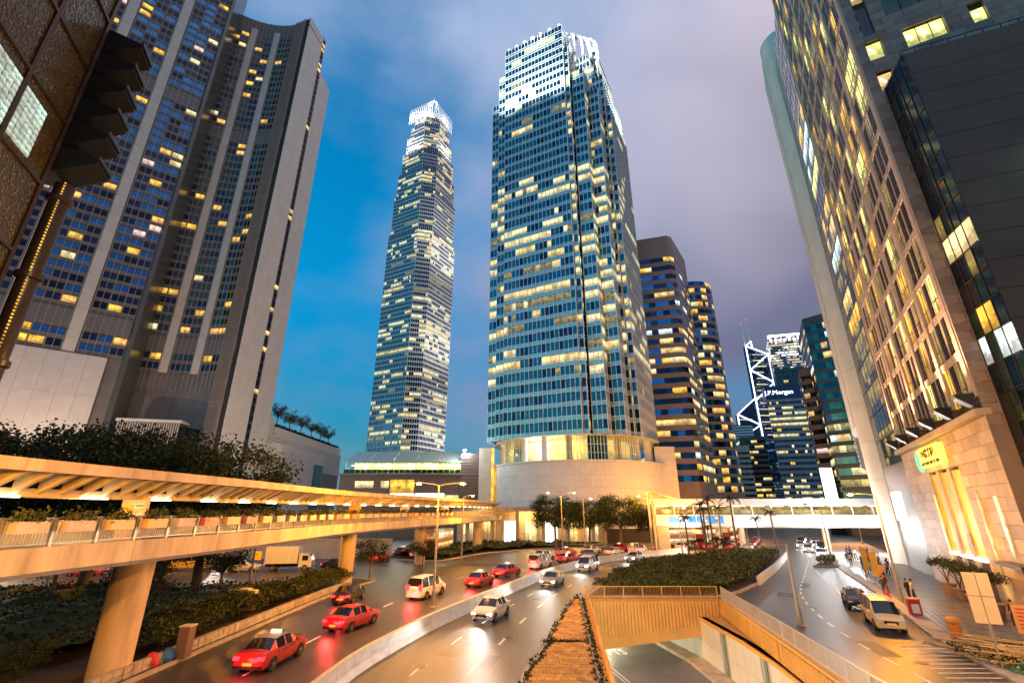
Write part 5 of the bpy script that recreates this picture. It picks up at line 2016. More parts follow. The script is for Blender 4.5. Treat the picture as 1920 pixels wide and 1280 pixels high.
# kinked canopy at its left end
MB_ = thing('stair_canopy', 'orange lit slanting canopy over stairs at the left end of the covered footbridge', 'canopy', (29, 100, 0))
MB().add([(28, 98, 11.2), (33, 98, 9.9), (33, 102, 9.9), (28, 102, 11.2), (28, 98, 11.5), (33, 98, 10.2), (33, 102, 10.2), (28, 102, 11.5)], [(3, 2, 1, 0), (4, 5, 6, 7), (0, 1, 5, 4), (1, 2, 6, 5), (2, 3, 7, 6), (3, 0, 4, 7)]).build('slab', 'concrete_cream', MB_)
for (x, y) in ((28.4, 98.6), (28.4, 101.4)):
    MB().beam((x, y, 0), (x, y, 11.2), .35, .35).build('post', 'concrete_cream', MB_)
for k in range(14):
    MB().box(29 - k * .02, 31.2, 98.6, 101.4, k * .4, k * .4 + .4 - .02).build('stair_step', 'concrete', MB_) if k < 12 else None

# ------------------------------------------------------------------ street lamps
SOD = (1.0, 0.38, 0.03)


def street_lamp(label, x, y, h, arms, lit=True, power=2600, r=.11):
    t = thing('street_lamp', label, 'street lamp', (x, y, 0), group='street lamps')
    MB().path([(x, y, 0), (x, y, 1.3), (x, y, 1.35), (x, y, h)], [r * 1.5, r * 1.4, r, r * .6], 12).build('pole', 'pole', t, True)
    MB().lathe((x, y, 0), [(r * 2.6, 0), (r * 2.6, .08), (r * 1.7, .12)], 12).build('base_plate', 'pole', t)
    for (dx_, dy_, dz_) in arms:
        n = Vector((dx_, dy_, 0)).normalized()
        e = (x + dx_, y + dy_, h + dz_)
        MB().path([(x, y, h - .05), (x + dx_ * .4, y + dy_ * .4, h + dz_ * .6), e], [r * .5, r * .45, r * .4], 8).build('arm', 'pole', t)
        mx = Matrix.Translation(e) @ Matrix.Rotation(math.atan2(dy_, dx_), 4, 'Z')
        hd = MB()
        pts = [(-.1, .09, -.03), (.75, .16, -.06), (.75, -.16, -.06), (-.1, -.09, -.03), (-.05, .07, .10), (.6, .11, .12), (.6, -.11, .12), (-.05, -.07, .10)]
        hd.add([mx @ Vector(p) for p in pts], [(3, 2, 1, 0), (4, 5, 6, 7), (0, 1, 5, 4), (1, 2, 6, 5), (2, 3, 7, 6), (3, 0, 4, 7)])
        ho = hd.build('lamp_head', 'pole', t)
        ln = MB()
        c = mx @ Vector((.42, 0, -.08))
        ln.lathe((c.x, c.y, c.z - .13), [(.05, 0), (.19, .04), (.24, .12), (.22, .16)], 12)
        ln.build('lens', 'sodium' if lit else 'head_off', ho, True)
        if lit:
            lamp('POINT', (c.x, c.y, c.z - .35), power * 2.3, SOD, .18, name='sodium_light')
    return t


street_lamp('double-armed street lamp standing by the red carriageway, nearest on the left', -6.9, 45.6, 10.2, [(-1.5, 0, .2), (1.8, 0, .2)], power=3600)
street_lamp('slim street lamp behind the nearest double-armed lamp, near the walkway end', -8.6, 86, 10.1, [(1.2, 0, .3)])
street_lamp('double-armed street lamp before the trees and the round podium', 8.7, 86, 10.4, [(-1.9, 0, .5), (1.9, 0, .5)], power=1700)
street_lamp('street lamp half hidden in the tree crowns before the round podium', 14.6, 100, 9.9, [(1.2, 0, .3)], power=900)
street_lamp('double-armed street lamp right of the trees, left of the palms', 29, 103, 10.4, [(-1.7, 0, .4), (1.6, 0, .6)], power=1300)
street_lamp('short street lamp glowing among the palm heads', 31.8, 94, 8.2, [(.8, 0, .2)])
street_lamp('tall street lamp with long arm beside the parked cars on the pavement', 35.8, 47.8, 9.4, [(-2.0, 0, .1)], power=2300)
street_lamp('unlit street lamp on the small green kerb island', 48.3, 76.6, 8.7, [(-1.8, 0, .15)], lit=False)
street_lamp('low street lamp with flat arm at the rail of the sunken road', 21.2, 38.8, 5.5, [(-2.6, 0, -.1)], lit=False, power=900)
# lamps that stand just behind the view along the same roads
street_lamp('street lamp at the near end of the sunken road, behind the view', 17.8, 6.5, 10.2, [(-1.8, 0, .2)], power=4200)
street_lamp('street lamp at the near end of the right pavement, behind the view', 29.5, 18, 10.0, [(-2.0, 0, .2)], power=2200)
street_lamp('street lamp at the near end of the left carriageway, behind the view', -12.6, 8.5, 10.2, [(-1.8, 0, .2), (1.8, 0, .2)], power=2400)
street_lamp('added street lamp brightening the right road beyond the footbridge', 67, 142, 10, [(-1.6, 0, .2), (1.6, 0, .2)], power=3000)  # added to brighten the dark stretch past the footbridge
street_lamp('street lamp by the side road beyond the garden, behind the walkway', -30, 58.8, 9.5, [(0, 1.8, .2)], power=3000)
street_lamp('street lamp by the side road at far left, behind the garden trees', -52, 57.6, 9.5, [(0, 1.8, .2)], power=3000)
street_lamp('street lamp beyond the covered footbridge among the buses', 44, 122, 10, [(-1.6, 0, .2), (1.6, 0, .2)], power=3000)
street_lamp('street lamp beyond the covered footbridge on the right', 84, 120, 10, [(-1.6, 0, .2)], power=3000)

# lights of the sunken road
for i, (x, y) in enumerate(((4.9, 20), (5.5, 30), (6.2, 39))):
    t = thing('wall_light', ('linear light on the side wall of the sunken road, nearest', 'linear light on the side wall of the sunken road, middle', 'linear light on the side wall of the sunken road, nearest the portal')[i], 'light', (x, y, -1.6), group='sunken road wall lights')
    MB().beam((x - .3, y - 1, -1.5), (x - .1, y + 1, -1.5), .2, .15).build('housing', 'steel_grey', t)
    MB().beam((x - .17, y - 1, -1.6), (x + .03, y + 1, -1.6), .14, .06).build('tube', 'tube', t)
    lamp('POINT', (x + .5, y, -1.8), 1100, (1, .90, .62), .4, name='wall_light_glow')
for y in (54, 62, 70):
    lamp('POINT', (9, y, -3.2), 700, (1, .90, .62), .4, name='tunnel_light')

# ------------------------------------------------------------------ vegetation


def shrub_mass(name, label, poly, n, h0, h1, size, mats, up=.5, base=True, zb=.16, kindstuff=True, clump=1.4):
    xs = [p[0] for p in poly]
    ys = [p[1] for p in poly]
    mb = MB()
    rr_ = random.Random(sum(ord(c_) for c_ in name))
    hx = [(rr_.uniform(min(xs), max(xs)), rr_.uniform(min(ys), max(ys)), rr_.random()) for _ in range(int((max(xs) - min(xs)) * (max(ys) - min(ys)) / (clump * clump) * .5) + 4)]
    grid = {}
    for x, y, r in hx:
        grid.setdefault((int(x // clump), int(y // clump)), []).append((x, y, r))

    def height(x, y):
        best = 0.3
        gx, gy = int(x // clump), int(y // clump)
        for a in (-1, 0, 1):
            for b in (-1, 0, 1):
                for (px, py, r) in grid.get((gx + a, gy + b), ()):
                    d = math.hypot(px - x, py - y) / clump
                    if d < 1:
                        best = max(best, (1 - d * d) * (.55 + .45 * r))
        return h0 + (h1 - h0) * best
    cnt = 0
    while cnt < n:
        x, y = rnd.uniform(min(xs), max(xs)), rnd.uniform(min(ys), max(ys))
        if not inside((x, y), poly):
            continue
        cnt += 1
        hh = height(x, y)
        z = zb + hh * (1 - abs(rnd.gauss(0, .22)))
        leaf_quads(mb, (x, y, z), 1, (.02, .02, .02), size, len(mats), up)
    if base:
        step = .8
        k0 = len(mb.v)
        ids = {}
        x = min(xs)
        nx = int((max(xs) - min(xs)) / step) + 1
        ny = int((max(ys) - min(ys)) / step) + 1
        for i in range(nx):
            for j in range(ny):
                px, py = min(xs) + i * step, min(ys) + j * step
                if inside((px, py), poly):
                    ids[(i, j)] = len(mb.v)
                    mb.v.append((px, py, zb + height(px, py) * .72))
        for (i, j), a in list(ids.items()):
            if (i + 1, j) in ids and (i, j + 1) in ids and (i + 1, j + 1) in ids:
                mb.f.append((a, ids[(i + 1, j)], ids[(i + 1, j + 1)], ids[(i, j + 1)]))
                mb.m.append(0)
    o = mb.build(name, mats, loc=(sum(xs) / len(xs), sum(ys) / len(ys), 0))
    tag(o, label, 'shrubs', kind='stuff')
    return o


SH = [(8, 50.8), (19.6, 50.8), (23.2, 53.8), (28.2, 59.8), (35.4, 71), (42.8, 82.4), (48.4, 91.2), (41.5, 94), (30.3, 84.6), (20, 75), (13.2, 63.4)]
shrub_mass('island_shrubs', 'dense clipped green shrubs filling the island behind the yellow railing', SH, 42000, .7, 1.5, .25, ['leaf_mid', 'leaf_light', 'leaf_light', 'leaf_dark'])
HG = [tuple(p) for p in offset([p for p in KL if 29 < p.y < 59], 1.2)] + [tuple(p) for p in offset([p for p in KL if 29 < p.y < 59], 5.2)][::-1]
shrub_mass('roadside_hedge', 'leafy roadside hedge behind the rough stone wall', HG, 24000, .8, 1.7, .18, ['leaf_dark', 'leaf_mid', 'leaf_mid', 'leaf_light'], zb=.3)
GD = [(-24.4, 28), (-23.6, 44), (-23.2, 56), (-34, 53), (-74, 51), (-74, 14), (-24, 12)]
shrub_mass('garden_undergrowth', 'dark undergrowth in the garden below the covered walkway', GD, 22000, .5, 1.5, .26, ['leaf_dark', 'leaf_dark', 'leaf_mid'], clump=2.2)
shrub_mass('verge_planting', 'low planting on the verge between the carriageway and the arcade', [(-21, 89), (-15, 85), (-12, 85), (-6, 99), (4, 109), (21, 117.6), (21, 120), (-22, 120)], 7000, .3, 1.5, .36, ['leaf_dark', 'leaf_mid', 'leaf_light'], clump=2.5)
shrub_mass('kerb_island_hedge', 'small bright clipped hedge on the kerb island in the right road', [(45.4, 76), (48.4, 75.9), (53.8, 84.2), (52.7, 84.7)], 1800, .7, .9, .22, ['leaf_mid', 'leaf_light'], zb=.25)
wd = MB()
for p in resample(KR, .35):
    if p.y < 51:
        leaf_quads(wd, (p.x + rnd.uniform(-.05, .3), p.y, .22), 8, (.08, .1, .06), .16, 2, .3)
for i in range(120):
    y = 18 + i * .26
    leaf_quads(wd, (3.75 + (y - 20) * .099, y, .22), 7, (.10, .1, .07), .17, 2, .3)
for i in range(60):
    leaf_quads(wd, (1.9 + i * .042, 33.85, .2), 4, (.06, .1, .05), .15, 2, .3)
o = wd.build('weeds', ['leaf_mid', 'leaf_dark'], loc=(2, 30, 0))
tag(o, 'tufts of weeds growing along the edges of the brick island', 'weeds', kind='stuff')

TREEC = {}


def tree_proto(kind, seed):
    if (kind, seed) in TREEC:
        return TREEC[(kind, seed)]
    r2 = random.Random(seed * 7 + 3)
    tr_, cr = MB(), MB()
    H = 5.2
    tr_.path([(0, 0, 0), (.08, .05, H * .25), (-.05, .1, H * .5)], [.22, .17, .13], 9)
    tips = []
    for k in range(7):
        a = k * .9 + r2.uniform(-.3, .3)
        e = (math.cos(a) * r2.uniform(1.2, 2.4), math.sin(a) * r2.uniform(1.2, 2.4), H * r2.uniform(.66, 1.0))
        m = (e[0] * .45, e[1] * .45, H * .5 + (e[2] - H * .5) * .6)
        tr_.path([(-.05, .1, H * .46), m, e], [.10, .07, .03], 6)
        tips += [e, m]
    ncl = {'broad': 40, 'big': 100, 'fir': 22}[kind]
    for k in range(ncl):
        if k < len(tips):
            c = Vector(tips[k])
        else:
            a, q = r2.uniform(0, 6.28), r2.uniform(.3, 1) ** .5
            c = Vector((math.cos(a) * 2.7 * q, math.sin(a) * 2.7 * q, H * r2.uniform(.62, 1.22) - .9 * q * q))
        leaf_quads(cr, c, {'broad': 110, 'big': 170, 'fir': 70}[kind], (.36, .36, .22) if kind == 'big' else (.48, .48, .30),   .15 if kind == 'big' else (.22 if kind == 'broad' else .3), 3, .5)
    TREEC[(kind, seed)] = (tr_.mesh('trunk', 'bark', smooth=True), cr.mesh('crown', ['leaf_dark', 'leaf_mid', 'leaf_dark'] if kind != 'fir' else ['leaf_dark', 'bark', 'leaf_mid']))
    return TREEC[(kind, seed)]


def tree(label, x, y, z, s, kind='broad', seed=1, rz=None, sz=1.0, group='street trees'):
    t = thing('tree', label, 'tree', (x, y, z), rnd.uniform(0, 6.28) if rz is None else rz, group=group)
    a, b = tree_proto(kind, seed)
    mx = Matrix.Diagonal((s, s, s * sz, 1))
    inst('trunk', a, t, mx)
    inst('crown', b, t, mx)
    return t


for i, (x, y, s, lab) in enumerate(((-70, 52, 2.9, 'tall dark tree at the left picture edge above the walkway roof'), (-60, 54, 2.8, 'dark tree above the walkway roof, second from the left edge'), (-51.5, 51, 2.65, 'dark tree above the walkway roof, in front of the lit restaurant window'), (-45, 54, 2.65, 'dark tree above the walkway roof, in front of the slatted box'), (-38.5, 53, 2.6, 'dark tree above the walkway roof, before the hotel end wall'), (-31.5, 51.5, 2.35, 'spreading tree at the right end of the row above the walkway roof'))):
    tree(lab, x, y, .1, s, 'big', 1 + i % 3)
for i, (x, y, s, lab) in enumerate(((9.5, 108, 1.75, 'broad tree left of the double street lamp before the round podium'), (17, 109, 1.6, 'dark tree in the middle of the clump before the round podium'), (23.5, 107, 1.75, 'tall tree right of centre before the round podium'), (30.5, 109, 1.5, 'tree at the right end of the clump, beside the palms'))):
    tree(lab, x, y, .1, s, 'big', 1 + (i + 1) % 3)
for i, (x, y, s, lab) in enumerate(((-12.8, 72.5, .62, 'small leafy tree beside the carriageway below the walkway'), (-17.2, 62, .7, 'small tree at the corner of the garden by the walkway pier'), (-33, 48, .95, 'bushy tree in the dark garden behind the near pier'), (-27, 37, .7, 'small tree in the dark garden right of the near pier'), (-22.2, 24.6, .34, 'little sapling at the foot of the near pier'), (-41, 46, 1.0, 'dark tree in the garden at the left edge'), (-28.8, 51, .8, 'thin tree between the near pier and the white sedan'))):
    tree(lab, x, y, .15, s, 'broad', 1 + i % 3)
for i in range(6):
    tree('slim roof terrace tree on the hotel podium, %s from the left' % ('first', 'second', 'third', 'fourth', 'fifth', 'sixth')[i], -90, 176 + i * 10.5, 36.9, 1.35 - i * .02, 'fir', 4 + i % 2, sz=1.15, group='roof terrace trees')
shrub_mass('terrace_hedge', 'dark hedge with small lights along the hotel podium roof edge', [(-91, 174), (-88.7, 174), (-88.7, 240), (-91, 240)], 3000, 1.2, 2.0, .5, ['leaf_dark', 'leaf_dark'], zb=36.9)
for i in range(7):
    lamp('POINT', (-88.4, 178 + i * 9, 38.6), 60, (1, .8, .2), .2, name='terrace_lamp')


def palm(label, x, y, h, s=1.0, fr=11):
    t = thing('palm_tree', label, 'palm', (x, y, .15), group='palms on the planted island')
    lean = rnd.uniform(-.25, .25)
    MB().path([(x, y, .1), (x + lean * .3, y, h * .5), (x + lean, y, h)], [.20 * s, .15 * s, .12 * s], 9).build('trunk', 'bark', t, True)
    cr = MB()
    for k in range(fr):
        a = 2 * PI * k / fr + rnd.uniform(-.25, .25)
        el = rnd.uniform(.1, 1.1)
        L = 1.9 * s * rnd.uniform(.8, 1.15)
        prev = Vector((x + lean, y, h))
        d = Vector((math.cos(a) * math.cos(el), math.sin(a) * math.cos(el), math.sin(el)))
        for q in range(6):
            nxt = prev + d * (L / 6)
            d = (d + Vector((0, 0, -.30))).normalized()
            cr.beam(prev, nxt, .035, .03, 0)
            sd_ = d.cross(Vector((0, 0, 1))).normalized()
            for sgn in (-1, 1):
                for w in (0.2, .5, .8):
                    b = prev.lerp(nxt, w)
                    e = b + sd_ * sgn * .42 * s * (1.15 - q * .12) + d * .22 * s + Vector((0, 0, -.14))
                    wv = d * .05 * s
                    cr.add([b - wv, b + wv, e], [(0, 1, 2)], rnd.randrange(2))
            prev = nxt
    cr.build('crown', ['leaf_dark', 'leaf_mid'], t)
    return t


for (x, y, h, s, lab) in ((33.2, 86, 8.8, 1.0, 'tall palm at the left of the island, before the stair canopy'), (31.0, 80, 8.0, 1.05, 'leftmost tall palm growing from the island shrubs'), (36.2, 90, 9.6, 1.1, 'palm before the left blue banner, with shaggy head'), (38.6, 92, 8.4, .9, 'slender palm between the blue banners'), (41.2, 92, 10.0, 1.25, 'tallest palm with bright green head above the footbridge roof'), (48.0, 91, 7.6, .9, 'bare looking palm at the right end of the island'), (45.0, 90.5, 6.4, .7, 'thin palm just left of the bare looking palm'), (27.6, 76, 3.4, .8, 'short palm low among the shrubs at left'), (31.4, 76.5, 3.8, .9, 'short bushy palm in the middle of the island'), (33.6, 79.5, 3.2, .8, 'short palm right of the bushy one'), (34.8, 88, 5.2, .7, 'young palm behind the tall ones, before the bus'), (29.2, 83, 6.8, .9, 'mid-height palm with drooping head, left of the bus')):
    palm(lab, x, y, h, s)

# potted trees before the stone tower
for i, (u, lab) in enumerate(((-13.5, 'potted round-headed tree by the bank wall, farthest of four'), (-17.5, 'potted round-headed tree by the bank wall, second farthest'), (-21.5, 'potted round-headed tree by the bank wall, third, nearer the signs'), (-25.8, 'potted round-headed tree by the bank wall, nearest of four'))):
    x, y = st(u, 1.5)
    t = thing('potted_tree', lab, 'potted tree', (x, y, .14), group='potted trees by the bank')
    MB().lathe((x, y, .14), [(.42, 0), (.62, .95), (.70, 1.0), (.66, 1.05), (.56, 1.0)], 20).build('pot', 'terracotta', t, True)
    tr_ = MB()
    for k in range(5):
        a = k * 1.26
        tr_.path([(x, y, 1.1), (x + math.cos(a) * .12, y + math.sin(a) * .12, 1.7), (x + math.cos(a) * .5, y + math.sin(a) * .5, 2.5)], [.06, .045, .025], 6)
    tr_.build('stems', 'bark', t)
    cr = MB()
    for k in range(26):
        a, q = rnd.uniform(0, 6.28), rnd.random() ** .5
        leaf_quads(cr, (x + math.cos(a) * 1.25 * q, y + math.sin(a) * 1.25 * q, 2.95 + .5 * (1 - q * q) * rnd.uniform(-.4, 1)), 60, (.2, .2, .14), .14, 2, .5)
    cr.build('crown', ['leaf_dark', 'leaf_mid'], t)
    p = FS.pt(32.4 + u - .8 - 0.0, .4, .9)
    lamp('SPOT', st(u + 1.6, 1.2) + (.3,), 260, (1, .62, .25), .1, st(u + 1.6, .2) + (6,), 90, .8, 'ground_uplight')

# ------------------------------------------------------------------ vehicles
CARS = {}


def loft(stn, parts):
    """stations: x, z_low, z_belt, z_top, half width at belt, half width at top; returns part meshes"""
    rings = []
    for (x, zl, zb, zt, w, wt) in stn:
        h = [(w * .90, zl), (w * .985, zl + .14), (w, zl + (zb - zl) * .6), (w * .97, zb), (wt, zt), (wt * .55, zt + .035), (0, zt + .045)]
        rings.append([(x, a, z) for a, z in h] + [(x, -a, z) for a, z in h[-2::-1]])
    n = len(rings[0])
    out = {}
    for i in range(len(rings) - 1):
        for j in range(n - 1):
            jj = j if j < 6 else n - 2 - j
            zone = 'side' if jj < 3 else ('win' if jj == 3 else 'top')
            nm = parts(i, zone, j >= 6)
            if nm == 'side_window':
                nm = (nm, i, j >= 6)
            mb = out.setdefault(nm, MB())
            mb.add([rings[i][j], rings[i][j + 1], rings[i + 1][j + 1], rings[i + 1][j]], [(0, 3, 2, 1)])
    for i in (0, len(rings) - 1):
        mb = out['body']
        mb.add(rings[i], [tuple(range(n)) if i == 0 else tuple(range(n - 1, -1, -1))])
    return out


SPEC = {
    'sedan': dict(st=[(-2.24, .34, .72, .74, .76, .66), (-2.16, .24, .93, .95, .84, .74), (-1.62, .22, .97, 1.01, .86, .74), (-1.02, .22, .97, 1.40, .87, .62), (-.30, .22, .96, 1.44, .87, .63), (-.20, .22, .96, 1.44, .87, .63), (.42, .22, .95, 1.40, .87, .62), (1.12, .22, .94, .97, .86, .74), (2.02, .24, .78, .82, .83, .70), (2.2, .34, .62, .64, .74, .62)], cab=(3, 5), pil=(4,), rear=2, front=6, wx=(-1.32, 1.36), wr=.31, tail=(-2.2, .76), head=(2.16, .72), L=2.24),
    'van': dict(st=[(-2.40, .40, .95, 1.0, .80, .72), (-2.34, .26, 1.08, 1.15, .88, .80), (-2.22, .24, 1.10, 1.84, .89, .70), (-1.10, .24, 1.09, 1.93, .89, .70), (-1.0, .24, 1.09, 1.93, .89, .70), (.10, .24, 1.08, 1.92, .89, .70), (.20, .24, 1.08, 1.92, .89, .70), (.95, .24, 1.07, 1.78, .89, .68), (1.72, .24, 1.04, 1.08, .88, .74), (2.28, .26, .90, .94, .84, .70), (2.42, .36, .66, .70, .76, .64)], cab=(2, 3, 5, 7 - 1), pil=(3, 5), rear=1, front=7, wx=(-1.45, 1.52), wr=.34, tail=(-2.36, 1.1), head=(2.38, .90), L=2.42),
    'minibus': dict(st=[(-3.4, .45, 1.15, 1.2, .95, .85), (-3.34, .32, 1.25, 1.3, 1.0, .92), (-3.22, .3, 1.28, 2.45, 1.0, .86), (-1.2, .3, 1.27, 2.55, 1.0, .86), (-1.08, .3, 1.27, 2.55, 1.0, .86), (1.2, .3, 1.27, 2.54, 1.0, .86), (1.32, .3, 1.27, 2.54, 1.0, .86), (2.5, .3, 1.25, 2.42, 1.0, .84), (3.25, .3, 1.22, 1.28, .98, .86), (3.45, .4, .8, .85, .9, .78)], cab=(2, 4, 6), pil=(3, 5), rear=1, front=7, wx=(-2.0, 2.2), wr=.38, tail=(-3.36, 1.0), head=(3.36, .82), L=3.45),
}
SPEC['van']['cab'] = (2, 4, 6)


def wheel_mesh(r):
    k = ('wheel', r)
    if k not in UNIT:
        t = MB()
        n = 20
        pr = [(r * .62, -.10), (r * .94, -.11), (r, -.07), (r, .07), (r * .94, .11), (r * .62, .10)]
        vs = [(a * math.cos(2 * PI * i / n), w, a * math.sin(2 * PI * i / n)) for a, w in pr for i in range(n)]
        t.add(vs, [(j * n + i, j * n + (i + 1) % n, (j + 1) * n + (i + 1) % n, (j + 1) * n + i) for j in range(5) for i in range(n)])
        h = MB()
        h.tube((0, -.085, 0), (0, .085, 0), r * .62, n=20)
        for q in range(5):
            a = q * 2 * PI / 5
            for y in (-.095, .095):
                h.beam((0, y, 0), (math.cos(a) * r * .58, y, math.sin(a) * r * .58), .05, .05)
        UNIT[k] = (t.mesh('tyre', 'tyre', smooth=True), h.mesh('rim', 'rim'))
    return UNIT[k]


def make_car(kind, paint, roof, head, tail, taxi=False):
    sp_ = SPEC[kind]
    root = bpy.data.objects.new('car', None)
    COL.objects.link(root)
    WL[root] = (0, 0, 0)
    cab, pil, rear, front = sp_['cab'], sp_['pil'], sp_['rear'], sp_['front']

    def parts(i, zone, right):
        if zone == 'win':
            if i in cab:
                return 'side_window'
            return 'body'
        if zone == 'top':
            if i == rear:
                return 'rear_window'
            if i == front:
                return 'windscreen'
            if i in cab or i in pil:
                return 'roof'
        return 'body'
    for nm, mb in loft(sp_['st'], parts).items():
        nm = nm[0] if isinstance(nm, tuple) else nm
        m = {'body': paint, 'roof': roof, 'side_window': 'car_glass', 'rear_window': 'car_glass', 'windscreen': 'car_glass'}[nm]
        o = mb.build(nm, m, root)
        o.data.shade_smooth()
        o.data.set_sharp_from_angle(angle=rad(28))
    st0 = sp_['st']
    hw = max(s_[4] for s_ in st0)
    wr = sp_['wr']
    ty, rm = wheel_mesh(wr)
    for wx in sp_['wx']:
        for sg in (-1, 1):
            t = inst('tyre', ty, root, Matrix.Translation((wx, sg * (hw - .085), wr)))
            inst('rim', rm, t, Matrix.Identity(4))
            MB().tube((wx, sg * (hw - .25), wr + .02), (wx, sg * (hw + .008), wr + .02), wr * 1.16, n=20).build('wheel_arch', 'tyre', root)
    tx, tz = sp_['tail']
    hx_, hz2 = sp_['head']
    big = kind != 'sedan'
    for sg in (-1, 1):
        y = sg * (hw - .20)
        MB().box(tx - .08, tx + .12, y - .16, y + .16, tz - (.09 if not big else .22), tz + (.09 if not big else .22)).build('tail_light', 'tail_on' if tail else 'red_paint', root)
        y = sg * (hw - .24)
        MB().add([(hx_ - .35, y - .17, hz2 + .10), (hx_ - .35, y + .17, hz2 + .10), (hx_ + .06, y + .16, hz2 - .06), (hx_ + .06, y - .16, hz2 - .06), (hx_ - .35, y - .17, hz2 - .08), (hx_ - .35, y + .17, hz2 - .08), (hx_ + .02, y + .16, hz2 - .14), (hx_ + .02, y - .16, hz2 - .14)], [(0, 1, 2, 3), (7, 6, 5, 4), (0, 4, 5, 1), (1, 5, 6, 2), (2, 6, 7, 3), (3, 7, 4, 0)]).build('headlight', 'head_on' if head else 'head_off', root)
        xm = st0[front][0] + .25
        MB().box(xm - .06, xm + .10, sg * (hw + .02), sg * (hw + .20), st0[front][2] + .02, st0[front][2] + .17).build('mirror', paint, root)
        MB().beam((-.9 if kind == 'sedan' else -1.6, sg * (hw * .985 + .005), .80), (.6, sg * (hw * .985 + .005), .79), .02, .025).build('door_trim', 'dark_metal', root)
        for xs_ in ((-.98, -.24, .62) if kind == 'sedan' else (-1.05, .15, .98)):
            MB().beam((xs_, sg * (hw * .995 + .004), .36), (xs_, sg * (hw * .985), st0[4][2] - .03), .012, .02).build('door_seam', 'dark_metal', root)
            MB().box(xs_ + .06, xs_ + .20, min(sg * hw * .98, sg * (hw + .022)), max(sg * hw * .98, sg * (hw + .022)), .84, .875).build('door_handle', 'rim', root)
    MB().box(hx_ - .12, hx_ + .09, -.42, .42, hz2 - .30, hz2 - .12).build('grille', 'dark_metal', root)
    MB().box(hx_ + .06, hx_ + .12, -.26, .26, hz2 - .36, hz2 - .24).build('number_plate', 'plate_white', root)
    MB().box(tx - .12, tx - .03, -.26, .26, tz - .30, tz - .18).build('number_plate', 'plate_yellow', root)
    MB().box(tx - .13, tx + .1, -hw * .86, hw * .86, .30, .46).build('bumper', 'dark_metal' if not big else paint, root)
    if taxi:
        MB().box(-.10, .10, -.28, .28, st0[4][3] + .03, st0[4][3] + .18).build('roof_sign', 'roof_sign_lit', root)
    bpy.data.objects.remove
    return root


def car(label, cat, kind, paint, roof, x, y, heading, head=False, tail=True, taxi=False, name=None, z=0.0, group=None):
    k = (kind, paint, roof, head, tail, taxi)
    if k not in CARS:
        CARS[k] = make_car(*k)
        r = CARS[k]
    else:
        r = copy_tree(CARS[k])
    r.name = name or cat.replace(' ', '_')
    r.location = (x, y, z)
    r.rotation_euler = (0, 0, heading)
    WL[r] = (x, y, z)
    for key in ('label', 'category', 'group'):
        if key in r:
            del r[key]
    tag(r, label, cat, group)
    if tail and y < 76 and x > -20:
        f = Vector((math.cos(heading), math.sin(heading), 0))
        lamp('POINT', Vector((x, y, .7)) - f * (SPEC[kind]['L'] + .5), 150, (1, .05, .05), .3, name='tail_lamp_glow')
    if head:
        f = Vector((math.cos(heading), math.sin(heading), 0))
        p = Vector((x, y, .75)) + f * (SPEC[kind]['L'] + .25)
        lamp('SPOT', p, 2600, (1, .96, .9), .12, p + f * 12 + Vector((0, 0, -.85)), 75, .7, 'headlamp_beam')
    return r


def along(line, y):
    for i in range(len(line) - 1):
        if line[i].y <= y <= line[i + 1].y:
            d = line[i + 1] - line[i]
            return math.atan2(d.y, d.x)
    return PI / 2


RED = 'cars on the red carriageway'
car('red taxi with pale roof, nearest on the left carriageway', 'taxi', 'sedan', 'red_paint', 'silver_paint', -13.4, 30.2, along(KL, 30) - .08, taxi=True, group=RED)
car('dark red sedan just ahead of the nearest red taxi', 'car', 'sedan', 'red_paint', 'red_paint', -11.6, 38.5, along(BAR, 38), group=RED)
car('black sedan by the hedge on the left carriageway', 'car', 'sedan', 'black_paint', 'black_paint', -15.2, 48.5, along(KL, 48), group=RED)
car('white van with glowing tail lights at the middle of the left carriageway', 'van', 'van', 'white_paint', 'white_paint', -8.4, 51.0, along(BAR, 51), group=RED)
car('red taxi close to the barrier, behind the double-armed street lamp', 'taxi', 'sedan', 'red_paint', 'silver_paint', -3.6, 58.0, along(BAR, 58), taxi=True, group=RED)
car('red taxi with pale roof beside the white van at the barrier', 'taxi', 'sedan', 'red_paint', 'silver_paint', -.6, 66.0, along(BAR, 66) - .05, taxi=True, group=RED)
car('white people carrier ahead of the red taxis by the barrier', 'van', 'van', 'white_paint', 'white_paint', 4.2, 74.5, along(BAR, 74), group=RED)
FARC = [(9.2, 82, 'sedan', 'red_paint', 'silver_paint', 'red taxi in the queue just past the white people carrier'), (5.5, 86.5, 'sedan', 'white_paint', 'white_paint', 'white sedan in the queue left of the far taxi'), (13.4, 88.4, 'sedan', 'black_paint', 'black_paint', 'dark sedan in the queue below the trees'), (10.0, 93, 'sedan', 'red_paint', 'silver_paint', 'red taxi in the queue before the tree clump'), (19, 93.5, 'sedan', 'silver_paint', 'silver_paint', 'silver sedan in the queue below the tallest tree'), (15.5, 98, 'sedan', 'white_paint', 'white_paint', 'white sedan in the back of the queue before the trees'), (24.5, 98, 'van', 'white_paint', 'white_paint', 'white van in the queue right of the trees'), (22, 103, 'sedan', 'red_paint', 'silver_paint', 'red taxi at the back of the queue below the trees'), (31, 104, 'sedan', 'red_paint', 'red_paint', 'red car behind the leftmost tall palm'), (36.5, 107, 'sedan', 'white_paint', 'white_paint', 'white car behind the shaggy palm')]
for x, y, k, a, b, lab in FARC:
    car(lab, 'van' if k == 'van' else 'car', k, a, b, x, y, rad(48), taxi=(b != a), group='queue of traffic before the trees')
JAM = 'traffic jam beyond the footbridge'
n_ = 0
ORD = ['nearest left', 'nearest middle', 'nearest right', 'second row left', 'second row middle', 'second row right', 'third row left', 'third row middle', 'third row right', 'back row left', 'back row middle', 'back row right']
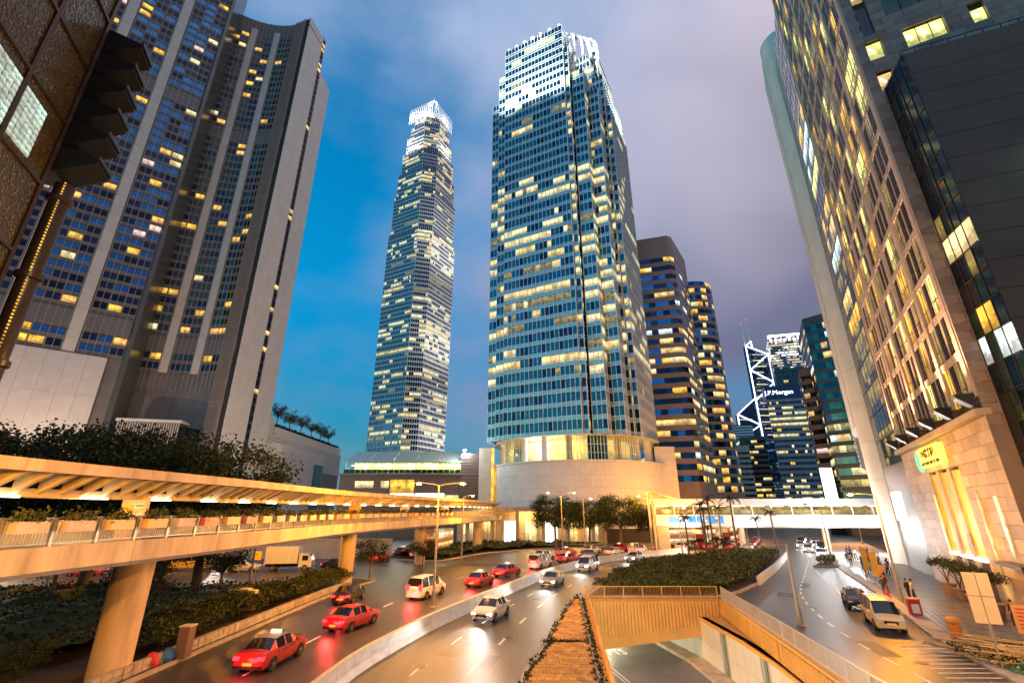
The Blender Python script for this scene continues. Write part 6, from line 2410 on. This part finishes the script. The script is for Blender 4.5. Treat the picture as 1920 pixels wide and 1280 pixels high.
for r_i in range(4):
    for c_i in range(3):
        x = 42.5 + c_i * 3.6 + r_i * 4.6
        y = 108 + r_i * 8 - c_i * 1.2
        pa = [('red_paint', 'silver_paint'), ('red_paint', 'red_paint'), ('white_paint', 'white_paint')][(r_i + c_i) % 3]
        car('car with red tail lights in the jam below the footbridge, %s' % ORD[n_], 'car', 'sedan', pa[0], pa[1], x, y, rad(57), group=JAM)
        n_ += 1
ONC = 'oncoming cars with headlights'
for x, y, k, p_, lab in ((-1.6, 41.5, 'sedan', 'white_paint', 'white sedan with lit headlights, nearest in the curving middle carriageway'), (4.6, 58.0, 'sedan', 'silver_paint', 'silver sedan with lit headlights in the middle of the curving carriageway'), (10.6, 71.2, 'van', 'white_paint', 'white van with lit headlights where the carriageway bends'), (20.4, 83.6, 'sedan', 'silver_paint', 'silver car with lit headlights at the far bend of the carriageway')):
    car(lab, 'van' if k == 'van' else 'car', k, p_, p_, x, y, along(BAR, y) + PI, head=True, tail=False, group=ONC)
RW = ['first', 'second', 'third', 'fourth', 'fifth', 'sixth', 'seventh', 'eighth']
for i, (x, y, k) in enumerate(((55.5, 90.5, 'sedan'), (59.5, 101, 'sedan'), (63.4, 103, 'van'), (64.5, 112, 'sedan'), (68.6, 113, 'sedan'), (70.5, 122, 'van'), (75, 124, 'sedan'), (78, 134, 'sedan'))):
    car('car facing the camera with glaring headlights on the right road, %s from the front' % RW[i], 'van' if k == 'van' else 'car', k, ('white_paint', 'silver_paint', 'black_paint')[i % 3], ('white_paint', 'silver_paint', 'black_paint')[i % 3], x, y, rad(60) + PI, head=True, tail=False, group='headlight traffic on the right road')
car('gold-lit white people carrier parked at the right kerb', 'van', 'van', 'sodium_cream_paint', 'sodium_cream_paint', 27.2, 38.6, math.atan2(-.90, -.43), head=False, tail=False)
car('black car parked behind the white people carrier at the right kerb', 'car', 'sedan', 'black_paint', 'black_paint', 30.4, 46.0, math.atan2(-.89, -.45), head=False, tail=False)
SR = 'side road traffic below the walkway'
car('yellow minibus on the side road behind the near pier', 'minibus', 'minibus', 'yellow_paint', 'yellow_paint', -46.5, 72, rad(8), group=SR)
car('white sedan on the side road below the walkway', 'car', 'sedan', 'white_paint', 'white_paint', -37.2, 70.5, rad(8), group=SR)
car('black sedan with bright tail lights ahead of the box truck', 'car', 'sedan', 'black_paint', 'black_paint', -25.0, 73.2, rad(10), group=SR)
car('orange lit red taxi on the side road at the left edge', 'taxi', 'sedan', 'red_paint', 'silver_paint', -55, 66, rad(5), taxi=True, group=SR)
car('white estate car on the side road behind the near pier', 'car', 'sedan', 'sodium_cream_paint', 'sodium_cream_paint', -49, 66.5, rad(5), group=SR)
for i, (x, y) in enumerate(((-22, 84), (-16.5, 90), (-20.5, 95))):
    car('taxi with red lights waiting below the walkway, %s of three' % ('front', 'middle', 'last')[i], 'taxi', 'sedan', 'red_paint' if i != 1 else 'white_paint', 'silver_paint' if i != 1 else 'white_paint', x, y, rad(75), taxi=(i != 1), group='cars waiting below the walkway')


def box_truck(x, y, rz):
    t = thing('box_truck', 'white box truck standing on the side road below the walkway', 'truck', (x, y, 0), rz)
    R_ = Matrix.Translation((x, y, 0))

    def B(name, m, *a):
        mb = MB().box(*a)
        o = bpy.data.objects.new(name, mb.mesh(name, m))
        COL.objects.link(o)
        o.parent = t
        return o
    B('cargo_box', 'white_paint', -3.0, 1.3, -1.05, 1.05, .95, 3.1)
    for k in range(5):
        B('box_rail', 'alu', -3.0 + k * 1.05, -2.94 + k * 1.05, -1.08, 1.08, .95, 3.12)
    B('chassis', 'dark_metal', -3.0, 3.0, -.5, .5, .55, .94)
    c = MB().add([(1.45, -1, .5), (3.2, -1, .5), (3.2, -1, 1.3), (2.75, -.92, 2.15), (1.45, -.92, 2.2), (1.45, 1, .5), (3.2, 1, .5), (3.2, 1, 1.3), (2.75, .92, 2.15), (1.45, .92, 2.2)], [(0, 1, 2, 3, 4), (9, 8, 7, 6, 5), (0, 5, 6, 1), (1, 6, 7, 2), (3, 8, 9, 4), (4, 9, 5, 0)])
    o = bpy.data.objects.new('cab', c.mesh('cab', 'white_paint'))
    COL.objects.link(o)
    o.parent = t
    w = MB().add([(3.2, -.95, 1.32), (3.2, .95, 1.32), (2.76, .86, 2.13), (2.76, -.86, 2.13)], [(0, 1, 2, 3)])
    o = bpy.data.objects.new('windscreen', w.mesh('windscreen', 'car_glass'))
    COL.objects.link(o)
    o.parent = t
    B('door_window', 'car_glass', 1.9, 2.65, -1.02, 1.02, 1.35, 1.95)
    ty, rm = wheel_mesh(.40)
    for wx in (-1.9, 2.35):
        for sg in (-1, 1):
            a = inst('tyre', ty, t, Matrix.Translation((wx, sg * .92, .40)))
            inst('rim', rm, a, Matrix.Identity(4))
    for sg in (-1, 1):
        B('tail_light', 'tail_on', -3.08, -3.0, sg * .85 - .12, sg * .85 + .12, .8, 1.0)
        B('headlight', 'head_off', 3.2, 3.26, sg * .75 - .15, sg * .75 + .15, .8, 1.0)
    return t


box_truck(-31.5, 71.8, rad(9))


def bus(label, x, y, rz, m, m2, band=None):
    t = thing('double_decker_bus', label, 'bus', (x, y, 0), rz, group='buses beyond the island')

    def B(name, mm_, *a, par=t):
        o = bpy.data.objects.new(name, MB().box(*a).mesh(name, mm_))
        COL.objects.link(o)
        o.parent = par
        return o
    B('lower_body', m, -5.6, 5.6, -1.24, 1.24, .35, 2.1)
    B('upper_body', m, -5.55, 5.55, -1.24, 1.24, 2.1, 4.15)
    B('roof', m2, -5.4, 5.4, -1.15, 1.15, 4.15, 4.35)
    B('advert_band', band or m2, -5.0, 4.6, -1.27, 1.27, 2.05, 2.75)
    for lv, (z0, z1) in enumerate(((1.25, 2.0), (2.95, 3.8))):
        for k in range(8):
            for sg in (-1, 1):
                B('window', 'lit_pale' if rnd.random() < .6 else 'lit_warm', -5.2 + k * 1.3, -4.1 + k * 1.3, min(sg * 1.245, sg * 1.265), max(sg * 1.245, sg * 1.265), z0, z1)
    for xx in (-5.62, 5.6):
        B('end_window', 'lit_warm', xx, xx + .03, -1.0, 1.0, 2.9, 3.8)
        B('end_window', 'car_glass', xx, xx + .03, -1.0, 1.0, 1.2, 2.0)
    for sg in (-1, 1):
        B('tail_light', 'tail_on', -5.66, -5.6, sg * 1.0 - .14, sg * 1.0 + .14, .7, 1.15)
        B('tail_light', 'tail_on', -5.66, -5.6, sg * 1.05 - .1, sg * 1.05 + .1, 3.85, 4.0)
        B('headlight', 'head_off', 5.6, 5.66, sg * .9 - .2, sg * .9 + .2, .6, .85)
    ty, rm = wheel_mesh(.48)
    for wx in (-3.4, 3.5):
        for sg in (-1, 1):
            a = inst('tyre', ty, t, Matrix.Translation((wx, sg * 1.17, .48)))
            inst('rim', rm, a, Matrix.Identity(4))
    return t


bus('yellow double-decker bus with pink advert band behind the palms', 37.5, 112, rad(25), 'yellow_paint', 'sodium_cream_paint', 'poster_red')
bus('red double-decker bus under the blue banners', 46, 116, rad(48), 'red_paint', 'red_paint', 'poster_orange')
bus('red double-decker bus at the back of the jam beyond the footbridge', 54, 124, rad(56), 'red_paint', 'red_paint')
bus('orange double-decker bus deep below the covered walkway', -14.5, 101, rad(82), 'yellow_paint', 'yellow_paint', 'sign_orange')

# ------------------------------------------------------------------ people


def make_person(seed, step, arm):
    r2 = random.Random(seed)
    me = bpy.data.meshes.new('body')
    v = [(0, 0, .95), (0, .01, 1.15), (0, 0, 1.36), (0, .01, 1.47), (0, .03, 1.56), (0, .03, 1.70),
         (.10, 0, .90), (.11, step, .50), (.11, step * .9 - .05, .09), (.12, step * .9 + .10, .04),
         (-.10, 0, .90), (-.11, -step, .50), (-.11, -step * 1.3 - .05, .09), (-.12, -step * 1.3 + .10, .04),
         (.18, 0, 1.38), (.24, -step * .5, 1.12), (.24, arm, .90), (.24, arm + .05, .82),
         (-.18, 0, 1.38), (-.24, step * .5, 1.12), (-.24, .10 - arm * .3, .90), (-.24, .13 - arm * .3, .82)]
    e = [(0, 1), (1, 2), (2, 3), (3, 4), (4, 5), (0, 6), (6, 7), (7, 8), (8, 9), (0, 10), (10, 11), (11, 12), (12, 13), (2, 14), (14, 15), (15, 16), (16, 17), (2, 18), (18, 19), (19, 20), (20, 21)]
    rads = [.14, .13, .15, .06, .085, .09, .09, .065, .045, .04, .09, .065, .045, .04, .065, .05, .04, .035, .065, .05, .04, .035]
    me.from_pydata(v, e, [])
    o = bpy.data.objects.new('body', me)
    COL.objects.link(o)
    md = o.modifiers.new('skin', 'SKIN')
    for i, sv in enumerate(me.skin_vertices[0].data):
        k = rads[i]
        sv.radius = (k, k * (.72 if i in (0, 1, 2) else 1))
        sv.use_root = (i == 0)
    sub = o.modifiers.new('sub', 'SUBSURF')
    sub.levels = 1
    dg = bpy.context.evaluated_depsgraph_get()
    out = bpy.data.meshes.new_from_object(o.evaluated_get(dg))
    bpy.data.objects.remove(o)
    out.shade_smooth()
    return out


PB = [make_person(1, .02, .02), make_person(2, .18, .14), make_person(3, .10, .22)]
hb = MB()
hb.lathe((0, .015, 1.60), [(.085, 0), (.105, .06), (.098, .13), (.06, .175), (.01, .19)], 14)
HAIR = hb.mesh('hair', 'hair', smooth=True)


def person(label, x, y, rz, top, legs, k=0, s=1.0, z=.14):
    t = thing('person', label, 'person', (x, y, z), rz, group='people on the right pavement')
    me = PB[k].copy()
    me.materials.clear()
    for m in (legs, top, 'skin', 'tyre'):
        me.materials.append(MAT[m])
    for p in me.polygons:
        c = p.center
        p.material_index = 3 if c.z < .09 else (2 if (c.z > 1.46 or (abs(c.x) > .17 and c.z < .95)) else (0 if c.z < .96 and abs(c.x) < .2 else 1))
    b = inst('body', me, t, Matrix.Diagonal((s, s, s, 1)))
    inst('hair', HAIR, b, Matrix.Identity(4))
    return t


PPL = [(36.9, 51.2, 2.6, 'cloth_dark', 'cloth_dark', 0, 'person in dark clothes waiting beside the red cone on the pavement'), (37.6, 51.9, 2.2, 'cloth_dark', 'cloth_blue', 0, 'person in blue trousers standing just behind the one by the red cone'),
       (36.9, 47.6, .6, 'sign_tan', 'cloth_dark', 2, 'person in tan top leaning by the tall street lamp'), (37.2, 48.6, .2, 'cloth_dark', 'cloth_dark', 0, 'person in black behind the one in the tan top'),
       st(-28.4, 1.2)[:1] + st(-28.4, 1.2)[1:] + (1.9, 'cloth_dark', 'cloth_dark', 1, 'person in dark clothes walking by the nearest potted tree')]
CR = [(46.5, 66.4), (47.6, 69.0), (48.0, 65.2), (49.2, 71.5), (44.2, 61.0), (50.4, 69.8), (52.4, 73.0), (49.8, 67.4), (56.2, 77.6), (58.8, 82.0), (61.4, 91.4), (62.6, 88.8), (50.5, 75.6), (52.0, 78.5), (51.0, 73.4), (54.2, 80.6), (53.2, 75.2), (55.6, 83.5), (56.4, 80.2), (58.2, 86.8), (57.4, 84.4), (59.6, 89.5), (54.5, 77.2), (60.4, 87.2)]
CT = ['cloth_white', 'cloth_blue', 'cloth_red', 'cloth_dark']
CN = ['white top', 'blue top', 'red top', 'dark top']
PL = ['by the yellow stop panels', 'between the stop panels and the kerb island', 'before the round white column', 'nearest the kerb island', 'by the bright shop front', 'farther along the pavement']
for i, (x, y) in enumerate(CR):
    PPL.append((x, y, rnd.uniform(0, 6.28), CT[i % 4], ('cloth_dark', 'cloth_blue')[i % 2], i % 3, 'pedestrian in %s in the crowd %s' % (CN[i % 4], PL[i // 4])))
for p in PPL:
    person(p[6], p[0], p[1], p[2], p[3], p[4], p[5], rnd.uniform(.96, 1.05))

# ------------------------------------------------------------------ street furniture


def sign(name, label, cat, x, y, h, plates, pm='pole', zb=.14, rz=0.0):
    t = thing(name, label, cat, (x, y, zb))
    MB().tube((x, y, zb), (x, y, zb + h), .045, n=10).build('post', pm, t, True)
    for (dx_, w, z0, z1, m) in plates:
        mb = MB().box(dx_ - w / 2, dx_ + w / 2, -.085, -.05, z0, z1, 0, Matrix.Translation((x, y, 0)) @ Matrix.Rotation(rz, 4, 'Z'))
        mb.build('plate', m, t)
    return t


sign('sign_post', 'leaning pair of tall tan sign plates on one post at right', 'sign', 25.9, 28.7, 4.6, [(-.29, .54, 2.2, 3.5, 'sign_tan'), (.29, .54, 2.2, 3.5, 'sign_tan'), (.29, .54, 3.54, 4.7, 'sign_tan'), (-.29, .54, 3.54, 4.7, 'sign_tan')], rz=-.5)
t = sign('sign_post', 'small blue street sign on a thin post at right', 'sign', 26.9, 29.7, 3.4, [(0, .62, 2.7, 3.5, 'sign_tan')], rz=-.5)
mb = MB().box(-.26, .26, -.12, -.09, 2.95, 3.4, 0, Matrix.Translation((26.9, 29.7, 0)) @ Matrix.Rotation(-.5, 4, 'Z'))
mb.build('blue_panel', 'sign_blue', t)
t = sign('notice_board', 'orange notice board with lines of text at the right picture edge', 'notice board', 29.9, 31.2, 2.6, [(.45, 1.15, 1.2, 2.7, 'sign_orange')], rz=-.7)
for k in range(6):
    mb = MB().box(.05, .85 - .1 * (k % 3), -.095, -.087, 2.45 - k * .2, 2.52 - k * .2, 0, Matrix.Translation((29.9, 31.2, 0)) @ Matrix.Rotation(-.7, 4, 'Z'))
    mb.build('print_line', 'cloth_red', t)
t = sign('bus_stop_sign', 'tall yellow bus stop panel at the right kerb', 'sign', 41.4, 58.6, 3.4, [(.5, .9, .9, 3.4, 'sign_yellow')], rz=.3)
sign('bus_stop_sign', 'second narrow yellow stop panel behind the tall one', 'sign', 43.0, 62.2, 3.6, [(.4, .7, 1.0, 3.6, 'sign_yellow')], rz=.3)
t = sign('stop_frame', 'orange framed stop flag beside the waiting people', 'sign', 38.2, 53.2, 2.6, [(.25, .5, 1.2, 2.6, 'sign_orange')], rz=.3)
t = thing('litter_bin', 'orange litter bin with domed lid on the pavement corner', 'bin', (28.9, 34.6, .14))
MB().lathe((28.9, 34.6, .14), [(.30, 0), (.34, .05), (.34, .80), (.30, .84)], 20).build('bin_body', 'orange_bin', t, True)
MB().lathe((28.9, 34.6, 1.12), [(.42, 0), (.44, .06), (.40, .16), (.22, .26), (.02, .28)], 20).build('lid', 'orange_bin', t, True)
for k in range(4):
    a = k * PI / 2 + .6
    MB().beam((28.9 + .3 * math.cos(a), 34.6 + .3 * math.sin(a), .97), (28.9 + .34 * math.cos(a), 34.6 + .34 * math.sin(a), 1.14), .05, .05).build('lid_support', 'orange_bin', t)
t = thing('roadside_box', 'red and white roadside control box beside the parked people carrier', 'box', (32.0, 41.6, .14), -.4)
for nm, m, a in (('cabinet', 'red_paint', (-.38, .38, -.3, .3, .05, 1.15)), ('door_panel', 'plate_white', (-.25, .25, -.33, -.3, .2, .85)), ('top_cap', 'sign_orange', (-.42, .42, -.34, .34, 1.15, 1.24)), ('plinth', 'concrete', (-.42, .42, -.34, .34, 0, .05))):
    o = bpy.data.objects.new(nm, MB().box(*a).mesh(nm, m))
    COL.objects.link(o)
    o.parent = t
t = thing('traffic_cone', 'squat dark red traffic cone by the waiting people', 'cone', (36.2, 50.0, .14))
MB().lathe((36.2, 50.0, .14), [(.30, 0), (.30, .05), (.22, .06), (.05, .75), (.03, .78)], 18).build('cone', 'cloth_red', t, True)
# pile of bamboo poles with netting
for i in range(60):
    a = rnd.uniform(-.35, .35) - .75
    cx, cy = 27.4 + rnd.uniform(-1.5, 2.0), 29.8 + rnd.uniform(-2.4, 2.6)
    L = rnd.uniform(1.6, 3.4)
    z = .22 + rnd.random() * .75
    d = Vector((math.cos(a), math.sin(a), rnd.uniform(-.06, .06))) * L / 2
    o = MB().tube(Vector((cx, cy, z)) - d, Vector((cx, cy, z)) + d, .045, n=7).build('bamboo_pole', 'bamboo', loc=(cx, cy, z))
    tag(o, 'loose bamboo pole in the heap beside the right kerb', 'bamboo pole', 'heap of bamboo poles')
for (x, y, m, lab) in ((28.2, 32.6, 'net_green', 'crumpled green netting at the far end of the bamboo heap'), (26.6, 27.9, 'net_green', 'crumpled green netting at the near end of the bamboo heap')):
    nb = MB()
    n = 16
    for j in range(7):
        for k in range(n):
            ph, t_ = j / 6 * PI / 2, 2 * PI * k / n
            r = .62 * (1 + .25 * math.sin(3 * t_ + j) + rnd.uniform(-.12, .12))
            nb.v.append((x + r * math.cos(t_) * math.cos(ph), y + r * math.sin(t_) * math.cos(ph), .14 + .5 * math.sin(ph) * (1 + rnd.uniform(-.15, .15))))
    for j in range(6):
        for k in range(n):
            nb.f.append((j * n + k, j * n + (k + 1) % n, (j + 1) * n + (k + 1) % n, (j + 1) * n + k))
            nb.m.append(0)
    tag(nb.build('netting', m, loc=(x, y, .14)), lab, 'netting')
sh_ = MB()
for k in range(420):
    leaf_quads(sh_, (27.6 + rnd.uniform(-1.6, 1.8), 30 + rnd.uniform(-2.4, 2.4), .45), 6, (.2, .2, .14), .17, 2, .2)
tag(sh_.build('cut_brushwood', ['bamboo', 'leaf_dark'], loc=(27.6, 30, .14)), 'tangle of cut brushwood and split bamboo on the heap', 'brushwood', kind='stuff')
# cabinets and boxes in the left garden
for (x, y, h, lab) in ((-18.7, 30.6, 1.7, 'brown utility cabinet by the left kerb, near the stone wall'), (-22.4, 43.6, 1.7, 'pair of tan utility cabinets in the hedge')):
    t = thing('utility_cabinet', lab, 'cabinet', (x, y, .16))
    MB().box(x - .3, x + .3, y - .3, y + .3, .16, h).build('cabinet', 'soft_brown' if h == 1.7 and x > -20 else 'sign_tan', t)
    MB().box(x - .34, x + .34, y - .34, y + .34, h, h + .06).build('cap', 'sign_tan', t)
    if x < -20:
        MB().box(x + .36, x + .9, y - .25, y + .3, .16, h - .05).build('second_cabinet', 'sign_tan', t)
for (x, y, z, m, lab) in ((-19.3, 29.0, .16, 'cloth_red', 'red rubbish bundle by the left kerb'), (-19.1, 29.9, .16, 'tarp_blue', 'blue rubbish bundle beside the brown cabinet')):
    nb = MB().lathe((x, y, z), [(.28, 0), (.36, .2), (.30, .45), (.12, .62), (.03, .66)], 12)
    nb.v = [(a + rnd.uniform(-.05, .05), b + rnd.uniform(-.05, .05), c) for a, b, c in nb.v]
    tag(nb.build('rubbish_bundle', m, loc=(x, y, z)), lab, 'bundle')
# guard rails along the side road, direction sign
railing('guard_rail', 'thin guard rail along the far side of the side road below the walkway', [(-66, 63.2), (-45, 64.4), (-26, 66.8)], 0.0, .9, 'steel_grey', 2.4, bar=1.2)
t = thing('direction_sign', 'pair of stacked road direction boards below the far walkway', 'sign', (-16.3, 92, 0))
for x in (-17.4, -15.2):
    MB().tube((x, 92.0, 0), (x, 92.0, 4.7), .07, n=8).build('post', 'pole', t)
for (z0, z1) in ((1.8, 3.1), (3.25, 4.6)):
    MB().box(-18, -14.5, 91.85, 91.92, z0, z1).build('board', 'sign_orange', t)  # orange lamp light on the boards is put into their colour
    for k in range(3):
        MB().box(-17.6, -15.2 - .4 * k, 91.82, 91.84, z0 + .25 + k * .32, z0 + .4 + k * .32).build('print_line', 'plate_white', t)
sign('warning_sign', 'yellow warning plate on a post before the box truck', 'sign', -32.4, 64.6, 3.0, [(0, .8, 2.0, 3.0, 'sign_yellow')], zb=0)
for i in range(5):
    x, y = 24.5 + i * 3.3, 84 + i * 3.2
MB()
